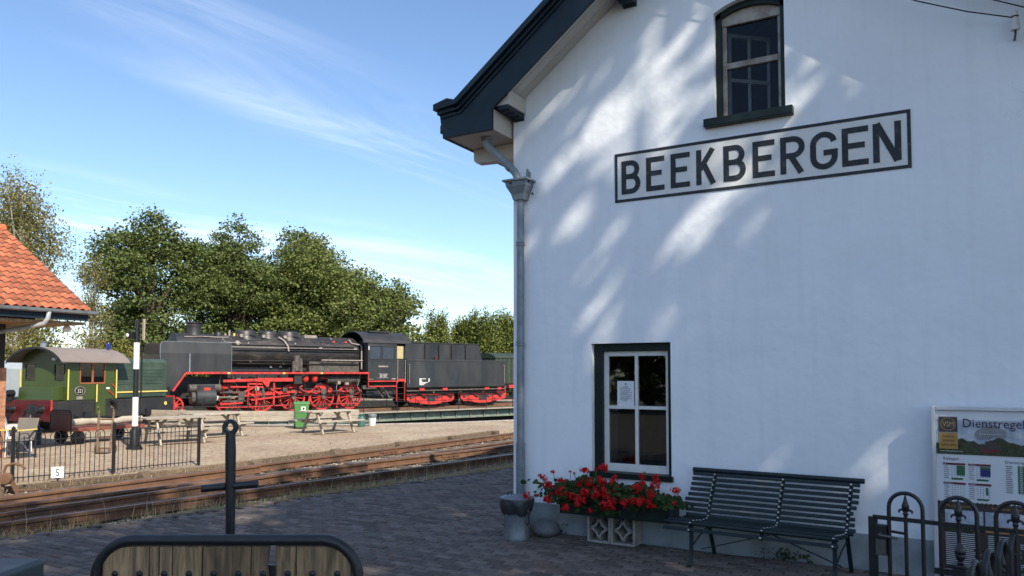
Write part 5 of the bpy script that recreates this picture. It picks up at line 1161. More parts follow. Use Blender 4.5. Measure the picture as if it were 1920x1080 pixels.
b = MB(); b.box(5.55, 6.25, -.3, .3, 3.80, 3.95); lp('top_box', b, 'pipe_old')
b = MB(); b.box(6.4, 8.4, -.25, .25, 3.80, 3.87); lp('top_plate', b, 'loco_black')
for (p, r) in (([(-.6, -.55, 3.66), (.2, -.55, 3.70), (.9, -.55, 3.68), (1.5, -.5, 3.70)], .03), ([(1.15, -.45, 3.72), (1.25, -.75, 3.45), (2.0, -.86, 3.40)], .025)): b = MB(); b.tube(p, r, 6); lp('pipe', b, 'pipe_old', smooth=60)
for z_, y_, u0, u1, r in ((3.34, -.80, 1.5, 8.2, .022), (3.18, -.87, 4.2, 8.5, .03), (3.08, -.885, 1.6, 8.5, .028), (2.55, -.80, 1.5, 4.6, .03), (3.26, -.84, 4.3, 8.3, .02), (2.40, -.82, 1.8, 8.4, .022)):
    b = MB(); b.tube([(u0, y_ - .03, z_), ((u0 + u1) / 2, y_ - .03, z_ + .01), (u1, y_ - .03, z_)], r, 6); lp('boiler_pipe', b, 'loco_black', smooth=60)
b = MB(); b.tube([(4.0, -.60, 3.78), (4.25, -.72, 3.60), (4.38, -.92, 3.30), (4.40, -.96, 3.05)], .045, 8); lp('feed_pipe', b, 'pipe_old', smooth=60)
b = MB(); b.tube([(8.0, -.55, 3.76), (8.1, -.70, 3.55), (8.5, -.90, 3.48), (8.55, -.98, 3.38), (8.55, -1.0, 2.15)], .04, 8); lp('injector_pipe', b, 'pipe_old', smooth=60)
b = MB(); b.tube([(6.2, -.98, 2.62), (8.6, -1.02, 2.62)], .035, 8); lp('steam_pipe', b, 'pipe_old', smooth=60)
for i in range(6):
    u = 6.35 + i * .36; b = MB(); b.lathe([(0, 0), (.075, .0), (.075, .03), (.05, .05), (0, .055)], n=10); o = lp('washout_plug', b, 'red' if i in (2, 4) else 'loco_black'); o.location = (u, -.62, BZ + .62); o.rotation_euler = (R_(45), 0, 0)
b = MB(); b.lathe([(0, 0), (.12, .0), (.12, .03), (.08, .06), (0, .07)], n=12); o = lp('washout_plug', b, 'pipe_old', smooth=40); o.location = (1.85, -.77, 3.42); o.rotation_euler = (R_(60), 0, 0)
for (u, z0, z1, r) in ((4.78, 2.05, 2.85, .17), (4.62, 2.0, 2.55, .10), (5.0, 2.0, 2.7, .09)):
    b = MB(); b.lathe([(0, z0), (r, z0), (r, z1 - .1), (r * .8, z1), (0, z1)], (u, -1.10, 0), 14); lp('air_pump', b, 'grime', smooth=40)
b = MB(); b.box(4.55, 4.98, -1.35, -1.0, 1.38, 1.95); lp('pump_bracket', b, 'loco_black', bevel=.02)
# smoke deflectors, bent inwards at the top
for sy in (-1, 1):
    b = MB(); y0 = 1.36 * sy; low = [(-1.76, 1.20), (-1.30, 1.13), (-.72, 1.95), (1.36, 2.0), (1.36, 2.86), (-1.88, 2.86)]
    b.prism(low, y0, y0 - .018 * sy); dm_ = 'tender_grey' if sy < 0 else 'loco_black'; df = lp('smoke_deflector', b, dm_)  # far plate is black: the shade on it is put into the colour
    up = [(-1.88, 2.86), (1.36, 2.86), (1.36, 3.39), (-1.70, 3.39), (-1.80, 3.35), (-1.86, 3.24)]
    q = MB(); n = len(up); f_ = lambda z: y0 - sy * .16 * (z - 2.86)
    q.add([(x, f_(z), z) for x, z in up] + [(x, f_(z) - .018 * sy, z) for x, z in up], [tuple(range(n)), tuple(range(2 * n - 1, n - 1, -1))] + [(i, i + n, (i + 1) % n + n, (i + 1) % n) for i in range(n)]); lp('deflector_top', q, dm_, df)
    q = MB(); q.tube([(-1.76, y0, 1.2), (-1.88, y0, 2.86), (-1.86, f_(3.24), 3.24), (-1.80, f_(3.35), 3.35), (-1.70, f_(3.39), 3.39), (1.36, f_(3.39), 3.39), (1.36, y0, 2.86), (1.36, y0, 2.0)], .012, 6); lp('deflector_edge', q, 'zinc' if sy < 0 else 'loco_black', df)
    q = MB(); q.box(-.60, -.55, y0 + sy * .001 - .004, y0 + sy * .001 + .004, 2.0, 2.85); lp('deflector_strap', q, 'zinc', df)
# running board and its red valance
for sy in (-1, 1):
    b = MB(); b.box(-.75, 8.7, min(sy * .85, sy * 1.44), max(sy * .85, sy * 1.44), 1.95, 1.99); rbp = lp('running_board', b, 'loco_black')
    b = MB(); b.box(-.75, 8.72, sy * 1.45 - .012, sy * 1.45 + .012, 1.90, 1.995); lp('valance', b, 'red', rbp)
    b = MB(); b.bar((-.76, sy * 1.45, 1.95), (-1.32, sy * 1.45, 1.12), .024, .08, (0, 0, 1)); lp('valance', b, 'red', rbp)
    if sy < 0:
        for u in (1.2, 3.95, 6.0): q = MB(); q.box(u - .06, u + .06, -1.47, -1.4625, 1.90, 1.98); lp('marker', q, 'yellow', rbp)
b = MB(); b.box(-1.55, 8.9, -.52, -.46, .75, 1.75); b.box(-1.55, 8.9, .46, .52, .75, 1.75); lp('main_frame', b, 'loco_black')
b = MB(); b.box(.9, 8.7, -.44, .44, 1.2, 2.3); lp('boiler_cradle', b, 'loco_black')
b = MB(); b.box(-1.75, -1.62, -1.35, 1.35, .80, 1.35); lp('buffer_beam', b, 'red')
for sy in (-1, 1): b = MB(); b.lathe([(0, -2.35), (.24, -2.33), (.24, -2.29), (.09, -2.27), (.09, -2.0), (.13, -1.98), (.15, -1.75)], (0, sy * .88, 1.05), 16, 'x'); lp('buffer', b, 'loco_black', smooth=40)
for sy in (-1, 1):
    b = MB(); b.tube([(-.30, sy * 1.18, .78), (-.27, sy * 1.18, .78), (.60, sy * 1.18, .78), (.63, sy * 1.18, .78)], [.40, .46, .46, .40], 20); cy = lp('cylinder', b, 'tender_grey', smooth=35)
    b = MB(); b.box(-.22, .58, sy * 1.40 - .06, sy * 1.40 + .06, .40, 1.42); lp('cylinder_cladding', b, 'tender_grey', cy, bevel=.05)
    b = MB(); b.cyl((-.55, sy * 1.18, 1.22), (.9, sy * 1.18, 1.22), .20, 14); b.cyl((-.46, sy * 1.18, .78), (-.30, sy * 1.18, .78), .30, 14); lp('valve_chest', b, 'grime', cy, smooth=40)
    if sy < 0:
        b = MB(); b.box(.06, .36, -1.468, -1.461, 1.10, 1.26); lp('red_patch', b, 'red', cy)
        b = MB(); b.ring([(.19, -1.466), (.205, -1.466), (.205, -1.461), (.19, -1.461)], (.22, 0, .86), 20, 'y'); lp('embossed_ring', b, 'loco_black', cy)
        b = MB(); b.bar((.56, -1.50, .62), (.68, -1.50, .86), .02, .14, (1, 0, -.4)); lp('card', b, 'white_plastic', cy)
# driving wheels
WR = .70
def wheel_set(u, r, spokes, near):
    sy = -1 if near else 1; c = (u, sy * .75, r)
    b = MB(); b.ring([(r - .085, -.07), (r - .015, -.07), (r, -.05), (r, .05), (r + .02, .065), (r - .085, .07)], c, 36, 'y'); wl = lp('driving_wheel' if r > .5 else 'leading_wheel', b, 'red', smooth=35)
    b = MB(); b.lathe([(0, -.11), (.13, -.11), (.15, -.08), (.15, .07), (0, .07)], c, 18, 'y'); lp('hub', b, 'red', wl, smooth=40)
    if near:
        sm = MB(); sm.add([(-.024, -.05, .13), (.024, -.05, .13), (.024, .03, .13), (-.024, .03, .13), (-.017, -.045, r - .08), (.017, -.045, r - .08), (.017, .03, r - .08), (-.017, .03, r - .08)], [(0, 3, 2, 1), (4, 5, 6, 7), (0, 1, 5, 4), (1, 2, 6, 5), (2, 3, 7, 6), (3, 0, 4, 7)])
        me = sm.mesh('spoke'); me.materials.append(M['red'])
        for k in range(spokes): link('spoke', me, None, wl, c, (0, 2 * math.pi * k / spokes, 0))
        if r > .5:
            pts = [(u + (r - .09) * math.cos(R_(a)), r + (r - .09) * math.sin(R_(a))) for a in range(50, 131, 8)] + [(u + (r - .26) * math.cos(R_(a)), r + (r - .26) * math.sin(R_(a))) for a in range(125, 54, -8)]
            b = MB(); b.prism(pts, -.80, -.74); lp('balance_weight', b, 'red', wl)
            b = MB(); b.cyl((u, -.75, r - .02), (u, -.98, r + .0), .11, 12); lp('crank_pin', b, 'grime', wl)
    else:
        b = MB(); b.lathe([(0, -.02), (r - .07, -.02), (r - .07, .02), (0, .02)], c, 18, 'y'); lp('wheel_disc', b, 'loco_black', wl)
for u in (1.42, 3.06, 4.70, 6.34, 7.97):
    wheel_set(u, WR, 15, True); wheel_set(u, WR, 15, False)
wheel_set(-1.05, .42, 10, True); wheel_set(-1.05, .42, 10, False)
for u0, u1 in ((1.42, 3.06), (3.06, 4.70), (4.70, 6.34), (6.34, 7.97)):
    b = MB(); b.bar((u0, -.95, .98), (u1, -.95, .98), .05, .10); lp('coupling_rod', b, 'red')
for u in (1.42, 3.06, 4.70, 6.34, 7.97): b = MB(); b.lathe([(0, -.07), (.17, -.06), (.17, .05), (0, .05)], (u, -.96, .98), 12, 'y'); lp('rod_bearing', b, 'grime', smooth=40)
b = MB(); b.bar((1.9, -1.12, .82), (4.70, -1.10, 1.0), .05, .12); lp('connecting_rod', b, 'red')
b = MB(); b.bar((.6, -1.18, .78), (1.9, -1.18, .80), .07, .07); lp('piston_rod', b, 'pipe_old')
b = MB(); b.box(1.0, 2.1, -1.25, -1.10, .98, 1.06); b.box(1.0, 2.1, -1.25, -1.10, .56, .63); lp('slide_bars', b, 'grime')
b = MB(); b.box(1.75, 2.05, -1.28, -1.08, .62, 1.0); lp('crosshead', b, 'grime', bevel=.02)
b = MB(); b.bar((2.4, -1.2, .62), (4.4, -1.16, .82), .04, .08); lp('eccentric_rod', b, 'red')
b = MB(); b.bar((3.0, -1.14, 1.32), (3.05, -1.14, .72), .05, .10, (1, 0, 0)); lp('expansion_link', b, 'grime')
b = MB(); b.bar((1.4, -1.15, 1.28), (3.0, -1.15, 1.25), .04, .07); lp('radius_rod', b, 'red')
b = MB(); b.prism([(1.0, 1.50), (2.7, 1.54), (2.7, 1.68), (1.0, 1.62)], -1.30, -1.26); lp('motion_girder', b, 'red')
b = MB(); b.prism([(2.75, 1.52), (4.5, 1.52), (4.5, 1.70), (2.75, 1.70), (2.70, 1.75), (2.70, 1.50)], -1.30, -1.24); lp('motion_girder', b, 'red')
b = MB(); b.prism([(2.9, 1.52), (3.3, 1.52), (3.22, 1.26), (3.14, 1.26)], -1.31, -1.25); lp('motion_bracket', b, 'red')
for p in ([(2.0, 1.0), (2.5, 1.22)], [(2.3, .95), (2.7, .70)], [(3.4, 1.15), (3.9, .88)], [(2.2, 1.42), (3.2, 1.40)], [(.9, .45), (2.0, .50)]):
    b = MB(); b.bar((p[0][0], -1.2, p[0][1]), (p[1][0], -1.2, p[1][1]), .04, .08); lp('motion_lever', b, 'red')
for u in (2.25, 2.65, 3.55): b = MB(); b.box(u - .035, u + .035, -1.22, -1.14, .35, 1.5); lp('motion_hanger', b, 'red')
for u in (5.25, 5.75): b = MB(); b.lathe([(0, -.17), (.10, -.15), (.16, -.06), (.175, .05), (.175, .16), (0, .17)], (u, -1.12, 1.62), 16); lp('air_reservoir', b, 'red', smooth=50)
b = MB(); b.lathe([(0, 6.5), (.2, 6.5), (.22, 6.55), (.22, 8.35), (.2, 8.4), (0, 8.4)], (0, -.95, 1.60), 16, 'x'); lp('ash_pan', b, 'grime', smooth=40)
b = MB(); b.tube([(6.2, -1.15, 1.78), (7.9, -1.15, 1.80), (8.15, -1.15, 1.70), (8.25, -1.1, 1.0), (8.6, -1.0, .8)], .035, 8); lp('drain_pipe', b, 'loco_black', smooth=60)
for u, dz in ((2.7, .0), (5.5, 0), (7.15, 0)): b = MB(); b.bar((u, -.88, .10), (u + .12, -.88, .75), .05, .09, (1, 0, 0)); lp('brake_hanger', b, 'red')
# brake gear, springs and pipework low down
for u in (1.42, 3.06, 4.70, 6.34, 7.97): b = MB(); b.box(u - .42, u + .42, -.60, -.54, .55, .68); lp('leaf_spring', b, 'grime')
b = MB(); b.tube([(.8, -1.28, .30), (2.4, -1.22, .28), (5.2, -1.0, .34), (8.4, -1.0, .30)], .03, 6); lp('brake_pull', b, 'red')
rc_ = random.Random(31)
for i in range(46):
    u = rc_.uniform(.7, 8.6); z_ = rc_.uniform(.95, 1.85); k_ = rc_.random(); b = MB()
    if k_ < .4: b.bar((u, -1.05, z_), (u + rc_.uniform(.2, .8), -1.05 + rc_.uniform(-.1, .05), z_ + rc_.uniform(-.25, .15)), .04, rc_.uniform(.03, .07)); lp('motion_link', b, rc_.choice(['grime', 'loco_black', 'red']))
    elif k_ < .7: b.box(u, u + rc_.uniform(.08, .25), -1.22, -1.0, z_, z_ + rc_.uniform(.06, .22)); lp('lubricator', b, rc_.choice(['grime', 'loco_black', 'pipe_old']), bevel=.01)
    else: b.tube([(u, -1.1, 1.9), (u + rc_.uniform(-.2, .3), -1.14, 1.6), (u + rc_.uniform(-.3, .4), -1.1, 1.2), (u + rc_.uniform(-.3, .5), -1.0, .9)], rc_.uniform(.012, .028), 6); lp('oil_pipe', b, rc_.choice(['grime', 'loco_black', 'pipe_old']), smooth=60)
for i in range(26):
    u = rc_.uniform(1.3, 8.3); a = R_(rc_.uniform(20, 75)); y_ = -BR * math.sin(a) - .03; z_ = BZ + BR * math.cos(a) * (1 if rc_.random() < .7 else -1); b = MB(); b.box(u, u + rc_.uniform(.05, .18), y_ - .05, y_ + .05, z_ - .05, z_ + .05); lp('boiler_fitting', b, rc_.choice(['grime', 'loco_black', 'pipe_old', 'loco_black']), bevel=.01)
b = MB(); b.tube([(1.4, -.93, 3.22), (8.2, -.95, 3.22)], .018, 6); lp('boiler_handrail', b, 'pipe_old')
# cab
CY = 1.42
for sy in (-1, 1):
    y = CY * sy; e = .015 * sy
    w1 = (8.80, 9.50); w2 = (9.62, 10.34); zb, zt = 2.72, 3.40; b = MB()
    for x0, x1, z0, z1 in ((8.71, 10.52, 1.55, zb), (8.71, 10.52, zt, 3.66), (8.71, w1[0], zb, zt), (w1[1], w2[0], zb, zt), (w2[1], 10.52, zb, zt)): b.box(x0, x1, min(y, y + e), max(y, y + e), z0, z1)
    cs_ = lp('cab_side', b, 'tender_grey')
    for x0, x1 in (w1, w2):
        q = MB(); q.box(x0, x1, y - .004, y + .004, zb, zt); lp('pane', q, 'dark_glass', cs_)
        q = MB(); yy = y + e * 1.6
        q.box(x0 - .03, x1 + .03, yy - .012, yy + .012, zt, zt + .03); q.box(x0 - .03, x1 + .03, yy - .012, yy + .012, zb - .03, zb); q.box(x0 - .03, x0, yy - .012, yy + .012, zb, zt); q.box(x1, x1 + .03, yy - .012, yy + .012, zb, zt); lp('window_frame', q, 'loco_black', cs_)
    q = MB(); q.box(8.71, 10.52, y + e * 1.2 - .01, y + e * 1.2 + .01, 2.60, 2.635); lp('rain_strip', q, 'loco_black', cs_)
    if sy < 0:
        q = MB(); q.box(9.35, 9.95, y - .03, y - .017, 2.27, 2.35); lp('builder_plate', q, 'pipe_old', cs_)
        q = MB(); q.box(9.35, 9.97, y - .03, y - .017, 1.68, 1.90); npl = lp('number_plate', q, 'loco_black', cs_)
        lettering('plate_number', '50 307', .20, M['porcelain'], npl, (9.66, y - .032, 1.725), sx=.82, center=True)
        q = MB(); 
        for z_ in (1.682, 1.888): q.box(9.36, 9.96, y - .034, y - .031, z_, z_ + .012)
        lp('plate_border', q, 'porcelain', npl)
        q = MB(); q.box(8.73, 8.80, y - .03, y - .02, 3.20, 3.42); lp('white_mark', q, 'white_gloss', cs_)
        q = MB(); q.box(8.76, 9.05, y - .028, y - .018, 1.60, 1.625); q.box(10.18, 10.45, y - .028, y - .018, 1.60, 1.66); lp('small_plate', q, 'pipe_old', cs_)
b = MB(); b.box(10.56, 10.98, -1.36, -1.345, 2.75, 3.45); lp('tan_screen', b, 'tan_cloth')
b = MB(); b.box(10.53, 11.10, -1.40, -1.385, 1.55, 2.72); lp('cab_door', b, 'loco_black')
b = MB(); b.tube([(10.55, -1.46, 1.4), (10.55, -1.47, 2.7)], .02, 6); b.tube([(11.06, -1.46, 1.4), (11.06, -1.47, 2.7)], .02, 6); lp('handrail', b, 'pipe_old')
b = MB(); b.box(8.70, 8.74, -1.40, 1.40, 1.6, 3.7); lp('cab_front', b, 'loco_black')
b = MB(); b.box(8.75, 11.0, -1.3, 1.3, 1.5, 1.56); lp('cab_floor', b, 'loco_black')
prf = []
for i in range(21):
    a = R_(-78 + 156 * i / 20); prf.append((1.47 * math.sin(a) / math.sin(R_(78)), 3.62 + .64 * (math.cos(a) - math.cos(R_(78))) / (1 - math.cos(R_(78)))))
b = MB(); b.prism(prf + [(y, z - .03) for y, z in reversed(prf)], 8.42, 11.42, 'yz'); rfc = lp('cab_roof', b, 'loco_black', smooth=30)
b = MB(); b.prism([(y, z + .006) for y, z in prf] + [(y, z - .04) for y, z in reversed(prf)], 8.40, 8.46, 'yz'); b.prism([(y, z + .006) for y, z in prf] + [(y, z - .04) for y, z in reversed(prf)], 11.38, 11.44, 'yz'); lp('roof_rim', b, 'tender_grey', rfc)
b = MB(); b.box(9.1, 10.6, -.86, -.80, 4.02, 4.07); b.box(9.2, 10.5, -.7, .7, 4.22, 4.30); lp('roof_vent', b, 'loco_black', rfc)
b = MB(); b.prism([(10.98, 2.75), (11.40, 2.75), (11.40, 3.6), (11.10, 3.6), (11.0, 3.4)], -1.46, -1.44); lp('cab_wing', b, 'tender_grey')
b = MB()
for p, q_ in (((8.73, 1.50), (10.5, 1.50)), ((8.73, 1.22), (10.5, 1.22)), ((8.73, 1.22), (8.73, 1.95)), ((10.5, .4), (10.5, 1.5)), ((11.02, .4), (11.02, 1.5))): b.bar((p[0], -1.44, p[1]), (q_[0], -1.44, q_[1]), .03, .06, (0, 1, 0) if p[0] == q_[0] else (0, 0, 1))
lp('cab_underframe', b, 'red')
for z_ in (.45, .78, 1.12): b = MB(); b.box(10.52, 11.0, -1.48, -1.25, z_, z_ + .03); lp('cab_step', b, 'loco_black')
b = MB(); b.box(10.6, 11.05, -1.44, -1.42, 1.48, 1.62); lp('cab_step_plate', b, 'red')
b = MB(); b.box(8.9, 10.9, -.9, .9, .7, 1.4); lp('trailing_frame', b, 'loco_black')
for p in ([(9.2, -1.1, 1.3), (9.6, -1.1, 1.25), (9.9, -1.1, .8), (10.4, -1.1, .55), (10.9, -1.1, .55)], [(8.7, -1.2, 1.1), (9.3, -1.2, 1.12), (9.8, -1.2, .6)], [(9.7, -1.2, 1.2), (10.0, -1.2, .9), (10.2, -1.2, .5)]): b = MB(); b.tube(p, .045, 8); lp('hose', b, 'grime', smooth=60)

# --- tender
TD = tag(empty('locomotive_tender', LO, LR), 'dark grey coal tender with red bogies behind the steam locomotive', 'tender')
b = MB(); b.box(11.16, 18.40, -1.46, 1.46, 1.12, 2.72); lp('water_tank', b, 'tender_grey', TD, bevel=.03)
b = MB(); b.prism([(11.45, 2.72), (16.82, 2.72), (16.58, 3.70), (11.6, 3.70), (11.45, 3.4)], -1.05, -1.0); b.prism([(11.45, 2.72), (16.82, 2.72), (16.58, 3.70), (11.6, 3.70), (11.45, 3.4)], 1.0, 1.05); b.bar((16.80, 0, 2.72), (16.57, 0, 3.70), 2.0, .05, (1, 0, 0)); b.box(11.5, 11.55, -1.0, 1.0, 2.72, 3.68); lp('coal_bunker', b, 'tender_grey', TD)
b = MB(); b.box(11.6, 16.6, -.99, .99, 2.72, 3.3); lp('coal', b, 'grime', TD)
for u in (12.62, 13.58, 14.48, 15.52): b = MB(); b.prism([(u - .025, 2.72), (u + .025, 2.72), (u + .025, 3.62), (u - .025, 3.62)], -1.16, -1.052); lp('bunker_rib', b, 'loco_black', TD)
b = MB(); b.bar((11.6, -1.06, 3.70), (16.58, -1.06, 3.70), .05, .05); lp('bunker_rim', b, 'loco_black', TD)
for u in (12.95, 14.75, 16.55): b = MB(); b.box(u - .03, u + .03, -1.468, -1.4605, 1.16, 2.68); lp('plate_seam', b, 'tender_grey', TD)
b = MB(); b.box(11.2, 18.36, -1.475, -1.4605, 2.62, 2.66); lp('tank_strip', b, 'loco_black', TD)
for u in (11.3, 18.2): b = MB(); b.tube([(u, -1.47, 1.3), (u, -1.52, 1.35), (u, -1.52, 2.4), (u, -1.47, 2.45)], .016, 6); lp('grab_rail', b, 'pipe_old', TD)
b = MB(); b.box(13.2, 13.32, -1.25, -1.15, 2.72, 2.88); lp('filler_cap', b, 'maroon', TD)
b = MB(); b.box(11.25, 18.3, -1.15, 1.15, .86, 1.11); lp('underframe', b, 'loco_black', TD)
b = MB(); b.tube([(11.2, -1.38, .93), (18.4, -1.38, .98)], .045, 8); lp('side_pipe', b, 'grime', TD, smooth=60)
for u in (12.2, 13.8, 16.9, 17.9): b = MB(); b.box(u - .16, u + .16, -1.44, -1.32, .94, 1.08); lp('pipe_clamp', b, 'red', TD)
for k, u0 in enumerate((11.42, 15.20)):
    e = TD; L = 3.3
    out = [(u0, .72), (u0 + L, .72), (u0 + L, .42), (u0 + L - .18, .28), (u0 + L - .5, .26), (u0 + L * .5 + .35, .14), (u0 + L * .5 - .35, .14), (u0 + .5, .26), (u0 + .18, .28), (u0, .42)]
    b = MB(); b.prism(out, -1.06, -1.02); bg2 = lp('bogie_frame', b, 'red', TD)
    for x in (u0 + .22, u0 + 1.25, u0 + 2.05, u0 + L - .22): q = MB(); q.lathe([(0, -1.066), (.085, -1.066), (.085, -1.061), (0, -1.061)], (x, 0, .55), 12, 'y'); lp('frame_hole', q, 'loco_black', bg2)
    for x in (u0 + .72, u0 + L - .72):
        q = MB(); q.box(x - .17, x + .17, -1.12, -1.0, .26, .60); q.lathe([(0, -1.18), (.09, -1.17), (.12, -1.12), (.12, -1.1)], (x, 0, .43), 12, 'y'); lp('axle_box', q, 'red', bg2)
        q = MB(); q.tube([(x - .5, -1.10, .50), (x - .25, -1.10, .64), (x, -1.10, .69), (x + .25, -1.10, .64), (x + .5, -1.10, .50)], .035, 6); lp('leaf_spring', q, 'loco_black', bg2)
        for sy in (-1, 1): q = MB(); q.lathe([(0, -.06), (.40, -.06), (.48, -.06), (.50, -.03), (.50, .04), (.53, .07), (0, .07)], (x, sy * .75, .5), 24, 'y'); lp('wheel', q, 'loco_black', bg2, smooth=35)
    q = MB(); q.prism([(u0 + 1.35, .30), (u0 + 1.95, .30), (u0 + 1.95, .64), (u0 + 1.35, .64)], -1.064, -1.0605); lp('bogie_window', q, 'loco_black', bg2)
b = MB(); b.box(18.40, 18.50, -1.3, 1.3, .85, 1.2); lp('buffer_beam', b, 'red', TD)
for sy in (-1, 1): b = MB(); b.lathe([(.13, 18.5), (.09, 18.6), (.09, 18.9), (.22, 18.95), (.22, 18.98), (0, 18.98)], (0, sy * .88, 1.05), 14, 'x'); lp('buffer', b, 'loco_black', TD, smooth=40)
wr = [(12.0, 12.42, 1.60), (12.0, 12.12, 1.545), (12.0, 12.2, 1.49), (12.0, 12.2, 1.44), (12.0, 12.55, 1.385), (12.0, 12.4, 1.32), (12.0, 12.3, 1.265), (12.6, 12.72, 1.60), (12.62, 12.72, 1.545), (12.62, 12.72, 1.49), (12.6, 12.7, 1.44)]
for x0, x1, z_ in wr:
    x = x0
    while x < x1 - .03:
        l = r4.uniform(.03, .09); b = MB(); b.box(x, min(x + l, x1), -1.464, -1.4605, z_, z_ + .04); lp('painted_mark', b, 'white_gloss', TD); x += l + .02

# --- turntable
TT = tag(empty('turntable', LO, LR), 'steel turntable bridge with timber deck and thin handrail', 'turntable')
for sy in (-1, 1):
    y = sy * 1.95
    b = MB(); b.box(-4.4, 22.4, y - .03, y + .03, -.62, -.24); gd = lp('girder', b, 'tt_green', TT)
    b = MB(); b.box(-4.4, 22.4, y - .16, y + .16, -.24, -.20); b.box(-4.4, 22.4, y - .16, y + .16, -.66, -.62); lp('girder_flange', b, 'tt_green', gd)
    for k in range(27): b = MB(); u = -4.2 + k * 1.02; b.box(u - .02, u + .02, min(y + sy * .031, y + sy * .14), max(y + sy * .031, y + sy * .14), -.62, -.24); lp('stiffener', b, 'tt_green', gd)
for sy in (-1, 1): b = MB(); b.prism([(-3.5, -.21), (21.5, -.21), (17, -1.35), (1, -1.35)], sy * .95 - .04, sy * .95 + .04); lp('main_girder', b, 'loco_black', TT)  # coloured black to stand in for the shadow under the deck
pm = MB(); pm.box(-.11, .11, -1.75, 1.75, -.20, -.15); pme = pm.mesh('deck_plank'); pme.materials.append(M['sleeper'])
for k in range(112): link('deck_plank', pme, None, TT, (-4.3 + k * .239, 0, 0), (0, 0, r4.gauss(0, .004)))
for sy in (-1, 1): b = MB(); b.box(-4.4, 22.4, sy * .75 - .035, sy * .75 + .035, -.149, 0); lp('rail', b, 'rail', TT)
for sy in (-1, 1):
    b = MB(); b.box(-4.4, 22.4, min(sy * 1.76, sy * 2.35), max(sy * 1.76, sy * 2.35), -.19, -.15); lp('walkway', b, 'palewood', TT)
    for z_ in (.40, .82): b = MB(); b.tube([(-4.3, sy * 2.28, z_), (22.3, sy * 2.28, z_)], .016, 6); lp('handrail', b, 'iron', TT)
    for k in range(14): b = MB(); u = -4.3 + k * 2.05; b.cyl((u, sy * 2.28, -.3), (u, sy * 2.28, .83), .022, 6); lp('handrail_post', b, 'iron', TT)

# --- dark green vehicle standing beyond the tender
GV = tag(empty('green_wagon', YP(-2.05, 56, -.13), R_(70)), 'dark green railway vehicle partly hidden behind the station corner', 'wagon')
b = MB(); b.box(0, 7, -1.35, 1.35, 1.15, 3.1); lp('body', b, 'wagon_green', GV, bevel=.1)
prf2 = [(-1.4, 3.05), (-1.2, 3.22), (-.7, 3.38), (0, 3.45), (.7, 3.38), (1.2, 3.22), (1.4, 3.05)]
b = MB(); b.prism(prf2, -.05, 7.05, 'yz'); lp('roof', b, 'wagon_green', GV)
for k in range(14): b = MB(); b.box(.25 + k * .4, .29 + k * .4, -1.385, -1.352, 1.2, 3.0); lp('side_rib', b, 'loco_black', GV)
b = MB(); b.box(-.15, 7, -1.2, 1.2, .85, 1.14); lp('underframe', b, 'red', GV)
for u in (1.0, 5.5):
    for sy in (-1, 1): b = MB(); b.lathe([(0, -.06), (.45, -.06), (.47, .05), (0, .06)], (u, sy * .75, .47), 20, 'y'); lp('wheel', b, 'red', GV, smooth=35)
for sy in (-1, 1): b = MB(); b.lathe([(0, -.55), (.22, -.55), (.22, -.5), (.09, -.48), (.09, -.15)], (0, sy * .88, 1.0), 14, 'x'); lp('buffer', b, 'red', GV, smooth=40)
b = MB(); b.lathe([(0, -.14), (.10, -.12), (.12, -.05), (.12, 0)], (0, -.8, 2.75), 14, 'x'); lp('lamp', b, 'white_gloss', GV, smooth=50)

# ================================================================ OLIVE GREEN SHUNTER
SO = (-20.74, 6.09, -.13); SR = R_(102.58)
SH = tag(empty('shunter', SO, SR), 'olive green shunting locomotive numbered 321 with arched cab roof', 'locomotive')
def sp(name, b, m, parent=SH, smooth=None, bevel=None): return b.build(name, M[m], parent, smooth, bevel)
# local x runs back along the engine, local y = distance from the near side (0) to the far side (1.95)
FW_ = 1.95
b = MB(); b.box(.0, 5.42, 0, .03, .40, 1.02); b.box(.0, 5.42, FW_ - .03, FW_, .40, 1.02); b.box(0, 5.42, .03, FW_ - .03, .85, 1.0); sp('frame', b, 'loco_black')
for k in range(40): b = MB(); b.lathe([(0, -.012), (.012, -.010), (.016, 0)], (.15 + k * .135, 0, .97), 6, 'y'); sp('rivet', b, 'grime')
b = MB(); b.box(-.06, 0.0, -.02, FW_ + .02, .36, 1.06); sp('buffer_beam', b, 'maroon', bevel=.01)
b = MB(); b.box(5.42, 5.47, -.02, FW_ + .02, .36, 1.06); sp('buffer_beam', b, 'red')
b = MB(); b.box(-.064, -.0, -.03, -.021, .36, 1.06); sp('beam_edge', b, 'red')
for y in (.35, FW_ - .35):
    b = MB(); b.lathe([(.13, -.06), (.11, -.10), (.10, -.38), (.20, -.41), (.20, -.45), (0, -.46)], (0, y, .75), 16, 'x'); sp('buffer', b, 'iron', smooth=40)
b = MB(); b.tube([(-.06, .97, .75), (-.22, .97, .70), (-.24, .97, .55)], .03, 8); sp('coupling', b, 'iron')
b = MB(); b.lathe([(0, -.24), (.10, -.22), (.12, -.12), (.12, .02)], (0, 1.70, 1.27), 14, 'x'); b.box(-.12, .0, 1.60, 1.80, 1.05, 1.18); sp('headlamp', b, 'iron', smooth=40)
b = MB(); b.lathe([(0, -.245), (.09, -.245), (.09, -.235)], (0, 1.70, 1.27), 14, 'x'); sp('lamp_glass', b, 'dark_glass')
b = MB(); b.prism([(.10, 1.03), (.56, 1.03), (.56, 1.50), (.14, 1.47)], .15, FW_ - .35); sp('front_box', b, 'sik_green', bevel=.02)
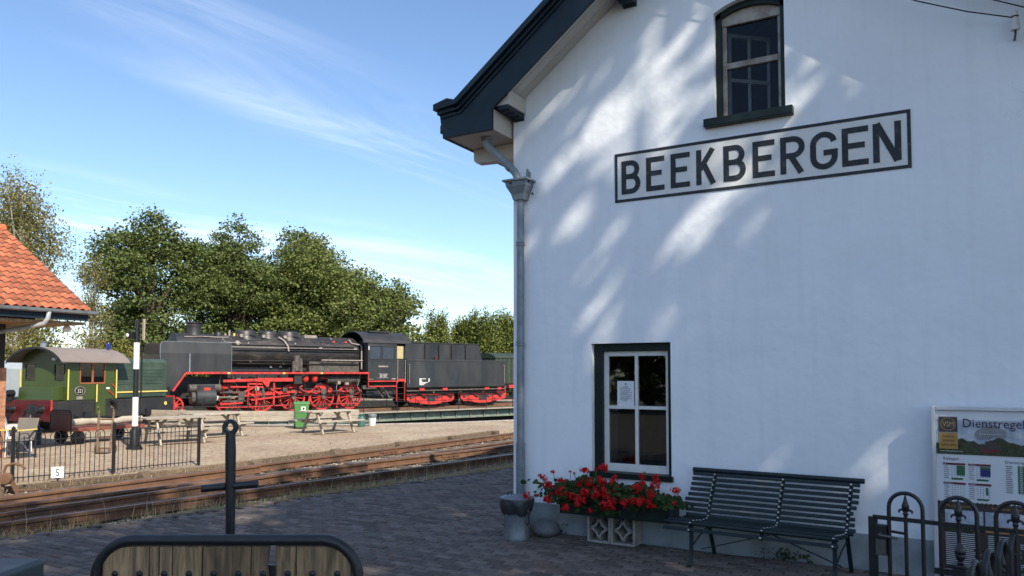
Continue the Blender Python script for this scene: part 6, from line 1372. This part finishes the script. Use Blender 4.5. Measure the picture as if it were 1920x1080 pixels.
# cab: side sheets with a window and a front with two round cornered lights
CX0, CX1 = .56, 2.62; CZ = 2.34
def sheet(name, x0, x1, y0, y1, holes, z0, z1, mtl):
    # holes along the sheet's long axis
    b = MB(); ax = 'x' if abs(y1 - y0) < .1 else 'y'; a0, a1 = (x0, x1) if ax == 'x' else (y0, y1); cuts = sorted(holes)
    def bx(u0, u1, za, zb):
        if u1 - u0 < 1e-4: return
        if ax == 'x': b.box(u0, u1, y0, y1, za, zb)
        else: b.box(x0, x1, u0, u1, za, zb)
    cur = a0
    for h0, h1, za, zb in cuts:
        bx(cur, h0, z0, z1); bx(h0, h1, z0, za); bx(h0, h1, zb, z1); cur = h1
    bx(cur, a1, z0, z1); return sp(name, b, mtl)
cs1 = sheet('cab_side', CX0, CX1, .0, .03, [(1.08, 2.06, 1.62, 2.26)], 1.03, CZ, 'sik_green')
cs2 = sheet('cab_side', CX0, CX1, FW_ - .03, FW_, [(1.08, 2.06, 1.62, 2.26)], 1.03, CZ, 'sik_green')
fz = (1.70, 2.22)
cf = sheet('cab_front', CX0 - .03, CX0, .0, FW_, [(.10, .52, *fz), (1.36, 1.80, *fz)], 1.03, CZ, 'sik_green')
cr = sheet('cab_rear', CX1 - .031, CX1 - .001, .031, FW_ - .031, [(.10, .52, *fz), (1.36, 1.80, *fz)], 1.03, CZ, 'sik_green')
prf = [];
for i in range(17):
    a = R_(-62 + 124 * i / 16); prf.append((FW_ / 2 + 1.20 * math.sin(a) / math.sin(R_(62)), CZ - .02 + .50 * (math.cos(a) - math.cos(R_(62))) / (1 - math.cos(R_(62)))))
gp_ = [(y, z - .02) for y, z in prf if 0 <= y <= FW_]; b = MB(); b.prism([(0, CZ)] + gp_ + [(FW_, CZ)], CX0 - .03, CX0, 'yz'); sp('cab_front_arch', b, 'sik_green')
b = MB(); b.prism([(0.03, CZ)] + gp_ + [(FW_ - .03, CZ)], CX1 - .031, CX1, 'yz'); sp('cab_rear_arch', b, 'sik_green')
b = MB(); b.prism(prf + [(y, z - .03) for y, z in reversed(prf)], .12, 3.0, 'yz'); rf2 = sp('cab_roof', b, 'roof_brown', smooth=30)
b = MB(); b.prism([(y, z - .003) for y, z in prf] + [(y, z - .07) for y, z in reversed(prf)], .10, .125, 'yz'); sp('roof_edge', b, 'iron', rf2)
b = MB(); b.lathe([(.10, 2.72), (.10, 2.98), (.13, 2.985), (.13, 3.0), (0, 3.0)], (.62, 1.15, 0), 12); sp('exhaust', b, 'zinc', rf2, smooth=40)
b = MB(); b.lathe([(0, 2.80), (.06, 2.80), (.065, 2.98), (.04, 3.04), (0, 3.05)], (2.75, .55, 0), 12); sp('blue_lamp', b, 'blue_lamp', rf2, smooth=50)
for y, (x0, x1) in ((-.012, (1.08, 2.06)),):
    b = MB(); b.box(x0 - .03, x1 + .03, y, y + .03, 1.57, 1.62); b.box(x0 - .03, x1 + .03, y, y + .03, 2.26, 2.30); b.box(x0 - .04, x0, y, y + .03, 1.62, 2.26); b.box(x1, x1 + .04, y, y + .03, 1.62, 2.26); b.box((x0 + x1) / 2 - .035, (x0 + x1) / 2 + .035, y, y + .03, 1.62, 2.26); sp('window_frame', b, 'varnish', cs1)
    b = MB(); b.box(x0, x1, .012, .018, 1.62, 2.26); sp('pane', b, 'glass', cs1)
for y0, y1 in ((.10, .52), (1.36, 1.80)):
    b = MB(); b.box(CX0 - .018, CX0 - .012, y0, y1, *fz); sp('pane', b, 'glass', cf)
    b = MB(); b.tube([(CX0 - .034, y0, fz[0]), (CX0 - .034, y1, fz[0]), (CX0 - .034, y1, fz[1]), (CX0 - .034, y0, fz[1])], .014, 6, True); sp('window_rim', b, 'sik_green', cf)
for x in (CX0 - .0, 2.56, 1.72): b = MB(); b.tube([(x, -.045, 1.05 if x != 1.72 else .95), (x, -.045, 2.06 if x != 1.72 else 1.55)], .022, 8); sp('handrail', b, 'yellow')
b = MB(); b.tube([(CX0 - .06, FW_ + .02, 1.3), (CX0 - .06, FW_ + .02, 2.05)], .022, 8); sp('handrail', b, 'yellow')
b = MB(); b.box(.44, .52, .42, .56, 2.36, 2.44); sp('white_tag', b, 'white_gloss', cf)
# oval number plate
op = MB(); op.lathe([(0, -.022), (1, -.022), (1, -.002), (0, -.002)], n=28, ax='y'); o = sp('number_plate', op, 'black_gloss'); o.scale = (.20, 1, .145); o.location = (1.05, 0, 1.34)
rg = MB(); rg.ring([(.92, -.028), (1.03, -.028), (1.03, -.003), (.92, -.003)], n=28, ax='y'); o2 = sp('plate_rim', rg, 'pipe_old'); o2.scale = (.20, 1, .145); o2.location = (1.05, 0, 1.34)
lettering('plate_number', '321', .19, M['porcelain'], SH, (1.05, -.026, 1.275), sx=.85, center=True)
b = MB(); b.box(.93, 1.17, -.012, 0, 1.05, 1.15); sp('builder_plate', b, 'pipe_old')
b = MB(); b.box(2.16, 2.30, -.012, 0, 1.38, 1.44); sp('white_label', b, 'white_gloss')
b = MB(); b.bar((2.40, -.02, 1.55), (2.55, -.02, 1.40), .02, .04); b.bar((2.25, -.02, 1.32), (2.48, -.02, 1.15), .02, .04); b.bar((2.46, -.02, 1.08), (2.46, -.02, .88), .02, .04, (1, 0, 0)); sp('red_lever', b, 'red')
b = MB(); b.box(1.70, 2.10, -.04, -.005, .45, 1.2); sp('step_panel', b, 'sik_green')
b = MB(); b.box(1.72, 2.08, -.22, -.04, .42, .46); sp('step', b, 'iron')
# engine hood
HY0, HY1 = .28, FW_ - .28
b = MB(); b.prism([(HY0, 1.03), (HY1, 1.03), (HY1, 2.36), (HY1 - .12, 2.48), (HY0 + .12, 2.48), (HY0, 2.36)], 2.63, 5.36, 'yz'); hd = sp('engine_hood', b, 'hood_green', bevel=.03)
for x0, x1 in ((2.85, 3.75), (4.0, 5.1)):
    for k in range(11): b = MB(); b.prism([(HY0 - .02, 1.55 + k * .055), (HY0 - .001, 1.55 + k * .055), (HY0 - .001, 1.59 + k * .055)], x0, x1, 'yz'); sp('louvre', b, 'hood_green', hd)
for x in (3.88, 5.2): b = MB(); b.box(x - .015, x + .015, HY0 - .012, HY0 - .001, 1.2, 2.35); sp('hood_strip', b, 'hood_green', hd)
b = MB(); b.box(2.64, 5.37, HY0 - .03, HY0 - .001, 1.22, 1.27); sp('yellow_stripe', b, 'yellow', hd)
b = MB(); b.box(5.38, 5.62, .35, .62, 1.06, 1.40); sp('sand_box', b, 'iron')
b = MB(); b.lathe([(0, -.014), (.07, -.014), (.07, -.003)], (5.0, 0, .78), 14, 'y'); sp('yellow_disc', b, 'yellow')
for u in (1.35, 4.1):
    for y in (.22, FW_ - .22): b = MB(); b.lathe([(0, -.06), (.40, -.06), (.45, -.05), (.45, .05), (0, .06)], (u, y, .45), 22, 'y'); sp('wheel', b, 'iron', smooth=35)
    b = MB(); b.tube([(u - .5, -.03, .52), (u - .25, -.03, .42), (u, -.03, .38), (u + .25, -.03, .42), (u + .5, -.03, .52)], .04, 6); b.box(u - .12, u + .12, -.08, -.01, .40, .62); sp('axle_spring', b, 'iron')
b = MB(); b.lathe([(0, -.16), (.10, -.15), (.12, -.06), (.12, 0)], (2.45, -.02, .95), 14, 'y'); sp('side_lamp', b, 'iron', smooth=40)
# rails under the shunter
ST2 = tag(empty('siding_track', SO, SR), 'siding rails under the olive green shunter', 'track')
for y in (.235, FW_ - .235): b = MB(); b.box(-9, 5.6, y - .035, y + .035, -.14, 0); sp('rail', b, 'rail', ST2)
for k in range(20): b = MB(); b.box(-8.8 + k * .72, -8.58 + k * .72, -.4, FW_ + .4, -.10, -.02 - .045); sp('sleeper', b, 'sleeper', ST2)

# --- pale grey locomotive behind, at the left edge
GR = tag(empty('grey_locomotive', YP(-19.3, 29.5, -.13), R_(102.58)), 'pale grey diesel locomotive hood behind the brick pier', 'locomotive')
b = MB(); b.prism([(0, 1.0), (1.9, 1.0), (1.9, 2.2), (1.75, 2.40), (.35, 2.42), (.1, 2.3), (0, 2.1)], -1.0, 5, 'yz'); hg = sp('hood', b, 'grey_loco', GR, bevel=.04)
for k in range(12): b = MB(); b.box(-1.012, -1.001, .15, .85, 1.35 + k * .06, 1.375 + k * .06); sp('louvre', b, 'zinc', hg); b = MB(); b.box(-1.012, -1.001, 1.0, 1.7, 1.35 + k * .06, 1.375 + k * .06); sp('louvre', b, 'zinc', hg)
b = MB(); b.box(-1.015, -1.0, .90, .95, 1.1, 2.3); sp('door_strip', b, 'zinc', hg)
b = MB(); b.box(-1.03, -1.0, 0, 1.9, 1.16, 1.22); sp('yellow_stripe', b, 'yellow', GR)
b = MB(); b.box(-1.3, 5, -.2, 2.1, .45, .99); sp('frame', b, 'loco_black', GR)
for u in (.2, 3.6):
    for y in (.2, 1.7): b = MB(); b.lathe([(0, -.06), (.45, -.06), (.45, .06), (0, .06)], (u, y, .45), 20, 'y'); sp('wheel', b, 'iron', GR)

# ================================================================ TREES
def leaf_mesh(name, pts, size, seed, m, aspect=.7, up=.3, droop=0.0):
    g = np.random.default_rng(seed); n = len(pts); pts = np.asarray(pts)
    nrm = g.normal(size=(n, 3)); nrm[:, 2] = np.abs(nrm[:, 2]) + up; nrm /= np.linalg.norm(nrm, axis=1, keepdims=True)
    t = g.normal(size=(n, 3)); t[:, 2] -= droop; t -= nrm * (t * nrm).sum(1, keepdims=True); t /= np.linalg.norm(t, axis=1, keepdims=True); u = np.cross(nrm, t)
    s = (size * g.uniform(.6, 1.35, n))[:, None]
    v = np.empty((n, 4, 3)); v[:, 0] = pts - t * s; v[:, 1] = pts + u * s * aspect - t * s * .1; v[:, 2] = pts + t * s; v[:, 3] = pts - u * s * aspect - t * s * .1
    v[:, 1] += nrm * s * .25; v[:, 3] += nrm * s * .25
    me = bpy.data.meshes.new(name); me.vertices.add(n * 4); me.vertices.foreach_set('co', v.reshape(-1).astype(np.float32))
    me.loops.add(n * 4); me.loops.foreach_set('vertex_index', np.arange(n * 4, dtype=np.int32))
    me.polygons.add(n); me.polygons.foreach_set('loop_start', np.arange(0, n * 4, 4, dtype=np.int32)); me.polygons.foreach_set('loop_total', np.full(n, 4, dtype=np.int32))
    me.update(calc_edges=True); me.materials.append(m); return me
def crown_points(lobes, clumps, per, cr, seed, shell=.55, flat=.7):
    g = np.random.default_rng(seed); vol = np.array([l[1][0] * l[1][1] * l[1][2] for l in lobes]) ** .75; vol /= vol.sum(); out = []
    for (c, r), share in zip(lobes, vol):
        k = max(3, int(clumps * share)); d = g.normal(size=(k, 3)); d /= np.linalg.norm(d, axis=1, keepdims=True)
        rad = shell + (1 - shell) * g.random(k) ** .5; cc = np.array(c) + d * rad[:, None] * np.array(r)
        w_ = g.uniform(.55, 1.25, k)
        for q, s in zip(cc, w_):
            m_ = int(per * s * s); p = g.normal(size=(m_, 3)) * np.array([cr, cr, cr * flat]) * s; out.append(q + p)
    return np.concatenate(out)
def tree(name, base, lobes, clumps, per, cr, leaf, m, label, cat='tree', group=None, trunk=.25, bark='bark', seed=1, shell=.55, droop=0, up=.3, kindcrown='crown', aspect=.7, flat=.7):
    t = tag(empty(name, base), label, cat, group); rg = random.Random(seed)
    pts = crown_points(lobes, clumps, per, cr, seed, shell, flat); pts = pts[pts[:, 2] > .15]
    link(kindcrown, leaf_mesh(kindcrown, pts, leaf, seed, M[m], aspect=aspect, droop=droop, up=up), None, t)
    top = max(l[0][2] for l in lobes); b = MB()
    b.tube([(0, 0, -.2), (rg.uniform(-.1, .1), rg.uniform(-.1, .1), top * .35), (rg.uniform(-.3, .3), rg.uniform(-.3, .3), top * .75), (rg.uniform(-.3, .3), rg.uniform(-.3, .3), top)], [trunk * 1.2, trunk, trunk * .6, trunk * .2], 9)
    tr = b.build('trunk', M[bark], t, 60)
    for c, r in lobes:
        z0 = min(top * .6, max(.8, c[2] * .55)); q = MB(); m1 = ((c[0]) * .45, (c[1]) * .45, (z0 + c[2]) / 2 + .2)
        q.tube([(0, 0, z0), m1, (c[0], c[1], c[2]), (c[0] * 1.15 + rg.uniform(-.5, .5), c[1] * 1.15 + rg.uniform(-.5, .5), c[2] + r[2] * .7)], [trunk * .5, trunk * .35, trunk * .18, trunk * .05], 6); q.build('limb', M[bark], tr, 60)
    return t
def oak_lobes(w, h, low, seed, n=11):
    rg = random.Random(seed); H_ = h - low; L = [((0, 0, low + H_ * .5), (w * .36, w * .36, H_ * .42)), ((rg.uniform(-.08, .08) * w, 0, h - H_ * .17), (w * .17, w * .17, H_ * .17)), ((0, 0, low + H_ * .2), (w * .42, w * .42, H_ * .2))]
    for i in range(n):
        a = 2 * math.pi * i / n + rg.uniform(-.3, .3); t_ = rg.uniform(.08, .80); z = low + H_ * t_; k = 1 - .75 * max(0, t_ - .38)
        L.append(((math.cos(a) * w * .34 * k, math.sin(a) * w * .34 * k, z), (w * .18 * k + .3, w * .18 * k + .3, H_ * rg.uniform(.10, .16))))
    return L
def yz(r, f): return YP(r, f, YZ)
oaks = [(-27.6, 58, 10.0, 14.9, .3, 'oak', 'tallest dark green oak rising behind the signal post'), (-22.8, 63, 10.5, 14.9, .3, 'oak', 'dark green oak behind the smoke deflectors and chimney'),
        (-19.2, 66, 10.0, 14.6, .3, 'oak', 'green oak behind the locomotive boiler domes'), (-16.4, 64, 10.0, 14.0, .3, 'oak_b', 'bright green oak behind the locomotive cab, with a pointed top'),
        (-25.2, 66, 8.5, 14.2, .3, 'oak', 'oak filling the dip right of the tallest oak'), (-18.0, 69, 9.0, 14.6, .3, 'oak_b', 'oak set back behind the pointed oak'),
        (-12.4, 62, 8.0, 10.9, .3, 'oak_b', 'lower bright oak right of the pointed oak'), (-9.3, 60, 6.4, 9.5, .3, 'oak_b', 'smallest oak at the right end of the oak row, above the tender'),
        (-31.0, 62, 6.0, 9.0, .3, 'oak', 'low oak between the birches and the tallest oak')]
for k, (r, f, wd_, ht, low, m_, lab) in enumerate(oaks):
    tree('oak_tree', yz(r, f), oak_lobes(wd_, ht, low, 40 + k), int(66 * wd_ * ht / 8), 48, .42, .115, m_, lab, group='oaks behind the turntable', trunk=.35, seed=40 + k, shell=.5, flat=.5)
for k, (r, f, wd_, ht) in enumerate(((-6.3, 64, 4.8, 7.0), (-4.6, 67, 4.4, 6.6), (-3.6, 66, 4.2, 6.9), (-2.0, 65, 4.2, 7.0), (-.4, 66, 4.2, 7.3), (1.4, 65, 4.2, 7.2))):
    L = [((0, 0, ht * (.10 + .13 * i)), (wd_ * .5 * (1 - .14 * i), wd_ * .5 * (1 - .14 * i), ht * .14)) for i in range(6)] + [((.55 * math.sin(i * 2.1 + k), .55 * math.cos(i * 2.1 + k), ht * (.78 + .04 * i)), (.32, .32, ht * .14)) for i in range(4)]
    tree('conifer_tree', yz(r, f), L, 1000, 46, .25, .105, 'conifer', ['leftmost bright conifer, just right of the oak row', 'conifer set back between the leftmost two conifers', 'second conifer in the hedge above the tender', 'third conifer in the hedge above the tender', 'fourth conifer, nearest the station downpipe', 'last conifer half hidden by the station corner'][k], group='conifers behind the tender', trunk=.15, seed=70 + k, shell=.6, droop=1.2, aspect=.45, flat=1.4)
# birches
def birch_lobes(w, h, seed, n=16):
    rg = random.Random(seed); L = []
    for i in range(n):
        z = h * rg.uniform(.18, .93); k = w * .5 * (1.05 - .75 * (z / h) ** 1.6); a = rg.uniform(0, 6.28); q = rg.uniform(.15, .95)
        L.append(((math.cos(a) * k * q, math.sin(a) * k * q, z), (w * .12, w * .12, h * .085)))
    return L
tree('birch_tree', yz(-27.4, 42), birch_lobes(6.8, 13.0, 3, 36), 470, 42, .34, .09, 'birch', 'tall thin leaved birch above the tiled roof', group='birches', trunk=.16, bark='birch_bark', seed=90, shell=.25, droop=1.5, aspect=.5, flat=1.7)
tree('birch_tree', yz(-30.5, 45), birch_lobes(6.4, 12.6, 4, 30), 430, 42, .34, .09, 'birch', 'birch cut by the left picture edge', group='birches', trunk=.16, bark='birch_bark', seed=91, shell=.25, droop=1.5, aspect=.5, flat=1.7)
tree('birch_tree', yz(-27.3, 49), birch_lobes(4.0, 9.4, 5, 18), 220, 36, .28, .08, 'birch', 'small airy birch between the roof and the tallest oak', group='birches', trunk=.10, bark='birch_bark', seed=92, shell=.25, droop=1.3, aspect=.5, flat=1.5)
# yellowing shrubs
for k, (r, f, wd_, ht) in enumerate(((-25.6, 41, 3.6, 4.6), (-23.6, 46, 3.0, 3.6), (-24.5, 48, 2.4, 4.5), (-29.5, 44, 4.5, 3.6))):
    tree('shrub', yz(r, f), oak_lobes(wd_, ht, .1, 110 + k, 7), 90, 40, .28, .09, 'yellowleaf', ['yellowing shrub behind the shunter cab roof', 'yellow green shrub between the shunter and the deflector', 'sparse shrub behind the shunter roof', 'yellow green shrub behind the grey locomotive'][k], 'shrub', 'shrubs behind the locomotives', trunk=.07, seed=110 + k, shell=.5, droop=.5)
# a distant low hedge closing the view between the trunks
hp_ = np.concatenate([crown_points([((r, f, 1.3), (2.2, 1.2, 1.7))], 40, 34, .42, 300 + i, .5) for i, (r, f) in enumerate([(-60 + 2.6 * i, 74 + (i % 3)) for i in range(26)])])
wp = np.array([list(YP(a, bq, c + YZ)) for a, bq, c in hp_]); o = link('hedge', leaf_mesh('hedge', wp, .17, 5, M['oak']), None); tag(o, 'dark green hedge far behind the locomotives', 'hedge', kind='stuff')
# trees on the sunny side behind the photographer: they shade the wall and platform
shade = [((12.380481396401745, -5.756706433789936), 4.2, 15, 1214, 46), ((17.942298870344214, -7.209466267358762), 4.4, 15.5, 2007, 54), ((11.6, -12.4), 4.6, 15, 202, 40), ((16.8, -13.4), 4.6, 15, 203, 40)]
slab = ['large shade tree standing right of the station gable', 'large shade tree farther right of the station gable', 'large shade tree behind the photographer', 'farther shade tree behind the photographer']
for k, ((x, y), r, zc_, sd_, dens) in enumerate(shade):
    rg = random.Random(sd_); L = [((0, 0, zc_), (r * .6, r * .6, 3.0))]
    for i in range(9):
        a = i * 2 * math.pi / 9 + rg.uniform(-.2, .2); L.append(((math.cos(a) * r * .66, math.sin(a) * r * .66, zc_ + rg.uniform(-2.2, 1.8)), (r * .36, r * .36, 1.8)))
    tree('shade_tree', (x, y, -.05), L, int(dens * r), 32, .36, .17, 'shade', slab[k], group='shade trees', trunk=.3, seed=sd_, shell=.35)
# greenery beyond the tracks to the left of the photographer, seen only as a reflection in the panes
for k, (x, y, ht) in enumerate(((-17, -14, 6.5), (-20, -20, 7.5), (-15, -26, 8), (-9.5, -31, 9), (-3, -30, 9))):
    tree('oak_tree', (x, y, YZ), oak_lobes(7, ht, .2, 400 + k), 170, 36, .4, .22, 'oak', ['tree beyond the tracks, left of the photographer', 'tree beyond the tracks, behind the photographer', 'farther tree beyond the tracks, behind the photographer', 'tree closing the track behind the photographer', 'tree closing the platform behind the photographer'][k], group='trees beyond the tracks', trunk=.2, seed=400 + k)
